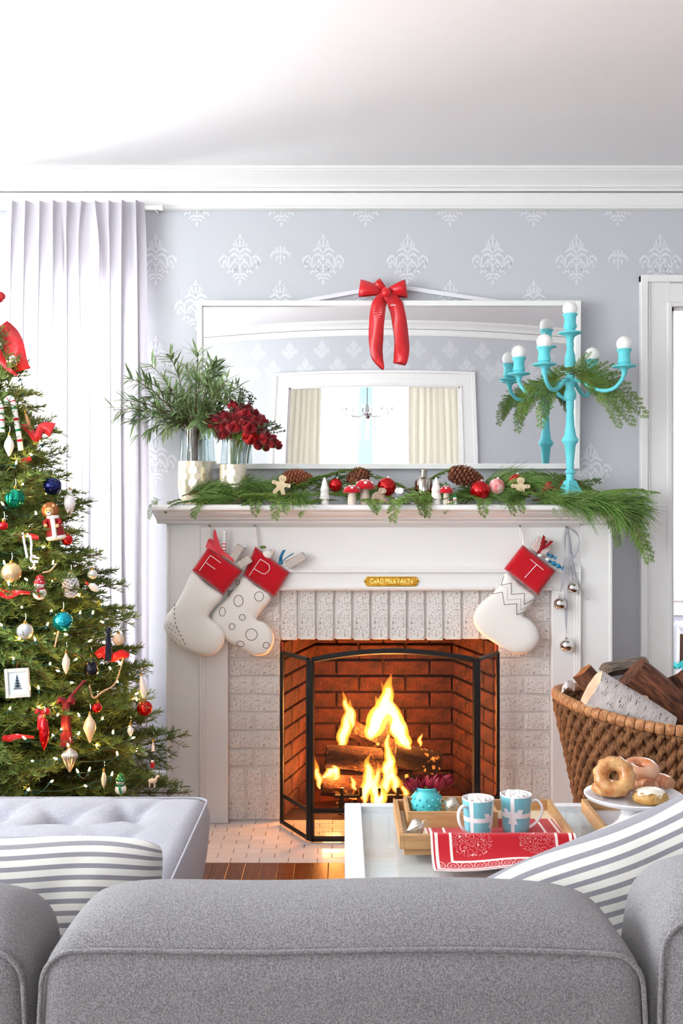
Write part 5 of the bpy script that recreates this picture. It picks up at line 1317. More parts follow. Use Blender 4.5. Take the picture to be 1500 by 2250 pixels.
# P
tP, onP, pcP = stocking('cream stocking with red cuff stitched P and outlined circles', 4.178, zf, [(920, 335), (1235, 575), (1095, 800), (805, 600)],
    [(812, 608), (745, 700), (660, 810), (560, 900), (510, 980), (500, 1060), (540, 1130), (640, 1190), (750, 1255), (870, 1320), (960, 1340), (1045, 1305), (1092, 1205), (1075, 1110), (1010, 1035), (935, 1000), (985, 920), (1068, 796), (940, 700)], (559, 1156))
cP = onC(zf, pcP, 4.178)
seam(tP, 'stitched_letter', line(cP, (868, 600), (970, 450)), M_THREAD_W, .0014)
seam(tP, 'stitched_letter', [cP(v.x, v.y) for v in crom([(970, 450, 0), (1045, 500, 0), (1050, 550, 0), (1000, 583, 0), (912, 535, 0)], 5)], M_THREAD_W, .0014)
for a, b, rx, ry in ((770, 830, 42, 50), (957, 790, 40, 42), (622, 930, 28, 40), (805, 980, 27, 27), (712, 1063, 26, 27), (888, 1137, 52, 52), (785, 1225, 35, 28), (1022, 1236, 28, 28), (757, 665, 18, 22)):
    seam(tP, 'stitched_circle', [onP(a+rx*math.cos(2*PI*k/24), b+ry*math.sin(2*PI*k/24)) for k in range(25)], M_THREAD_D, .0010)
# T
zt_ = zoomer(1000, 1120)
tT, onT, pcT = stocking('cream stocking with red cuff stitched T and zigzag lines', 4.165, zt_, [(615, 320), (920, 560), (755, 785), (445, 540)],
    [(470, 572), (400, 690), (330, 770), (225, 858), (168, 960), (172, 1040), (240, 1140), (370, 1228), (490, 1302), (600, 1325), (700, 1290), (768, 1200), (758, 1110), (700, 1015), (625, 962), (680, 885), (728, 792), (600, 690)], (1142, 1157))
cT = onC(zt_, pcT, 4.165)
for p, q in (((675, 450), (795, 548)), ((733, 500), (625, 618))): seam(tT, 'stitched_letter', line(cT, p, q), M_THREAD_W, .0014)
M_THREAD_G = mat('pale_grey_thread', rgb(196, 192, 190), .8)
for pts, m in (([(438, 612), (415, 688), (505, 668), (505, 772), (625, 762), (622, 865), (702, 822)], M_THREAD_D), ([(352, 712), (338, 768), (423, 752), (440, 865), (553, 855), (555, 956), (622, 936)], M_THREAD_D), ([(400, 690), (468, 712), (465, 820), (590, 812), (588, 912), (660, 880)], M_THREAD_G)):
    for p, q in zip(pts, pts[1:]): seam(tT, 'stitched_zigzag', line(onT, p, q, 4), m, .0009)
# ---------------- presents peeking out
def present(name, px, py, Y, w_, h_, d_, ang, m, label, cat='gift', ribbon=None, group=None):
    loc = P(px, py, Y); t = thing(name, label, cat, loc, (0, math.radians(ang), 0))
    put('wrapped_box', MB().box(-w_/2, w_/2, -d_/2, d_/2, -h_/2, h_/2, .003), m, t, world=False, smooth=False)
    if ribbon:
        put('ribbon_band', MB().box(-w_*.09, w_*.09, -d_/2-.0012, d_/2+.0012, -h_/2-.001, h_/2+.001), ribbon, t, world=False, smooth=False)
        for sg in (-1, 1): put('ribbon_tail', MB().strip(crom([(0, -d_/2-.003, -.01), (sg*.010, -d_/2-.012, .012), (sg*.018, -d_/2-.006, .04)], 4), (.006, 0, .002*sg), .001), ribbon, t, world=False)
    return t
def in_sock(z, a, b): return z(a, b)
present('chevron_gift', *zf(745, 400), 4.150, .034, .072, .022, 32, M_CHEV, 'chevron wrapped gift standing in the F stocking beside silver paper')
present('chevron_gift', *zf(822, 480), 4.138, .030, .055, .018, 58, M_CHEV, 'small grey chevron gift lying at the edge of the F stocking')
M_FOIL = mat('silver_tissue', rgb(214, 212, 214), .35, metal=.4)
put('silver_tissue', MB().strip(crom([P(*zf(770, 470), 4.16), P(*zf(800, 400), 4.158), P(*zf(818, 345), 4.15), P(*zf(825, 315), 4.155)], 4), (.010, .003, .004), .001), M_FOIL, label='peak of silver tissue paper in the F stocking', cat='tissue paper')
cr = MB()
cr.strip(crom([P(*zf(640, 420), 4.150), P(*zf(590, 380), 4.140), P(*zf(560, 290), 4.136), P(*zf(545, 185), 4.142)], 5), [Vector((.016*(1-k/15)**.6+.0005, .004, .004)) for k in range(16)], .001)
cr.strip(crom([P(*zf(600, 390), 4.142), P(*zf(520, 345), 4.128), P(*zf(475, 320), 4.134), P(*zf(505, 285), 4.144), P(*zf(590, 370), 4.148)], 4), (.003, .002, .009), .001)
cr.strip(crom([P(*zf(600, 390), 4.138), P(*zf(660, 425), 4.128), P(*zf(720, 465), 4.13)], 4), (-.004, .002, .009), .001)
put('coral_ribbon', cr, M_PINK, label='coral red ribbon with a pointed end spilling from the F stocking', cat='ribbon')
cs = thing('candy_stick', 'clear striped candy stick upright in the F stocking', 'candy', P(*zf(640, 370), 4.158))
a, b = P(*zf(632, 400), 4.158), P(*zf(642, 195), 4.158)
put('stick', MB().tube([a, b], .0075, 12), M_SNOWP, cs)
for k in range(6): q = a.lerp(b, .15+k*.14); put('stripe', MB().tube([q-Vector((0, 0, .0022)), q+Vector((0, 0, .0022))], .0078, 12), M_PINK if k < 3 else mat('pale_mint', rgb(190, 220, 205), .4) if k == 3 else M_FOIL, cs)
pt_ = thing('plush_toy', 'small cream plush peeking from the P stocking with green sprig', 'toy', P(*zf(1040, 470), 4.178))
put('head', MB().ball(P(*zf(1030, 410), 4.176), (.022, .016, .018), 14, 10), M_CREAM, pt_); put('ear', MB().ball(P(*zf(1075, 395), 4.17), (.008, .006, .013), 10, 8, M=Matrix.Rotation(.7, 3, 'Y')), M_MSTEM, pt_)
put('sprig', MB().ball(P(*zf(990, 342), 4.168), (.013, .008, .006), 10, 6), M_CEDAR, pt_)
rp = present('chevron_gift', *zf(1290, 465), 4.165, .034, .082, .024, 62, M_CHEV, 'long chevron wrapped roll with blue ribbon poking out of the P stocking')
bl = MB()
bl.strip(crom([P(*zf(1150, 490), 4.158), P(*zf(1155, 430), 4.140), P(*zf(1185, 368), 4.146)], 4), (.0065, .001, .001), .001); bl.strip(crom([P(*zf(1150, 490), 4.156), P(*zf(1205, 440), 4.138), P(*zf(1270, 400), 4.150)], 4), (.002, .001, .0035), .001)
bl.ball(P(*zf(1152, 485), 4.152), (.010, .007, .008), 10, 8)
put('blue_ribbon', bl, M_BLUE, label='teal blue ribbon standing up from the P stocking', cat='ribbon')
present('chevron_gift', *zt_(790, 340), 4.170, .064, .058, .024, 33, M_CHEVR, 'square red chevron gift tied with dark red ribbon in the T stocking', ribbon=mat('dark_red_ribbon', rgb(150, 8, 22), .45))
for i, (a, b, m, lab) in enumerate(((880, 425, M_BLUE, 'blue wrapped candy highest at the T stocking mouth'), (900, 490, mat('bright_aqua_foil', rgb(14, 130, 175), .3, metal=.3), 'aqua wrapped candy in the middle of the T stocking mouth'), (945, 520, M_BLUE, 'blue wrapped candy at the corner of the T cuff'))):
    t = thing('wrapped_candy', lab, 'candy', P(*zt_(a, b+18), 4.148)); c = P(*zt_(a, b), 4.148)
    put('centre', MB().ball(c, (.010, .008, .008), 12, 8), m, t)
    for sg in (-1, 1): put('twist', MB().lathe([(.002, 0), (.008, .010), (.0075, .011), (.0015, .001)], 10, TR(c+Vector((sg*.008, 0, -sg*.004)), align((sg*.9, 0, -sg*.45)) @ Matrix.Rotation(PI/2, 3, 'Y'))), m, t)
for a, b in ((775, 418), (845, 455)): put('mint_candy', MB().ball(P(*zt_(a, b), 4.150), (.010, .009, .007), 12, 8), mat('mint_sugar', rgb(210, 232, 222), .5, var=rgb(235, 238, 234), vscale=120), label='pale mint sweet beside blue candies in the T stocking' if a < 800 else 'pale sugared sweet between blue candies in the T stocking', cat='candy')
# ---------------- silver balls on ribbon
M_ORG = mat('silver_organza', rgb(196, 194, 204), .4, alpha=.55, sheen=.4)
og = thing('organza_ribbon', 'sheer silver organza ribbon looped over a nail on the mantel', 'ribbon', P(1245, 1157, 4.18))
nl = P(1245, 1158, 4.178)
for pts in ([(1245, 1158), (1240, 1185), (1241, 1230), (1236, 1270), (1232, 1300)], [(1245, 1158), (1262, 1168), (1272, 1185), (1264, 1215), (1254, 1240), (1256, 1278)], [(1246, 1160), (1252, 1210), (1244, 1280), (1243, 1340), (1244, 1392)], [(1250, 1190), (1262, 1260), (1280, 1300), (1291, 1318)]):
    c = crom([P(x, y, 4.182-.004*(i % 2)) for i, (x, y) in enumerate(pts)], 5); put('strand', MB().strip(c, [Vector((.0055*abs(math.sin(.5+k*.3))+.0012, .003*math.sin(k*.4), 0)) for k in range(len(c))], .0008), M_ORG, og, angle=None)
put('nail', MB().tube([nl, nl+Vector((0, .03, 0))], .0022, 8), M_HOOK, og)
for px, py, r, lab in ((1258, 1292, 13, 'silver ball highest on the organza ribbon beside the mantel edge'), (1230, 1327, 14, 'silver ball hanging beside the T stocking toe'), (1244, 1419, 15, 'silver ball hanging lowest on the organza ribbon')):
    Y = 4.172; c = P(px, py, Y); R = r*Y/F; t = thing('silver_ball', lab, 'ornament', c-Vector((0, 0, R)), group='silver balls on the organza ribbon')
    put('globe', MB().ball(c, R, 24, 16), M_SILVER, t); put('cap', MB().lathe([(.0055, 0), (.0055, .008), (.003, .010), (0, .010)], 12, TR(c+Vector((0, 0, R-.002)))), M_SILVER, t)
    put('ring', MB().tube([c+Vector((.004*math.cos(a*PI/6), 0, R+.010+.004*math.sin(a*PI/6))) for a in range(13)], .0008, 5), M_SILVER, t)

# ================================================================== CHRISTMAS TREE
TX, TY = -1.198, 3.62
M_FIR = leafmat('fir_needles', rgb(84, 112, 50), rgb(134, 154, 82), .32)
M_BARK = mat('fir_bark', rgb(92, 66, 44), .9, bump=.5, bscale=60)
def Rtree(z): return .165+.36*(1.65-z) if z < 1.62 else max(.02, .176*(1.88-z)/.26)
def fir_mesh(L, seed):
    rr = random.Random(seed); nr = np.random.default_rng(seed); mb = MB(); tw = []
    droop = rr.uniform(.15, .4); f = bent(L, droop, .22)
    main = [f(L*i/12)[0] for i in range(13)]; tw.append((main, .004 if L > .3 else .0025, .12))
    s = L*.18; sd = 1
    while s < L*.97:
        p, t, n = f(s)
        for sd in (1, -1):
            bl = min(.60*(L-s)+.035, .21)*rr.uniform(.8, 1.15); an = rr.uniform(.72, .95)
            d = (t*math.cos(an)+Vector((0, sd*math.sin(an), 0))+n*rr.uniform(-.12, .2)).normalized()
            pts = [p+d*bl*k/5-Vector((0, 0, bl*.25*(k/5)**2)) for k in range(6)]; tw.append((pts, .0018, 0))
            if bl > .10:
                for q in (.35, .6):
                    for s3 in (1, -1):
                        b0 = p+d*bl*q-Vector((0, 0, bl*.25*q*q)); d3 = (d*.7+d.cross(Vector((0, 0, 1)))*s3*.7+Vector((0, 0, rr.uniform(-.1, .15)))).normalized(); l3 = bl*(1-q)*.75
                        tw.append(([b0+d3*l3*k/3 for k in range(4)], .0013, 0))
        s += rr.uniform(.04, .06)
    for pts, r, _ in tw: mb.tube(pts, [r*(1-.6*k/(len(pts)-1)) for k in range(len(pts))], 4, mi=1)
    V = []; 
    for pts, r, skip in tw:
        P_ = np.array([tuple(p) for p in pts]); seg = np.linalg.norm(np.diff(P_, axis=0), axis=1); cum = np.concatenate([[0], np.cumsum(seg)]); Lt = cum[-1]
        n = int(Lt/.0030)
        if n < 3: continue
        ss = nr.uniform(skip*Lt, Lt, n); base = np.stack([np.interp(ss, cum, P_[:, k]) for k in range(3)], 1)
        tg = P_[-1]-P_[0]; tg /= np.linalg.norm(tg); up = np.array([0, 0, 1.0]); up -= tg*up.dot(tg); up /= np.linalg.norm(up); sdv = np.cross(tg, up)
        th = nr.uniform(-2.1, 2.1, n); rad = np.outer(np.cos(th), up)+np.outer(np.sin(th), sdv); a = nr.uniform(.7, 1.05, n)[:, None]
        d = tg*np.cos(a)+rad*np.sin(a); ln = nr.uniform(.018, .028, n)[:, None]
        perp = np.cross(d, rad); perp /= np.linalg.norm(perp, axis=1)[:, None]+1e-9; w_ = .0014
        V.append(np.stack([base-perp*w_, base+perp*w_, base+d*ln*.6-rad*.0007+perp*w_, base+d*ln*.6-rad*.0007-perp*w_, base+d*ln, base+d*ln*.5+rad*.0007], 1))
    V = np.concatenate(V); o = len(mb.v); N = len(V); mb.v += [tuple(x) for x in V.reshape(-1, 3)]
    for i in range(N):
        b = o+i*6; mb.f += [(b, b+1, b+5), (b+1, b+2, b+5), (b+3, b, b+5), (b+2, b+4, b+5), (b+4, b+3, b+5)]
    mb.m += [0]*(5*N)
    return mesh('branch', mb, [M_FIR, M_BARK], smooth=False, recalc=False)
tree = thing('christmas_tree', 'bushy fir christmas tree standing in front of the curtained window', 'tree', (TX, TY, 0))
put('trunk', MB().tube([(TX, TY, .03), (TX, TY, 1.0), (TX+.005, TY, 1.72)], [.038, .022, .005], 10), M_BARK, tree)
put('stand', MB().lathe([(0, 0), (.20, 0), (.19, .03), (.08, .06), (.06, .14), (.05, .145), (0, .145)], 24, TR((TX, TY, .0))), M_DARK, tree)
FIRS = {L: [fir_mesh(L, int(L*100)+k) for k in range(2)] for L in (.60, .46, .33, .22, .13)}
rng = random.Random(77)
nb = 270
for i in range(nb):
    t = (i+.5)/nb; z = .22+1.56*t**1.12; R = Rtree(z)*rng.uniform(.86, 1.06)
    want = max(R, .11); L = min(FIRS, key=lambda q: abs(q-want)); a = i*2.39996+rng.uniform(-.2, .2)
    sc = want/L; pitch = math.radians(rng.uniform(-4, 10)+(20 if z > 1.6 else 0)+10*t)
    R3 = Matrix.Rotation(a, 4, 'Z') @ Matrix.Rotation(-pitch, 4, 'Y') @ Matrix.Rotation(rng.uniform(-.5, .5), 4, 'X')
    link('branch', FIRS[L][i % 2], tree, (0, 0, z), R3.to_euler(), (sc, sc, sc))
link('branch', FIRS[.22][0], tree, (0.005, 0, 1.66), (0, -PI/2, 0))

def tp(px, py, k=.93):
    """point on the visible side of the tree under a photo pixel"""
    Y = TY-.3
    for _ in range(12):
        p = P(px, py, Y); R = Rtree(p.z)*k; dx = p.x-TX; Y = TY-math.sqrt(max(R*R-dx*dx, (.12*R)**2))
    return P(px, py, Y)
M_HOOKG = mat('green_wire', rgb(22, 74, 66), .5)
def orn(name, label, px, py, r, k=.97, cat='ornament', group=None):
    c = tp(px, py, k); return thing(name, label, cat, c-Vector((0, 0, r*c.y/F)), group=group), c, c.y/F
def cap_hook(t, c, top, r=.005):
    cap_o = put('cap', MB().lathe([(r, 0), (r, .007), (r*.6, .009), (0, .009)], 10, TR(c+Vector((0, 0, top-.002)))), M_GOLD, t)
    put('hook', MB().tube(crom([c+Vector((0, 0, top+.006)), c+Vector((.003, 0, top+.016)), c+Vector((0, .004, top+.03)), c+Vector((-.004, .012, top+.026))], 4), .0007, 5), M_SILVER, cap_o)
def glassmat(nm, col, rough=.12, metal=.7, var=None): return mat(nm, col, rough, metal=metal, spec=.8, var=var, vscale=50)
for px, py, r, m, lab in ((28, 793, 14, M_SILVER, 'silver ball at the tree top on red ribbon'), (115, 1068, 20, glassmat('navy_glass', rgb(24, 34, 92)), 'navy blue ball half hidden by needles above the lion ornament'), (25, 1258, 22, glassmat('champagne_glass', rgb(226, 184, 130), .25, .6, rgb(240, 210, 165)), 'champagne gold ball beside the snowman ornament'),
                          (203, 1262, 11, glassmat('pearl_glass', rgb(216, 222, 212), .15, .4), 'small pearl ball above the white fish ornament'), (138, 1365, 22, glassmat('teal_glass', rgb(0, 138, 158), .12, .75, rgb(40, 176, 190)), 'teal ball with flecks of glitter'), (55, 1387, 18, glassmat('frosted_silver', rgb(206, 208, 214), .3, .6), 'frosted silver ball beside a cold green bough'),
                          (260, 1405, 13, mat('beige_felt_ball', rgb(224, 206, 184), .8), 'matte beige ball beside the navy tassel'), (213, 1555, 11, M_REDGLASS, 'small red ball above the pale finial'), (318, 1556, 17, M_REDGLASS, 'red ball at the outer edge of the low branches'), (148, 1186, 12, M_REDGLASS, 'red ball with white below the lion ornament'), (8, 1155, 10, M_REDGLASS, 'red ball deep among the boughs beside the bead chain')):
    t, c, k = orn('tree_ball', lab, px, py, r, group='glass balls on the tree'); R = r*k
    put('globe', MB().ball(c, R, 24, 16), m, t); cap_hook(t, c, R)
def lathe_orn(name, lab, px, py, prof, m, k=.97, n=20, rib=0, nrib=0, rot=None):
    """profile in photo pixels, z up from the centre"""
    r = -min(p[1] for p in prof); t, c, q = orn(name, lab, px, py, r, k)
    R = Matrix.Rotation(math.radians(rot or 0), 3, 'Y')
    put('body', MB().lathe([(a*q, b*q) for a, b in prof], n, TR(c, R), rib=rib, nrib=nrib), m, t, angle=60); cap_hook(t, c+R @ Vector((0, 0, prof[-1][1]*q)), 0.001, .004); return t, c, q
DROP = lambda r, h: [(0, -h), (r*.25, -h*.85), (r*.75, -h*.4), (r, 0), (r*.85, h*.4), (r*.35, h*.78), (r*.2, h), (0, h)]
M_MILK = mat('milk_glass', rgb(240, 238, 236), .2, coat=.5, bump=.1, bscale=200)
lathe_orn('glass_drop', 'white glass drop hanging beside the candy cane', 20, 980, DROP(11, 24), M_MILK)
lathe_orn('glass_drop', 'white glass drop at the outer bough above the lion ornament', 153, 1106, DROP(13, 30), M_MILK)
lathe_orn('glass_drop', 'small white shell drop in the middle of the tree', 145, 1458, DROP(9, 24), mat('cream_glass', rgb(244, 226, 204), .3))
lathe_orn('glass_finial', 'pale champagne finial with long points', 197, 1602, [(0, -32), (2, -28), (9, -10), (14.5, 2), (12, 14), (5, 26), (3, 28), (3, 33), (0, 33)], mat('champagne_satin_glass', rgb(238, 206, 172), .35, metal=.2), rib=.03, nrib=12)
lathe_orn('glass_icicle', 'long bright red icicle ornament', 97, 1612, [(0, -38), (4, -30), (10, -12), (11, 6), (8, 26), (4, 34), (0, 36)], M_REDGLASS, rib=.06, nrib=8)
lathe_orn('mercury_acorn', 'ribbed mercury glass acorn drop under the dark red bow', 153, 1672, [(0, -26), (3, -22), (9, -8), (16, 8), (17, 14), (13, 21), (7, 24), (5, 28), (0, 29)], M_MERC, n=40, rib=.07, nrib=20)
lathe_orn('gold_icicle', 'slim bark-coloured icicle beside the candy cane', 62, 928, [(0, -24), (3, -16), (5, 0), (3, 18), (0, 22)], mat('bronze_glitter', rgb(190, 140, 92), .4, metal=.5), rot=-18)
lathe_orn('pale_icicle', 'pale wooden icicle low on the tree', 228, 1712, [(0, -20), (4, -12), (6, 0), (3, 14), (0, 18)], mat('cream_glass2', rgb(238, 220, 190), .4))
lathe_orn('clear_drop', 'small clear glass drop among low lights', 286, 1606, DROP(7, 13), M_MILK)
lathe_orn('bell_drop', 'dark bell ornament with red band', 200, 1462, [(0, -20), (14, -18), (16, -12), (13, 0), (9, 12), (4, 17), (0, 18)], glassmat('black_glass', rgb(22, 20, 38), .2, .5))
lathe_orn('green_fruit', 'emerald green ribbed glass fruit', 33, 1095, [(0, -22), (10, -20), (19, -8), (20, 4), (14, 17), (6, 21), (0, 22)], glassmat('emerald_glass', rgb(0, 128, 98), .12, .75), rib=.08, nrib=7, n=42)
lathe_orn('white_bird_drop', 'white painted tapering drop at the outer low branch', 314, 1512, [(0, -30), (4, -22), (7, -4), (5, 18), (2, 27), (0, 28)], M_MILK, rot=-8)
lathe_orn('white_cone_drop', 'slim white cone near the outermost low bough', 336, 1640, [(0, -11), (4, -10), (3, 0), (1, 10), (0, 11)], M_MILK)
# glittered white pinecone
t, c, q = orn('white_pinecone', 'white glittered glass pinecone', 155, 1287, 28); mb = pinecone(56*q, 17*q, 5, 80); put('body', mb.xf(TR(c)), mat('white_glitter', rgb(236, 232, 236), .4, bump=.4, bscale=400), t, smooth=False, recalc=False); cap_hook(t, c, 26*q)
# candy canes
for px0, lab, pts in ((40, 'red green and white striped candy cane hooked on a bough', [(14, 893), (16, 878), (25, 876), (30, 890), (36, 925), (42, 960), (46, 990)]), (3, 'second striped candy cane tucked beside the longer one', [(-14, 890), (-8, 880), (0, 890), (3, 905), (4, 925), (5, 950)])):
    c0 = tp(*pts[3]); Y = c0.y-.015; t = thing('candy_cane', lab, 'candy cane', P(*pts[-1], Y), group='candy canes on the tree'); c = crom([P(a, b, Y) for a, b in pts], 6)
    put('cane', MB().tube(c, 6*Y/F, 12), M_SNOWP, t)
    for k in range(3, len(c)-2, 4): put('stripe', MB().tube([c[k], c[k].lerp(c[k+1], .9)], 6.3*Y/F, 12), M_REDFELT if (k//4) % 2 else M_GREEN, t)
# ribbons and bows
def ribbon_piece(lab, pts, hw, m=M_RED, dy=-.01, nm='tree_ribbon'):
    c0 = tp(*pts[len(pts)//2][:2]); cs_ = crom([P(a, b, c0.y+dy+.015*math.sin(i*2.1)) for i, (a, b) in enumerate(pts)], 6); n = len(cs_); hs = []
    for i in range(n):
        q = i/(n-1)*(len(hw)-1); a = min(int(q), len(hw)-2); h = (hw[a]+(hw[a+1]-hw[a])*(q-a))*c0.y/F; tg = (cs_[min(i+1, n-1)]-cs_[max(i-1, 0)]).normalized()
        hs.append(Vector((-tg.z, .5*math.sin(i*.3), tg.x)).normalized()*h)
    put(nm, MB().strip(cs_, hs, .001), m, label=lab, cat='ribbon', angle=None)
M_DKRED = mat('wine_red_velvet', rgb(120, 6, 20), .7, sheen=.1)
ribbon_piece('broad red satin ribbon tail falling from the tree top', [(5, 712), (22, 735), (34, 775), (44, 815)], [12, 20, 24, 30]); ribbon_piece('narrower red ribbon crossing in front of the top ball', [(-6, 770), (10, 800), (24, 815), (38, 825)], [8, 7, 4, 3], dy=-.05)
ribbon_piece('red ribbon tip standing at the very top of the tree', [(-18, 740), (-22, 700), (-12, 662), (0, 652), (11, 655)], [8, 10, 12, 13, 4])
ribbon_piece('red ribbon fluttering out above the middle boughs', [(40, 935), (62, 942), (80, 965), (92, 940), (116, 945)], [6, 9, 6, 10, 18]); ribbon_piece('red ribbon wound behind the gold ball', [(-5, 1300), (20, 1307), (40, 1302), (66, 1303)], [8, 10, 5, 4])
ribbon_piece('wide red ribbon bow behind the navy tassel', [(212, 1442), (228, 1432), (246, 1445), (266, 1438), (284, 1440)], [7, 14, 10, 12, 4], dy=.03); ribbon_piece('red ribbon on the boughs over the bead chain', [(35, 1180), (60, 1178), (85, 1182)], [8, 8, 4], dy=.04); ribbon_piece('red ribbon under the candy cane', [(40, 1010), (55, 1012), (68, 1006)], [6, 8, 5], dy=.03)
ribbon_piece('scrap of red ribbon low behind the icicle', [(5, 1622), (22, 1622), (40, 1618), (75, 1620)], [6, 8, 6, 3], dy=.03)
def small_bow(lab, px, py, s, m, tails):
    c = tp(px, py)+Vector((0, -.02, 0)); k = c.y/F; t = thing('ribbon_bow', lab, 'bow', c-Vector((0, 0, .05)), group='ribbon bows on the tree')
    for sg in (-1, 1): put('loop', MB().strip(crom([c, c+Vector((sg*s*.6*k, -.012, s*.45*k)), c+Vector((sg*s*1.1*k, -.004, s*.15*k)), c+Vector((sg*s*.6*k, .008, -s*.1*k)), c], 5), (0, .002, s*.28*k), .001), m, t, angle=None)
    put('knot', MB().ball(c, s*.28*k, 10, 8), m, t)
    for dx, dz, w_ in tails: put('tail', MB().strip(crom([c, c+Vector((dx*.4*k, -.008, -dz*.4*k)), c+Vector((dx*k, .0, -dz*k))], 5), (w_*k, .001, .0), .001), m, t, angle=None)
small_bow('dark red velvet bow above the mercury acorn', 150, 1540, 18, M_DKRED, ((-6, 100, 8), (8, 90, 6), (40, -48, 4))); small_bow('bright red ribbon bow over the red icicle', 98, 1562, 15, M_RED, ((-4, 38, 8), (6, 30, 5)))
# navy tassel
t, c, q = orn('navy_tassel', 'long glittering navy tassel', 238, 1420, 36); M_NAVY = mat('navy_thread', rgb(22, 34, 64), .4, metal=.3, bump=.4, bscale=300)
put('head', MB().ball(c+Vector((0, 0, 34*q)), (6*q, 6*q, 8*q), 12, 8), M_NAVY, t)
for k in range(16):
    a = k*2.4; r_ = 5.5*q*math.sqrt((k+.5)/16); put('strand', MB().tube([c+Vector((r_*.5*math.cos(a), r_*.5*math.sin(a), 30*q)), c+Vector((r_*math.cos(a), r_*math.sin(a), 0)), c+Vector((1.3*r_*math.cos(a), 1.3*r_*math.sin(a), -32*q))], .0022, 5), M_NAVY, t)
# lion in santa coat
t, c, q = orn('lion_ornament', 'lion figurine in red and white santa coat', 114, 1145, 42); S = lambda x, y, d=0: c+Vector((x*q, -d*q, y*q))
M_LION = mat('lion_tan', rgb(214, 168, 112), .7); M_MANE = mat('lion_mane', rgb(156, 92, 48), .85, bump=.5, bscale=200); M_COAT = mat('red_glitter_coat', rgb(150, 8, 22), .4, bump=.3, bscale=300)
put('coat', MB().lathe([(0, -38*q), (20*q, -36*q), (20*q, -26*q), (15*q, -8*q), (12*q, 8*q), (0, 10*q)], 20, TR(S(4, 0), Matrix.Rotation(-.15, 3, 'Y'))), M_COAT, t); put('fur_hem', MB().lathe([(0, -42*q), (17*q, -42*q), (22*q, -38*q), (21*q, -33*q), (0, -32*q)], 20, TR(S(4, 0), Matrix.Rotation(-.15, 3, 'Y'))), M_CREAM, t)
put('fur_front', MB().tube([S(4, 8, 13), S(9, -12, 19), S(12, -36, 21)], 5*q, 8), M_CREAM, t); put('collar', MB().lathe([(8*q, 4*q), (14*q, 6*q), (13*q, 13*q), (7*q, 13*q)], 16, TR(S(2, 0))), M_CREAM, t)
put('mane', MB().ball(S(-4, 24), (19*q, 14*q, 18*q), 16, 12), M_MANE, t); put('face', MB().ball(S(-3, 21, 11), (10*q, 8*q, 10*q), 14, 10), M_LION, t); put('muzzle', MB().ball(S(-2, 17, 18), (5*q, 5*q, 4*q), 10, 8), M_CREAM, t); put('nose', MB().ball(S(-2, 19, 22.5), 1.6*q, 8, 6), M_DARK, t)
for e in (-1, 1):
    put('ear', MB().ball(S(-4+e*9, 33, 8), (4*q, 3*q, 4*q), 10, 8), M_LION, t); put('eye', MB().ball(S(-3+e*4, 23.5, 18), 1.3*q, 8, 6), M_DARK, t)
    put('arm', MB().tube([S(4+e*11, 4, 4), S(4+e*17, -4, 10), S(4+e*14, -9, 16)], [5*q, 5.5*q, 4.5*q], 8), M_COAT, t); put('paw', MB().ball(S(4+e*13, -10, 18), 4.5*q, 8, 6), M_LION, t)
# snowmen
def snowman(px, py, s, hat, lab, k=.97):
    t, c, q = orn('snowman_ornament', lab, px, py, 28*s, k); q *= s; S = lambda x, y, d=0: c+Vector((x*q, -d*q, y*q))
    put('body', MB().ball(S(1, -14), (15*q, 14*q, 14*q), 16, 12).ball(S(0, 5), (11*q, 10*q, 10*q), 16, 12), M_SNOWP, t); put('hat', MB().lathe([(0, 8*q), (13*q, 8*q), (13*q, 12*q), (10*q, 14*q), (8*q, 24*q), (0, 28*q)], 16, TR(S(0, 0), Matrix.Rotation(.1, 3, 'Y'))), hat, t)
    put('scarf', MB().lathe([(9*q, -4*q), (12*q, -3*q), (12*q, 1*q), (9*q, 1*q)], 16, TR(S(0, -2)), cap=False), hat, t); put('scarf_end', MB().strip([S(1, -3, 12), S(2, -12, 15.5), S(5, -22, 13.5)], (3*q, 0, 0), .001), hat, t)
    for e in (-1, 1): put('eye', MB().ball(S(e*4, 8, 9.5), 1.2*q, 6, 5), M_DARK, t)
    put('smile', MB().tube([S(-5, 4, 9.6), S(-2, 2, 10.6), S(2, 2, 10.6), S(5, 4, 9.6)], .6*q, 5), M_DARK, t)
    for a, b in ((-6, 15), (4, 18), (-1, 12), (8, 13)): put('hat_dot', MB().ball(S(a*.9, b, 9.0 if b > 14 else 11), 1.5*q, 6, 5), M_SNOWP, t)
M_SREDE = mat('red_enamel', rgb(186, 14, 34), .3, coat=.4)
snowman(86, 1290, 1.0, M_SREDE, 'glass snowman with red dotted hat and scarf'); snowman(264, 1722, .85, M_GREEN, 'snowman with green banded hat low on the tree')
# small figures
t, c, q = orn('fish_ornament', 'white glass fish tilted under the pearl ball', 206, 1291, 12); put('body', MB().ball(c, (13*q, 5*q, 8*q), 14, 10, M=Matrix.Rotation(.6, 3, 'Y')), M_MILK, t); put('tail', MB().add([tuple(c+Vector(v)*q) for v in ((-9, -1, 6), (-18, -1, 16), (-20, 1, 6), (-9, 1, 6), (-18, 1, 16.5))], [(0, 1, 2), (3, 2, 4), (0, 3, 4, 1)]), M_SREDE, t)
t, c, q = orn('nutcracker_ornament', 'tiny red and white nutcracker on the outermost low bough', 335, 1676, 12); put('body', MB().lathe([(0, -11*q), (4*q, -11*q), (4.5*q, 0), (0, 1*q)], 10, TR(c)), M_SREDE, t); put('head', MB().ball(c+Vector((0, 0, 4*q)), 4*q, 10, 8), M_SNOWP, t); put('hat', MB().lathe([(0, 7*q), (4*q, 7*q), (3.4*q, 13*q), (0, 13*q)], 10, TR(c)), M_DARK, t)
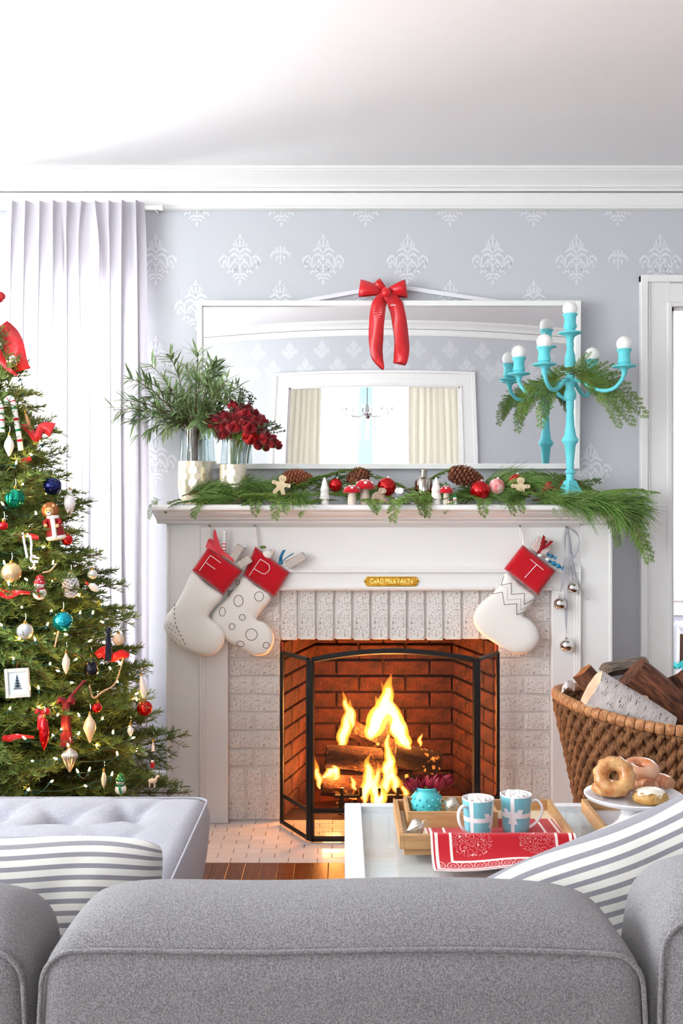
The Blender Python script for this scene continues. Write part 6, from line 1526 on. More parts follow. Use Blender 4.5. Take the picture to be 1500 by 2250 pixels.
t, c, q = orn('reindeer_ornament', 'beige reindeer hanging at the lowest outer bough', 335, 1716, 14); M_BEI = mat('beige_ceramic', rgb(222, 192, 164), .5)
put('body', MB().ball(c, (10*q, 5*q, 6*q), 12, 8), M_BEI, t); put('neck', MB().tube([c+Vector((7*q, 0, 2*q)), c+Vector((10*q, 0, 9*q))], 3*q, 8), M_BEI, t); put('head', MB().ball(c+Vector((12*q, 0, 10*q)), (4.5*q, 2.5*q, 2.8*q), 10, 8), M_BEI, t)
for x in (-6, 5):
    for y in (-3, 3): put('leg', MB().tube([c+Vector((x*q, y*q, -3*q)), c+Vector((x*q-.5*q, y*q, -14*q))], 1.4*q, 6), M_BEI, t)
t, c, q = orn('seahorse_ornament', 'white carved seahorse on a paper chain', 72, 1236, 16); put('body', MB().tube(crom([c+Vector((a*q, 0, b*q)) for a, b in ((6, 12), (-2, 14), (-4, 6), (3, -2), (1, -10), (-6, -13), (-8, -8))], 5), [3.5*q*(1-.02*k) for k in range(31)], 8), M_MILK, t); put('snout', MB().tube([c+Vector((4*q, 0, 12*q)), c+Vector((14*q, 0, 9*q))], 2*q, 6), M_MILK, t); put('fin', MB().box(c.x+2*q, c.x+12*q, c.y-1*q, c.y+1*q, c.z-1*q, c.z+5*q, .5*q), M_MILK, t, smooth=False)
def chain(lab, pts, m, r, nm='bead_chain', sp=1.7):
    c0 = tp(*pts[0]); cs_ = crom([tp(a, b, 1.0) for a, b in pts], 8); t = thing(nm, lab, 'bead chain', cs_[0]); ac = 0; me = None
    bm1 = mesh('bead', MB().ball((0, 0, 0), r, 8, 6), m); put('thread', MB().tube(cs_, .0006, 4), M_THREAD_W, t, recalc=False)
    for p, q_ in zip(cs_, cs_[1:]):
        n = max(1, int((q_-p).length/(r*sp)))
        for k in range(n): link('bead', bm1, t, p.lerp(q_, k/n)-ROOT[t.name])
M_BEADP = mat('rose_gold_bead', rgb(236, 196, 160), .2, metal=.5); M_BEADC = mat('crystal_bead', rgb(236, 230, 224), .08, metal=.3)
chain('crystal bead chain hanging beside the gold ball', [(50, 1172), (54, 1195), (58, 1215), (60, 1225)], M_BEADC, .0042); chain('cream paper link chain above the seahorse', [(66, 1178), (69, 1195), (68, 1212), (70, 1222)], M_MILK, .004, sp=2.1)
chain('rose gold bead garland swagged beside the tassel', [(270, 1448), (262, 1478), (250, 1505), (225, 1520), (205, 1533), (196, 1505)], M_BEADP, .003); chain('rose gold bead garland below the teal ball', [(128, 1388), (124, 1405), (120, 1422)], M_BEADP, .003); chain('short rose gold bead garland above the snowman', [(95, 1258), (110, 1254), (125, 1238)], M_BEADP, .003)
# framed picture ornament
c = tp(45, 1498)+Vector((0, -.02, 0)); q = c.y/F; t = thing('picture_frame_ornament', 'small silver framed winter picture hung on the tree', 'picture frame', c-Vector((0, 0, 32*q)), (0, -.06, 0)); M_SFR = mat('silver_leaf_frame', rgb(214, 208, 202), .35, metal=.5)
for a, b, d, e in ((-27, -19, -32, 32), (19, 27, -32, 32), (-19, 19, 24, 32), (-19, 19, -32, -24)): put('frame', MB().box(a*q, b*q, -.006, .004, (d+32)*q, (e+32)*q, .001), M_SFR, t, world=False, smooth=False)
put('picture', MB().box(-20*q, 20*q, -.002, .003, 7*q, 57*q), mat('pale_winter_print', rgb(206, 216, 222), .5), t, world=False, smooth=False); M_INK = mat('slate_ink', rgb(86, 100, 112), .6)
tr_ = MB()
for k in range(5): w_ = (11-2*k)*q; z0 = (18+k*6)*q; tr_.add([(-w_, -.0024, z0), (w_, -.0024, z0), (0, -.0024, z0+10*q)], [(0, 1, 2)])
put('printed_tree', tr_, M_INK, t, world=False, smooth=False, recalc=False); put('hanger', MB().tube([(0, 0, 64*q), (.004, .01, 80*q)], .001, 5), M_DKRED, t, world=False)
# ---------------- string of lights
M_BULB = mat('warm_bulb', rgb(255, 220, 160), .3, emit=(1, .50, .13, 1), estr=55.0)
sl = thing('string_lights', 'string of warm clear fairy lights wound through the tree on green wire', 'string lights', (TX, TY, .3))
pxs = [(46, 832), (12, 800), (55, 880), (90, 975), (35, 1020), (110, 1070), (50, 1065), (8, 1110), (140, 1180), (92, 1203), (10, 1240), (116, 1240), (170, 1295), (112, 1278), (60, 1275), (20, 1285), (175, 1310), (48, 1335), (112, 1345), (148, 1395), (103, 1375), (78, 1408), (225, 1330), (203, 1350), (228, 1368), (175, 1350), (5, 1375), (40, 1405), (110, 1460), (130, 1475), (165, 1450), (265, 1460), (243, 1470), (260, 1500), (85, 1515), (160, 1500), (180, 1515), (298, 1525), (300, 1540), (118, 1555), (126, 1572), (175, 1575), (225, 1580), (135, 1605), (118, 1618), (170, 1615), (56, 1624), (285, 1595), (290, 1622), (300, 1650), (258, 1660), (126, 1668), (248, 1612), (172, 1698), (195, 1695), (245, 1705), (70, 1672), (190, 1728), (60, 1738), (112, 1718), (20, 1560), (30, 1450), (150, 1640), (215, 1640), (85, 1560), (195, 1410), (215, 1480), (60, 1180), (80, 1130), (70, 1000)]
me_b = mesh('bulb', MB().lathe([(0, -.001), (.0024, 0), (.0030, .005), (.0020, .011), (0, .014)], 8), M_BULB); me_s = mesh('socket', MB().lathe([(0, -.014), (.0030, -.014), (.0034, -.002), (.0026, .0005), (0, .0005)], 8), M_HOOKG)
bp = []
for px, py in pxs:
    c = tp(px, py, rng.uniform(.90, 1.0)); bp.append(c); R = Euler((rng.uniform(-1.2, 1.2), rng.uniform(-1.2, 1.2), 0))
    so = link('socket', me_s, sl, c-ROOT[sl.name], R); link('bulb', me_b, so)
for i in range(44):      # lights on the far side and deep inside
    z = rng.uniform(.3, 1.7); a = rng.uniform(0, 2*PI); r_ = Rtree(z)*rng.uniform(.35, .8); c = Vector((TX+r_*math.cos(a), TY+r_*math.sin(a), z)); bp.append(c); so = link('socket', me_s, sl, c-ROOT[sl.name]); link('bulb', me_b, so)
bp.sort(key=lambda p: -p.z)
for p, q_ in zip(bp, bp[1:]):
    if (p-q_).length < .45: put('wire', MB().tube(crom([p, p.lerp(q_, .5)-Vector((0, 0, .02)), q_], 3), .0011, 4), M_HOOKG, sl, recalc=False)

# ================================================================== SOFA
def fabric_mat(name, c1, c2, scale=420, bump=.35):
    m = mat(name, c1, .95, var=c2, vscale=scale, vdetail=2, bump=bump, bscale=scale*1.3, sheen=.35, spec=.2); return m
M_SOFA = fabric_mat('heathered_grey_wool', rgb(110, 106, 109), rgb(150, 146, 148), 460, .5)
M_SEAM = mat('dark_seam_thread', rgb(96, 88, 90), .9)
sofa = thing('sofa', 'grey heathered wool sofa with three loose back cushions seen from behind', 'sofa', (0, 1.6, 0))
def back_cushion(cx, w_, dz, lab=None, yb=1.243, tilt=0.0, seed=0):
    d_, h_ = .205, .285; zc_ = .443+h_/2
    def fn(p):
        u, v, q = p.x/(w_/2), p.y/(d_/2), p.z/(h_/2)
        up = max(0, q)**2
        z = p.z + .046*(1-v*v)*(1-abs(u)**9)*up + .002*math.sin(u*5+seed)*up
        y = p.y - (.012*(1-u*u)*(1-q*q) if v < 0 else -.02*(1-u*u)*(1-q*q))
        x = p.x*(1-.045*up*(.5+.5*v)) + math.copysign(.007*(1-q*q), p.x)*abs(u)**3
        return Vector((x, y, z))
    M = Matrix.Rotation(tilt, 3, 'X')
    c = Vector((cx, yb+d_/2, zc_+dz))
    bc_o = put('back_cushion', MB().rbox(c, (w_, d_, h_), .034, (44, 20, 30), fn=fn, M=M), M_SOFA, sofa, angle=None)
    # piped seam around the rear panel
    hw, hh, r = w_/2-.004, h_/2-.006, .03; pts = []
    for sx, sz, a0 in ((1, 1, 0), (-1, 1, PI/2), (-1, -1, PI), (1, -1, 3*PI/2)):
        for k in range(7):
            a = a0+k*PI/12; pts.append((sx*(hw-r)+r*math.cos(a), sz*(hh-r)+r*math.sin(a)))
    path = []
    for i, (x, z) in enumerate(pts):
        x2, z2 = pts[(i+1) % len(pts)]; n = max(1, int(math.hypot(x2-x, z2-z)/.03))
        for k in range(n): path.append((x+(x2-x)*k/n, z+(z2-z)*k/n))
    P3 = []
    for x, z in path:
        q = fn(Vector((x, -d_/2+.010, z))); P3.append(c+M @ Vector((q.x, q.y-.003, q.z)))
    P3.append(P3[0]); put('piping', MB().tube(P3, .0032, 6), M_SOFA, bc_o, angle=None)
back_cushion(0, .705, 0, seed=0); back_cushion(-.722, .700, .001, seed=2); back_cushion(.722, .700, .040, yb=1.240, seed=4)
put('back_frame', MB().rbox((0, 1.275, .32), (2.36, .14, .46), .03, (20, 6, 10)), M_SOFA, sofa, angle=None)
for i, x in enumerate((-.72, 0, .72)): put('seat_cushion', MB().rbox((x, 1.72, .36), (.715, .68, .16), .04, (16, 16, 8)), M_SOFA, sofa, angle=None)
put('seat_base', MB().rbox((0, 1.66, .20), (2.3, .80, .20), .02, (10, 8, 6)), M_SOFA, sofa, angle=None)
for x in (-1.19, 1.19): put('arm', MB().rbox((x, 1.66, .34), (.18, .82, .48), .04, (8, 14, 10)), M_SOFA, sofa, angle=None)
M_LEG = mat('dark_walnut', rgb(70, 44, 30), .4)
for x in (-1.15, 1.15):
    for y in (1.30, 2.0): put('leg', MB().lathe([(0, 0), (.016, 0), (.024, .11), (0, .11)], 12, TR((x, y, 0))), M_LEG, sofa)

# ---------------- striped pillows
def stripe_mat(name, axis, period, c1, c2, duty=.42, off=0.0):
    m = mat(name, c1, .9, bump=.15, bscale=500, sheen=.2); nt = m.node_tree; L = nt.links.new; b = nt.nodes['Principled BSDF']
    tc = nt.nodes.new('ShaderNodeTexCoord'); sp = nt.nodes.new('ShaderNodeSeparateXYZ'); L(tc.outputs['UV'], sp.inputs[0])
    n = nt.nodes.new('ShaderNodeMath'); n.operation = 'MULTIPLY_ADD'; n.inputs[1].default_value = 1/period; n.inputs[2].default_value = 40+off; L(sp.outputs[axis], n.inputs[0])
    f = nt.nodes.new('ShaderNodeMath'); f.operation = 'FRACT'; L(n.outputs[0], f.inputs[0]); g_ = nt.nodes.new('ShaderNodeMath'); g_.operation = 'LESS_THAN'; g_.inputs[1].default_value = duty; L(f.outputs[0], g_.inputs[0])
    ns = nt.nodes.new('ShaderNodeTexNoise'); ns.inputs['Scale'].default_value = 500; L(tc.outputs['Object'], ns.inputs['Vector'])
    rp = nt.nodes.new('ShaderNodeMix'); rp.data_type = 'RGBA'; rp.inputs[6].default_value = c2; rp.inputs[7].default_value = tuple(min(1, x*1.5) for x in c2[:3])+(1,); L(ns.outputs[0], rp.inputs[0])
    mx = nt.nodes.new('ShaderNodeMix'); mx.data_type = 'RGBA'; mx.inputs[6].default_value = c1; L(g_.outputs[0], mx.inputs[0]); L(rp.outputs[2], mx.inputs[7]); L(mx.outputs[2], b.inputs['Base Color']); return m
M_STR = stripe_mat('grey_and_cream_ticking', 1, .0160, rgb(214, 211, 205), rgb(120, 117, 124))
M_STR2 = stripe_mat('grey_and_cream_ticking_wide', 1, .0172, rgb(214, 211, 205), rgb(120, 117, 124))
def pillow_mb(w_, h_, t_, seed=0, n=44, crease=()):
    rr = random.Random(seed); vs = []; uv = []; fs = []; idx = {}
    for side in (-1, 1):
        for i in range(n+1):
            for j in range(n+1):
                u, v = 2*i/n-1, 2*j/n-1; e = (1-abs(u)**2.6)*(1-abs(v)**2.6); key = (side if 0 < i < n and 0 < j < n else 0, i, j)
                if key in idx: continue
                th = t_/2*max(e, 0)**.42
                for (cu, cv, ang, dep, wd) in crease:
                    dd = (u-cu)*math.cos(ang)+(v-cv)*math.sin(ang); al = -(u-cu)*math.sin(ang)+(v-cv)*math.cos(ang); th -= dep*math.exp(-(dd/wd)**2-(al/.45)**2)*(e > .02)
                pin = 1-.06*(1-abs(v))*abs(u)**4-.0*abs(v)
                x = u*w_/2*(1-.05*(1-v*v)*abs(u)-.05*abs(u)**5*abs(v)**5); z = v*h_/2*(1-.03*(1-u*u)*abs(v)-.12*abs(u)**6*abs(v)**4)
                idx[key] = len(vs); vs.append((x, side*th, z)); uv.append((u*w_/2, v*h_/2 + .003*math.sin(u*6+seed)))
    for side in (-1, 1):
        for i in range(n):
            for j in range(n):
                q = [idx[(side if 0 < a < n and 0 < b < n else 0, a, b)] for a, b in ((i, j), (i+1, j), (i+1, j+1), (i, j+1))]; fs.append(tuple(q if side < 0 else q[::-1]))
    mb = MB().add(vs, fs); mb.uv = uv; return mb
M_PIPE = mat('cream_piping', rgb(238, 236, 232), .85)
def pillow(label, loc, rot, w_, h_, t_, m, seed, crease=()):
    t = thing('striped_pillow', label, 'pillow', loc, rot, group='striped pillows on the sofa'); put('cover', pillow_mb(w_, h_, t_, seed, crease=crease), m, t, world=False, angle=None)
    return t
pillow('grey and cream striped lumbar pillow lying level behind the sofa cushions near the tufted ottoman', (-.545, 1.575, .600), (math.radians(-16), 0, 0), .57, .32, .20, M_STR, 1, ((-.05, .6, .1, .010, .10), (.5, .5, -.3, .006, .1)))
pillow('grey and cream striped pillow tilted up behind the sofa cushions near the doughnut stand', (.495, 1.585, .640), (math.radians(-14), math.radians(-21), math.radians(4)), .60, .32, .19, M_STR2, 2, ((-.45, .5, .5, .012, .10), (.1, .4, .3, .008, .12)))

# ================================================================== TUFTED OTTOMAN
M_OTT = fabric_mat('pale_grey_wool_window_tint', rgb(138, 137, 148), rgb(170, 169, 179), 400, .3)  # paler weave than the sofa; lavender tint of window light mixed into the colour
ot = thing('tufted_ottoman', 'pale grey tufted bench with tapered sides between tree and coffee table', 'ottoman', (-.88, 2.52, 0))
ow, od, oh = 1.06, .76, .31; oc = Vector((-.885, 2.535, .303))
tufts = [(-.545, 2.735), (-.712, 2.70), (-.885, 2.735), (-1.06, 2.70), (-.545, 2.46), (-.712, 2.43), (-.885, 2.46), (-1.06, 2.43), (-1.22, 2.735), (-1.22, 2.46)]
def ofn(p):
    u, v, q = p.x/(ow/2), p.y/(od/2), p.z/(oh/2); s = 1-.045*max(0, 1-q)**1.2*.8 + .018*(1-q*q)
    z = p.z; x, y = p.x*s, p.y*s
    if q > .2:
        wx, wy = p.x+oc.x, p.y+oc.y; k = min(1, (q-.2)/.5); z += .020*(1-u**4)*(1-v**4)*k
        for i, (tx, ty) in enumerate(tufts):
            dx, dy = wx-tx, wy-ty; r2 = dx*dx+dy*dy; z -= .028*math.exp(-r2/.0016)*k+.016*math.exp(-r2/.009)*k
            for ang in ((2.2, .95) if i % 2 else (2.0, 1.1)):       # folds running between the buttons
                dd = dx*math.sin(ang)-dy*math.cos(ang); al = dx*math.cos(ang)+dy*math.sin(ang); z -= .014*math.exp(-(dd/.014)**2-(al/.11)**2)*k
    return Vector((x, y, z))
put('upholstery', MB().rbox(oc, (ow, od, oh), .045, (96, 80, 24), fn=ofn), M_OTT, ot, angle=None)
pp = []
for sx, sy, a0 in ((1, 1, 0), (-1, 1, PI/2), (-1, -1, PI), (1, -1, 3*PI/2)):
    for k in range(6):
        a = a0+k*PI/10; r = .045; x, y = sx*(ow/2-.052)+r*math.cos(a), sy*(od/2-.052)+r*math.sin(a); pp.append((x, y))
ring = []
for i, (x, y) in enumerate(pp):
    x2, y2 = pp[(i+1) % len(pp)]; n = max(1, int(math.hypot(x2-x, y2-y)/.03)); ring += [(x+(x2-x)*k/n, y+(y2-y)*k/n) for k in range(n)]
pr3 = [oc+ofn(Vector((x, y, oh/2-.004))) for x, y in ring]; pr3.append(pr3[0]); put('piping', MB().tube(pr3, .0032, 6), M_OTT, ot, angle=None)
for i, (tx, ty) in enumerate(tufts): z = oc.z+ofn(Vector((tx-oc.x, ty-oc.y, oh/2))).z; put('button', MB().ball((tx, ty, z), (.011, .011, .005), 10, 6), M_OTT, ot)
for x in (-1.33, -.45):
    for y in (2.25, 2.82): put('leg', MB().lathe([(0, 0), (.014, 0), (.024, .145), (0, .145)], 12, TR((x, y, 0))), M_LEG, ot)

# ================================================================== COFFEE TABLE
ZT = .42; tx0, tx1, ty0, ty1 = .006, 1.16, 2.375, 2.985
M_TWHITE = mat('white_lacquer', rgb(240, 242, 246), .2, coat=.3); M_TGLASS = clear_glass('table_glass', (.97, .985, .98, 1), .12, .01); M_GEDGE = mat('green_glass_edge', rgb(60, 128, 116), .15, spec=.8)
ct = thing('coffee_table', 'white lacquered coffee table with inset glass top', 'coffee table', ((tx0+tx1)/2, 2.68, 0)); fw = .046
for a, b, c, d in ((tx0, tx0+fw, ty0, ty1), (tx1-fw, tx1, ty0, ty1), (tx0+fw, tx1-fw, ty0, ty0+.018), (tx0+fw, tx1-fw, ty1-.03, ty1)): put('top_frame', MB().box(a, b, c, d, ZT-.075, ZT-(.0 if b-a < .1 else .010 if c == ty0 else 0), .002), M_TWHITE, ct, smooth=False)
put('glass_top', MB().box(tx0+fw+.001, tx1-fw-.001, ty0+.012, ty1-.031, ZT-.009, ZT-.0005), M_TGLASS, ct, smooth=False); put('glass_edge', MB().box(tx0+fw+.001, tx1-fw-.001, ty0+.008, ty0+.0118, ZT-.009, ZT-.0008), M_GEDGE, ct, smooth=False)
put('under_panel', MB().box(tx0+fw, tx1-fw, ty0+.018, ty1-.03, ZT-.030, ZT-.018), M_TWHITE, ct, smooth=False)
for x in (tx0, tx1-.05):
    for y in (ty0, ty1-.05): put('leg', MB().box(x, x+.05, y, y+.05, 0, ZT-.0755, .002), M_TWHITE, ct, smooth=False)
# ---------------- oak trays
M_TRAY = mat('pale_oak', rgb(200, 156, 108), .5, var=rgb(182, 136, 90), vscale=12, vdetail=6, vstretch=(1, 9, 9), bump=.05, bscale=80, bstretch=(1, 12, 12)); M_LINER = mat('cream_tray_liner', rgb(232, 216, 186), .6)
def tray(label, x0, x1, y0, y1, z0, h, wl=.012, foot=True, liner=M_LINER):
    t = thing('oak_tray', label, 'tray', ((x0+x1)/2, (y0+y1)/2, z0), group='oak trays on the coffee table'); zf_ = z0+(.018 if foot else 0)
    if foot: put('plinth', MB().box(x0+.012, x1-.012, y0+.012, y1-.012, z0+.0003, zf_+.002, .001), M_TRAY, t, smooth=False)
    put('tray_floor', MB().box(x0+wl*.5, x1-wl*.5, y0+wl*.5, y1-wl*.5, zf_+.001, zf_+.007), liner, t, smooth=False)
    for a, b, c, d in ((x0, x0+wl, y0, y1), (x1-wl, x1, y0, y1), (x0+wl, x1-wl, y0, y0+wl), (x0+wl, x1-wl, y1-wl, y1)): put('side', MB().box(a, b, c, d, zf_, z0+h, .001), M_TRAY, t, smooth=False)
    return zf_+.007
zt1 = tray('large oak tray holding the mugs and the red napkin', .134, .551, 2.525, 2.835, ZT, .052); zt2 = tray('small oak tray nested in the large one under the turquoise vase', .160, .386, 2.655, 2.80, zt1, .044, .009, False); zt3 = tray('oak tray partly hidden under the doughnut stand', .632, 1.05, 2.56, 2.835, ZT, .052, liner=mat('grey_tray_liner', rgb(206, 204, 208), .6))
# ---------------- hobnail vase and tulips
M_HOB = mat('turquoise_milk_glass', rgb(84, 196, 202), .35, coat=.2, spec=.5); hx, hy = XP(937, 2.728), 2.728
hv = thing('hobnail_vase', 'round turquoise hobnail glass vase holding red tulips', 'vase', (hx, hy, zt2)); hp = [(0, 0), (.022, 0), (.027, .004), (.034, .020), (.0375, .038), (.036, .056), (.030, .068), (.027, .073), (.030, .080), (.028, .082), (.024, .076), (.024, .01), (0, .008)]
put('body', MB().lathe(hp, 32, TR((hx, hy, zt2))), M_HOB, hv, angle=60); me_h = mesh('hobnail', MB().ball((0, 0, 0), .0036, 8, 6), M_HOB)
for r, (z, rad) in enumerate(((.014, .031), (.027, .0362), (.041, .0375), (.055, .0362))):
    for k in range(13): a = 2*PI*(k+.5*(r % 2))/13; link('hobnail', me_h, hv, (rad*math.cos(a), rad*math.sin(a), z))
M_TUL = mat('wine_red_tulip', rgb(124, 10, 32), .5, var=rgb(160, 30, 54), vscale=40, translucent=.12)
def tulip_mb():
    mb = MB()
    for k in range(6):
        a0 = k*PI/3; o = len(mb.v); g_ = 6; q = .86 if k % 2 else 1.0
        for i in range(g_+1):
            for j in range(g_+1):
                u, v = i/g_-.5, j/g_; r = (.35+.65*math.sin(PI*min(1, .15+v*.75)))*q*(1-.10*v); wd = 1.25*math.sin(PI*(.12+.80*v))**.7; az = a0+u*wd; mb.v.append((r*math.cos(az), r*math.sin(az), 2.2*v*(1-.25*abs(u)*v)))
        for i in range(g_):
            for j in range(g_): mb.f.append((o+i*(g_+1)+j, o+(i+1)*(g_+1)+j, o+(i+1)*(g_+1)+j+1, o+i*(g_+1)+j+1)); mb.m.append(0)
    return mb
me_t = mesh('bloom', tulip_mb(), M_TUL, angle=None, recalc=False)
for i, (px, py, s, dx, dz) in enumerate(((903, 1722, 13, -.7, .7), (925, 1722, 15, -.15, 1), (962, 1718, 15, .25, 1), (983, 1715, 13, .75, .75), (945, 1716, 12, .05, 1))):
    c = P(px, py, hy-.01+.02*(i % 2)); t = thing('tulip', ('wine red tulip leaning out of the turquoise vase toward the flames', 'full wine red tulip in the turquoise vase, next to the leaning one', 'full wine red tulip above the turquoise vase on the acorn side', 'wine red tulip leaning out of the turquoise vase over the mercury acorn', 'wine red tulip set back between the fuller ones in the turquoise vase')[i], 'flower', (hx, hy, zt2+.05), group='tulips in the turquoise vase'); d = Vector((dx, -.35, dz)).normalized(); q = s*1.12*hy/F
    link('bloom', me_t, t, c-d*q*1.1-ROOT[t.name], (align(d) @ Matrix.Rotation(PI/2, 3, 'Y')).to_euler(), (q, q, q)); put('stem', MB().tube(crom([(hx+dx*.008, hy, zt2+.02), (hx+dx*.016, hy-.004, zt2+.08), c-d*q*1.05], 4), .0026, 6), M_STEM, t, recalc=False)
# ---------------- mercury acorns
def kugel(px, py, Y, r, dirv, label):
    c = P(px, py, Y); t = thing('mercury_acorn', label, 'ornament', c-Vector((0, 0, r*Y/F*.8)), group='mercury glass acorns on the trays'); q = r*Y/F; R = align(dirv) @ Matrix.Rotation(PI/2, 3, 'Y')
    put('body', MB().lathe([(0, -1.35*q), (.14*q, -1.25*q), (.5*q, -.7*q), (.92*q, -.1*q), (1.0*q, .25*q), (.85*q, .62*q), (.4*q, .85*q), (.3*q, .9*q), (0, .92*q)], 48, TR(c, R), rib=.06, nrib=16), M_MERC, t, angle=None)
    d = Vector(dirv).normalized(); put('cap', MB().lathe([(.3*q, .86*q), (.3*q, 1.1*q), (0, 1.12*q)], 14, TR(c, R)), M_MERC, t); e = c+d*q*1.35; s = d.cross(Vector((0, 1, 0))).normalized(); put('ring', MB().tube([e+(d*math.cos(a*PI/8)+s*math.sin(a*PI/8))*q*.34 for a in range(17)], q*.06, 6), M_MERC, t)
kugel(993, 1769, 2.70, 17, (-.85, -.1, .35), 'mercury glass acorn leaning against the turquoise vase'); kugel(913, 1818, 2.575, 17.5, (.9, .1, .4), 'mercury glass acorn lying in the corner of the large tray')
# ---------------- red printed napkin over the tray edge
def napkin_mat():
    m = mat('red_printed_cotton', rgb(186, 14, 34), .85, sheen=.2); nt = m.node_tree; L = nt.links.new; b = nt.nodes['Principled BSDF']; tc = nt.nodes.new('ShaderNodeTexCoord'); sp = nt.nodes.new('ShaderNodeSeparateXYZ'); L(tc.outputs['UV'], sp.inputs[0])
    def M2(op, a, v=None, c=None):
        n = nt.nodes.new('ShaderNodeMath'); n.operation = op
        for i, s in enumerate((a, v, c)):
            if s is None: continue
            if hasattr(s, 'links'): L(s, n.inputs[i])
            else: n.inputs[i].default_value = s
        return n.outputs[0]
    U, V = sp.outputs[0], sp.outputs[1]
    e = M2('MINIMUM', M2('MINIMUM', U, M2('SUBTRACT', 1, U)), V)                      # distance from the printed edges
    def band(x, a, b_): return M2('MULTIPLY', M2('GREATER_THAN', x, a), M2('LESS_THAN', x, b_))
    lines = M2('MAXIMUM', M2('MAXIMUM', band(e, .0, .016), band(e, .028, .050)), band(e, .128, .146))
    # row of outlined rings along the border, scrolls inside
    def rings(x, y, n, r0, r1): fx = M2('SUBTRACT', M2('FRACT', M2('MULTIPLY', x, n)), .5); fy = y; d = M2('SQRT', M2('ADD', M2('MULTIPLY', fx, fx), M2('MULTIPLY', fy, fy))); return band(d, r0, r1)
    rg = M2('MULTIPLY', M2('MAXIMUM', rings(U, M2('MULTIPLY', M2('SUBTRACT', V, .09), 10), 11, .40, .46), rings(U, M2('MULTIPLY', M2('SUBTRACT', V, .09), 10), 11, .17, .22)), band(e, .055, .126))
    ns = nt.nodes.new('ShaderNodeTexNoise'); ns.inputs['Scale'].default_value = 20; ns.inputs['Detail'].default_value = 1; L(tc.outputs['UV'], ns.inputs['Vector']); ct_ = M2('ABSOLUTE', M2('SUBTRACT', M2('FRACT', M2('MULTIPLY', ns.outputs[0], 7)), .5)); cont = M2('LESS_THAN', ct_, .055)
    def blob(cx, cy, rx, ry): a = M2('DIVIDE', M2('SUBTRACT', U, cx), rx); c = M2('DIVIDE', M2('SUBTRACT', V, cy), ry); return M2('LESS_THAN', M2('ADD', M2('MULTIPLY', a, a), M2('MULTIPLY', c, c)), 1)
    fl = M2('MULTIPLY', cont, M2('MAXIMUM', blob(.28, .27, .14, .10), blob(.74, .27, .14, .10)))
    mk = M2('MAXIMUM', lines, M2('MULTIPLY', M2('MAXIMUM', rg, fl), .7)); mx = nt.nodes.new('ShaderNodeMix'); mx.data_type = 'RGBA'; mx.inputs[6].default_value = rgb(190, 12, 32); mx.inputs[7].default_value = rgb(240, 226, 220); L(mk, mx.inputs[0]); L(mx.outputs[2], b.inputs['Base Color']); return m
nk = MB(); vs = []; uv = []; nu, xl, xr = 60, .205, .545; prof = [(2.735, zt1+.003), (2.66, zt1+.004), (2.60, zt1+.003), (2.545, zt1+.006), (2.533, ZT+.050), (2.524, ZT+.0565), (2.512, ZT+.054), (2.505, ZT+.040), (2.490, ZT+.018), (2.468, ZT+.005), (2.43, ZT+.003)]
pc = crom([(0, y, z) for y, z in prof], 4); acc = [0]
for p, q in zip(pc, pc[1:]): acc.append(acc[-1]+(q-p).length)
for side in (0, 1):
    for i in range(nu+1):
        u = i/nu
        for j, p in enumerate(pc):
            s = acc[j]/acc[-1]; wv = .0035*math.sin(u*9+s*3)*min(1, max(0, (s-.6)*4)); fan = 1+.05*max(0, s-.6); x = (xl+xr)/2+(u-.5)*(xr-xl)*fan+.010*(s-.5)
            vs.append((x, p.y-(.012*math.sin(u*5+1) if s > .9 else .012*math.sin(u*5+1)*max(0, s-.7)*5), max(p.z+wv*.6, (ZT+.0015))+side*.0012)); uv.append((u, 1-s))
n1 = (nu+1)*len(pc); fs = []
for i in range(nu):
    for j in range(len(pc)-1): q = (i*len(pc)+j, (i+1)*len(pc)+j, (i+1)*len(pc)+j+1, i*len(pc)+j+1); fs += [q[::-1], tuple(a+n1 for a in q)]
nk.add(vs, fs); nk.uv = uv; put('red_napkin', nk, napkin_mat(), label='red cotton napkin with white printed border folded over the tray edge', cat='napkin', angle=None, recalc=False)
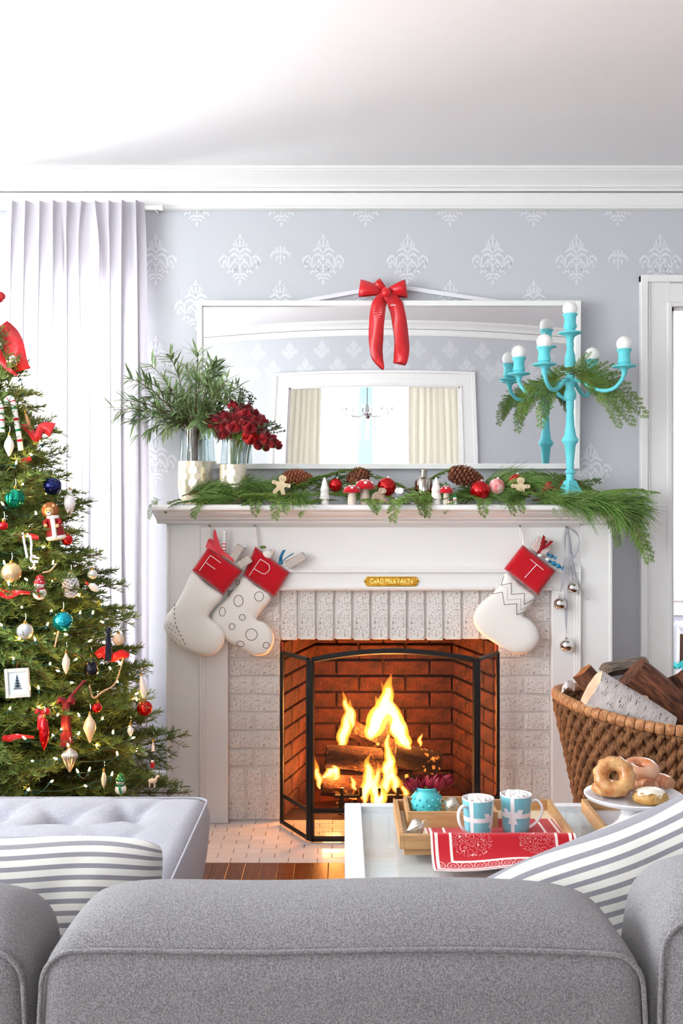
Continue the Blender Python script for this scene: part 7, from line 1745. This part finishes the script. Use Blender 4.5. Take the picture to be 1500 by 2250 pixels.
# ---------------- mugs with marshmallows
M_MUGB = mat('robin_egg_blue_china', rgb(128, 198, 212), .15, coat=.5); M_MUGW = mat('white_china', rgb(248, 246, 248), .12, coat=.5); M_COCOA = mat('cocoa', rgb(120, 78, 56), .3); M_MARSH = mat('marshmallow', rgb(252, 246, 242), .8, sss=.2)
me_m = mesh('marshmallow', MB().rbox((0, 0, 0), (.0125, .0125, .011), .004, 4), M_MARSH, angle=None)
def mug(px, Y, hang, bow_ang, label):
    x = XP(px, Y); z0 = zt1+.0055; H = .092; ra = lambda z: .0315+.0075*(z/H); c = Vector((x, Y, z0)); t = thing('mug', label, 'mug', c, group='blue ribbon-print mugs')
    mbody = put('body', MB().lathe([(0, 0), (.029, 0), (.0315, .002)]+[(ra(H*k/6), H*k/6) for k in range(1, 7)], 40, TR(c), cap=False), M_MUGB, t, angle=60); put('rim_and_lining', MB().lathe([(ra(H)+.0001, H-.0025), (ra(H)+.0002, H), (ra(H)-.002, H+.0006), (ra(H)-.0035, H-.002), (.031, .012), (0, .010)], 40, TR(c), cap=False), M_MUGW, t, angle=60); put('cocoa', MB().lathe([(0, H-.014), (ra(H)-.0045, H-.014)], 30, TR(c), cap=False), M_COCOA, t)
    def patch(a0, a1, z_0, z_1, nm='printed_ribbon', shear=0.0):
        n = max(2, int(abs(a1-a0)/.12)); m = 5; mb = MB(); vs = [(x+(ra(z_0+(z_1-z_0)*j/m)+.0005)*math.cos(a0+(a1-a0)*i/n+shear*j/m), Y+(ra(z_0+(z_1-z_0)*j/m)+.0005)*math.sin(a0+(a1-a0)*i/n+shear*j/m), z0+z_0+(z_1-z_0)*j/m) for i in range(n+1) for j in range(m+1)]; mb.add(vs, [(i*(m+1)+j, (i+1)*(m+1)+j, (i+1)*(m+1)+j+1, i*(m+1)+j+1) for i in range(n) for j in range(m)]); put(nm, mb, M_MUGW, mbody, recalc=False, angle=None)
    patch(0, 2*PI, .040, .051)
    for a in (bow_ang, bow_ang+PI/2, bow_ang+PI, bow_ang-PI/2): patch(a-.13, a+.13, .002, .090)
    for s in (-1, 1): patch(bow_ang, bow_ang+s*.55, .040, .056, 'printed_bow', 0); patch(bow_ang+s*.25, bow_ang+s*.6, .049, .062, 'printed_bow', s*.12); patch(bow_ang+s*.12, bow_ang+s*.34, .026, .040, 'printed_bow', -s*.12)
    ca, sa = math.cos(hang), math.sin(hang); hp_ = crom([(x+r*ca, Y+r*sa, z0+z) for r, z in ((.035, .074), (.050, .079), (.062, .066), (.061, .046), (.050, .026), (.033, .012))], 6); put('handle', MB().tube(hp_, .0048, 10, flat=.7), M_MUGW, t)
    rr = random.Random(px)
    for k in range(17):
        a, r_ = k*2.4, .026*math.sqrt((k+.4)/17); link('marshmallow', me_m, None, (x+r_*math.cos(a), Y+r_*math.sin(a), z0+H-.012+.006+rr.uniform(0, .005)), (rr.uniform(-.6, .6), rr.uniform(-.6, .6), rr.uniform(0, 3)), label='small white marshmallow floating in the mug with the '+('side-turned' if px < 1100 else 'bow facing the room')+' ribbon print', cat='marshmallow', group='marshmallows in the '+('first' if px < 1100 else 'second')+' mug')
mug(1050, 2.590, math.radians(-145), math.radians(-32), 'blue ribbon-print mug with its handle turned toward the sofa'); mug(1133, 2.625, math.radians(-12), math.radians(-112), 'blue ribbon-print mug with bow showing and handle toward the doughnut stand')
# ---------------- doughnut stand
sx_, sy_ = XP(1391, 2.64), 2.64; zpl = ZP(1747, 2.64); st = thing('cake_stand', 'white pedestal cake stand holding doughnuts', 'cake stand', (sx_, sy_, zt3)); M_STAND = mat('white_porcelain', rgb(244, 243, 248), .15, coat=.5)
put('plate', MB().lathe([(0, zpl-.012), (.03, zpl-.013), (.100, zpl-.012), (.116, zpl-.006), (.120, zpl+.002), (.118, zpl+.004), (.106, zpl-.001), (0, zpl-.001)], 48, TR((sx_, sy_, 0))), M_STAND, st, angle=60); put('pedestal', MB().lathe([(0, zt3+.0005), (.058, zt3+.0005), (.056, zt3+.01), (.036, zt3+.03), (.030, (zt3+zpl)/2), (.033, zpl-.012), (0, zpl-.012)], 32, TR((sx_, sy_, 0))), M_STAND, st, angle=60)
M_DO1 = mat('glazed_cake_doughnut', rgb(176, 104, 44), .35, var=rgb(214, 164, 106), vscale=40, coat=.5, bump=.4, bscale=90); M_DO2 = mat('glazed_ring_doughnut', rgb(196, 106, 46), .2, var=rgb(222, 172, 136), vscale=14, coat=.8); M_DO3 = mat('bitten_doughnut', rgb(184, 104, 64), .4, var=rgb(222, 168, 128), vscale=30, coat=.3, bump=.4, bscale=80); M_DO4 = mat('iced_scone', rgb(182, 128, 56), .6, var=rgb(208, 168, 104), vscale=40, bump=.5, bscale=90); M_ICE = mat('sugar_icing', rgb(242, 230, 212), .3, coat=.4)
def torus_mb(R, r, flat=.8, ridge=0, n=48, m=18, a1=2*PI, seed=0):
    rr = random.Random(seed); mb = MB(); vs = []; fs = []; full = a1 > 6.2; N = n if full else n+1
    for i in range(N):
        a = a1*i/n; w_ = 1+(ridge*math.sin(a*11+1)*.5+ridge*rr.uniform(-.5, .5) if ridge else 0)
        for j in range(m):
            b = 2*PI*j/m; k = r*(1+(ridge*1.2*max(0, math.cos(b))**3*(w_-1)/max(ridge, .01)*1.0 if ridge else 0)); q = R+k*math.cos(b); vs.append((q*math.cos(a), q*math.sin(a), k*math.sin(b)*flat))
    for i in range(n if full else n):
        for j in range(m): i2 = (i+1) % N; fs.append((i*m+j, i2*m+j, i2*m+(j+1) % m, i*m+(j+1) % m))
    if not full: fs += [tuple(range(m)), tuple(range((N-1)*m, N*m))]
    return mb.add(vs, fs)
def lay(name, label, mb, m, loc, rot, cat='doughnut'): return put(name, mb, m, world=False, loc=loc, rot=rot, label=label, cat=cat, angle=None, group='doughnuts on the cake stand')
zp0 = zpl-.001; du = .98
lay('doughnut', 'ridged glazed doughnut propped on edge showing its hole', torus_mb(.0315, .0185, .9, .13, seed=1), M_DO1, P(1349, 1706, 2.60), (math.radians(62), 0, math.radians(-14)))
lay('doughnut', 'ridged glazed doughnut lying flat under the propped one', torus_mb(.029, .018, .8, .13, seed=2), M_DO1, Vector((XP(1345, 2.63), 2.645, zp0+.016)), (0, 0, 1))
lay('doughnut', 'smooth glazed ring doughnut highest on the stand', torus_mb(.028, .019, .9), M_DO2, Vector((XP(1408, 2.69), 2.695, zp0+.052)), (math.radians(14), 0, 0))
lay('doughnut', 'smooth ring doughnut underneath the highest one', torus_mb(.028, .019, .9), M_DO2, Vector((XP(1412, 2.69), 2.695, zp0+.017)), (0, 0, 0))
lay('doughnut', 'half of a broken doughnut showing its crumb', torus_mb(.028, .0195, .85, .12, a1=PI*1.05, seed=4), M_DO3, Vector((XP(1446, 2.65), 2.655, zp0+.024)), (math.radians(12), 0, math.radians(15)))
sc_ = thing('iced_scone', 'lumpy iced scone on the edge of the cake stand', 'scone', (XP(1428, 2.575), 2.575, zp0), group='doughnuts on the cake stand'); cc_ = Vector((XP(1428, 2.575), 2.575, zp0)); rr = random.Random(4); b_ = MB().ball(cc_+Vector((0, 0, .014)), (.043, .036, .022), 28, 16)
b_.v = [(x+rr.uniform(-.001, .001), y+rr.uniform(-.001, .001), max(z+rr.uniform(-.001, .001), zp0+.0005)) for x, y, z in b_.v]; put('crumb', b_, M_DO4, sc_, angle=None); ic = MB(); k = 26; vs = [tuple(cc_+Vector((0, 0, .0375)))]
for r_i, fr in enumerate((.35, .65, .88)):
    for j in range(k): a = 2*PI*j/k; q = fr*(1+(.10*math.sin(a*5+1)+.06*math.sin(a*9)) * (r_i == 2)); vs.append(tuple(cc_+Vector((.043*q*math.cos(a), .036*q*math.sin(a), .0155+.0225*math.sqrt(max(0.02, 1-q*q))))))
ic.add(vs, [(0, 1+j, 1+(j+1) % k) for j in range(k)]+[(1+r_i*k+j, 1+(r_i+1)*k+j, 1+(r_i+1)*k+(j+1) % k, 1+r_i*k+(j+1) % k) for r_i in range(2) for j in range(k)]); put('icing', ic, M_ICE, sc_, angle=None)

# ================================================================== LOG BASKET
bx_, by_, br, bb, bh = 1.150, 3.70, .40, .285, .565
M_ROPE = mat('twisted_seagrass', rgb(112, 66, 36), .7, var=rgb(186, 132, 88), vscale=90, vdetail=6, vstretch=(3, 3, .12), bump=.8, bscale=200, bstretch=(4, 4, .2), rnd=.16); M_RIM = mat('pale_rattan', rgb(200, 144, 96), .6, var=rgb(156, 100, 62), vscale=60, bump=.3, bscale=200)
bk = thing('log_basket', 'large round woven seagrass basket full of firewood beside the fireplace', 'basket', (bx_, by_, 0)); zr_ = .565
def rim_z(a): return zr_+.035*math.cos(2*(a-PI))*.6        # the rim rises toward the handles
rope = MB()
for s in (0, 1):
    pts = []; k = 72
    for i in range(k+1): t = i/k; a = s*PI+t*2*PI*5.2; pts.append(Vector((.0085*math.cos(a), .0085*math.sin(a), t)))
    rope.tube(pts, [.0105+.0035*abs(math.sin(i*PI/7)) for i in range(k+1)], 6)
me_r = mesh('woven_strand', rope, M_ROPE, angle=None); NR = 76
for i in range(NR):
    a = 2*PI*i/NR; top = Vector((bx_+br*math.cos(a), by_+br*math.sin(a), rim_z(a)-.012)); bot = Vector((bx_+bb*math.cos(a), by_+bb*math.sin(a), .022)); d = top-bot; R = align(d, (math.cos(a), math.sin(a), 0)) @ Matrix.Rotation(PI/2, 3, 'Y') @ Matrix.Rotation(i*.9, 3, 'Z')
    link('woven_strand', me_r, bk, bot-ROOT[bk.name], R.to_euler(), (1, 1, d.length))
for z in (.10, .21, .32, .43, .51):
    r_ = bb+(br-bb)*z/zr_; put('cross_weave', MB().tube([(bx_+r_*math.cos(2*PI*k/80), by_+r_*math.sin(2*PI*k/80), z+.008*math.sin(k*1.3)) for k in range(81)], .0035, 5), M_RIM, bk)
put('lining', MB().lathe([(0, .012), (bb-.02, .012), (br-.022, zr_-.02), (br-.026, zr_-.02), (bb-.026, .018), (0, .018)], 48, TR((bx_, by_, 0))), M_ROPE, bk)
NW = 84
for k in range(NW):
    a = 2*PI*k/NW; a2 = 2*PI*(k+.94)/NW; p0, p1 = [Vector((bx_+(br+.002)*math.cos(q), by_+(br+.002)*math.sin(q), rim_z(q)+.004)) for q in (a, a2)]; put('rim_wrap', MB().tube([p0, p0.lerp(p1, .25), p0.lerp(p1, .75), p1], [.0165, .0195, .0195, .0165], 10), M_RIM, bk)
M_BIRCH = mat('white_birch_bark', rgb(222, 214, 210), .8, var=rgb(198, 186, 182), vscale=18, vstretch=(7, 1, 1), bump=.4, bscale=70, bstretch=(9, 1, 1))
def birch_marks(m):
    nt = m.node_tree; L = nt.links.new; b = nt.nodes['Principled BSDF']; src = b.inputs['Base Color'].links[0].from_socket; tc = nt.nodes.new('ShaderNodeTexCoord'); mp = nt.nodes.new('ShaderNodeMapping'); mp.inputs['Scale'].default_value = (7, 1, 1); L(tc.outputs['Object'], mp.inputs[0]); n = nt.nodes.new('ShaderNodeTexNoise'); n.inputs['Scale'].default_value = 34; n.inputs['Detail'].default_value = 3; L(mp.outputs[0], n.inputs['Vector']); r = nt.nodes.new('ShaderNodeValToRGB'); r.color_ramp.elements[0].position = .60; r.color_ramp.elements[1].position = .66; L(n.outputs[0], r.inputs[0]); mx = nt.nodes.new('ShaderNodeMix'); mx.data_type = 'RGBA'; mx.inputs[7].default_value = rgb(70, 58, 52); L(r.outputs[0], mx.inputs[0]); L(src, mx.inputs[6]); L(mx.outputs[2], b.inputs['Base Color'])
birch_marks(M_BIRCH); M_BARKR = bark_mat('red_brown_bark', rgb(138, 84, 58), rgb(52, 30, 24), 0, 22, (.8, 4, 4)); M_BARKG = bark_mat('grey_weathered_wood', rgb(166, 152, 138), rgb(96, 80, 68), 0, 30, (.5, 7, 7)); M_CUTP = mat('pale_birch_cut', rgb(236, 206, 176), .8, var=rgb(222, 184, 148), vscale=30, bump=.2, bscale=90); M_CUTO = mat('orange_cut_wood', rgb(178, 110, 54), .8, var=rgb(150, 86, 40), vscale=30)
def blog(A, B, r, mats, label, split=False, seed=0, up=(0, 0, 1)):
    A, B = Vector(A), Vector(B); mb = log_mb((B-A).length, r, split, seed, 22, rough=.06); R = align(B-A, up); o = put('firewood_log', mb, mats, world=False, loc=(A+B)/2, rot=R.to_euler(), label=label, cat='log', group='firewood in the basket', angle=50); return o
blog(P(1300, 1512, 3.52), P(1462, 1612, 3.50), .066, [M_BIRCH, M_CUTP], 'white birch log with pale cut end lying across the basket', seed=11)
blog(P(1272, 1480, 3.70), P(1372, 1600, 3.68), .050, [M_BARKR, M_CUTO], 'dark log with orange cut end behind the birch log', True, 12)
blog(P(1385, 1482, 3.62), P(1520, 1602, 3.60), .072, [M_BARKR, M_BARKR], 'thick red brown bark log beside the birch log', seed=13)
blog(P(1398, 1545, 3.52), P(1440, 1640, 3.56), .042, [M_BIRCH, M_CUTP], 'short birch piece wedged under the thick bark log', seed=14)
blog(P(1330, 1478, 3.84), P(1412, 1462, 3.92), .034, [M_BARKG, M_BARKG], 'grey weathered billet at the back of the basket', True, 15); blog(P(1478, 1490, 3.74), P(1545, 1600, 3.66), .062, [M_BARKR, M_BARKG], 'furrowed bark log nearest the doorway', seed=16)
blog((bx_-.17, 3.63, .28), (bx_+.2, 3.66, .30), .10, [M_BARKR, M_CUTO], 'brown log lying flat low in the basket', seed=17); blog((bx_-.15, 3.82, .30), (bx_+.2, 3.83, .31), .09, [M_BARKR, M_CUTO], 'brown log lying at the back low in the basket', seed=18)
put('bark_curl', MB().strip(crom([P(1262, 1512, 3.50), P(1250, 1502, 3.47), P(1240, 1510, 3.46), P(1234, 1516, 3.47)], 4), (.004, .012, .010), .0015), M_BIRCH, label='curl of birch bark peeling over the basket rim', cat='bark')
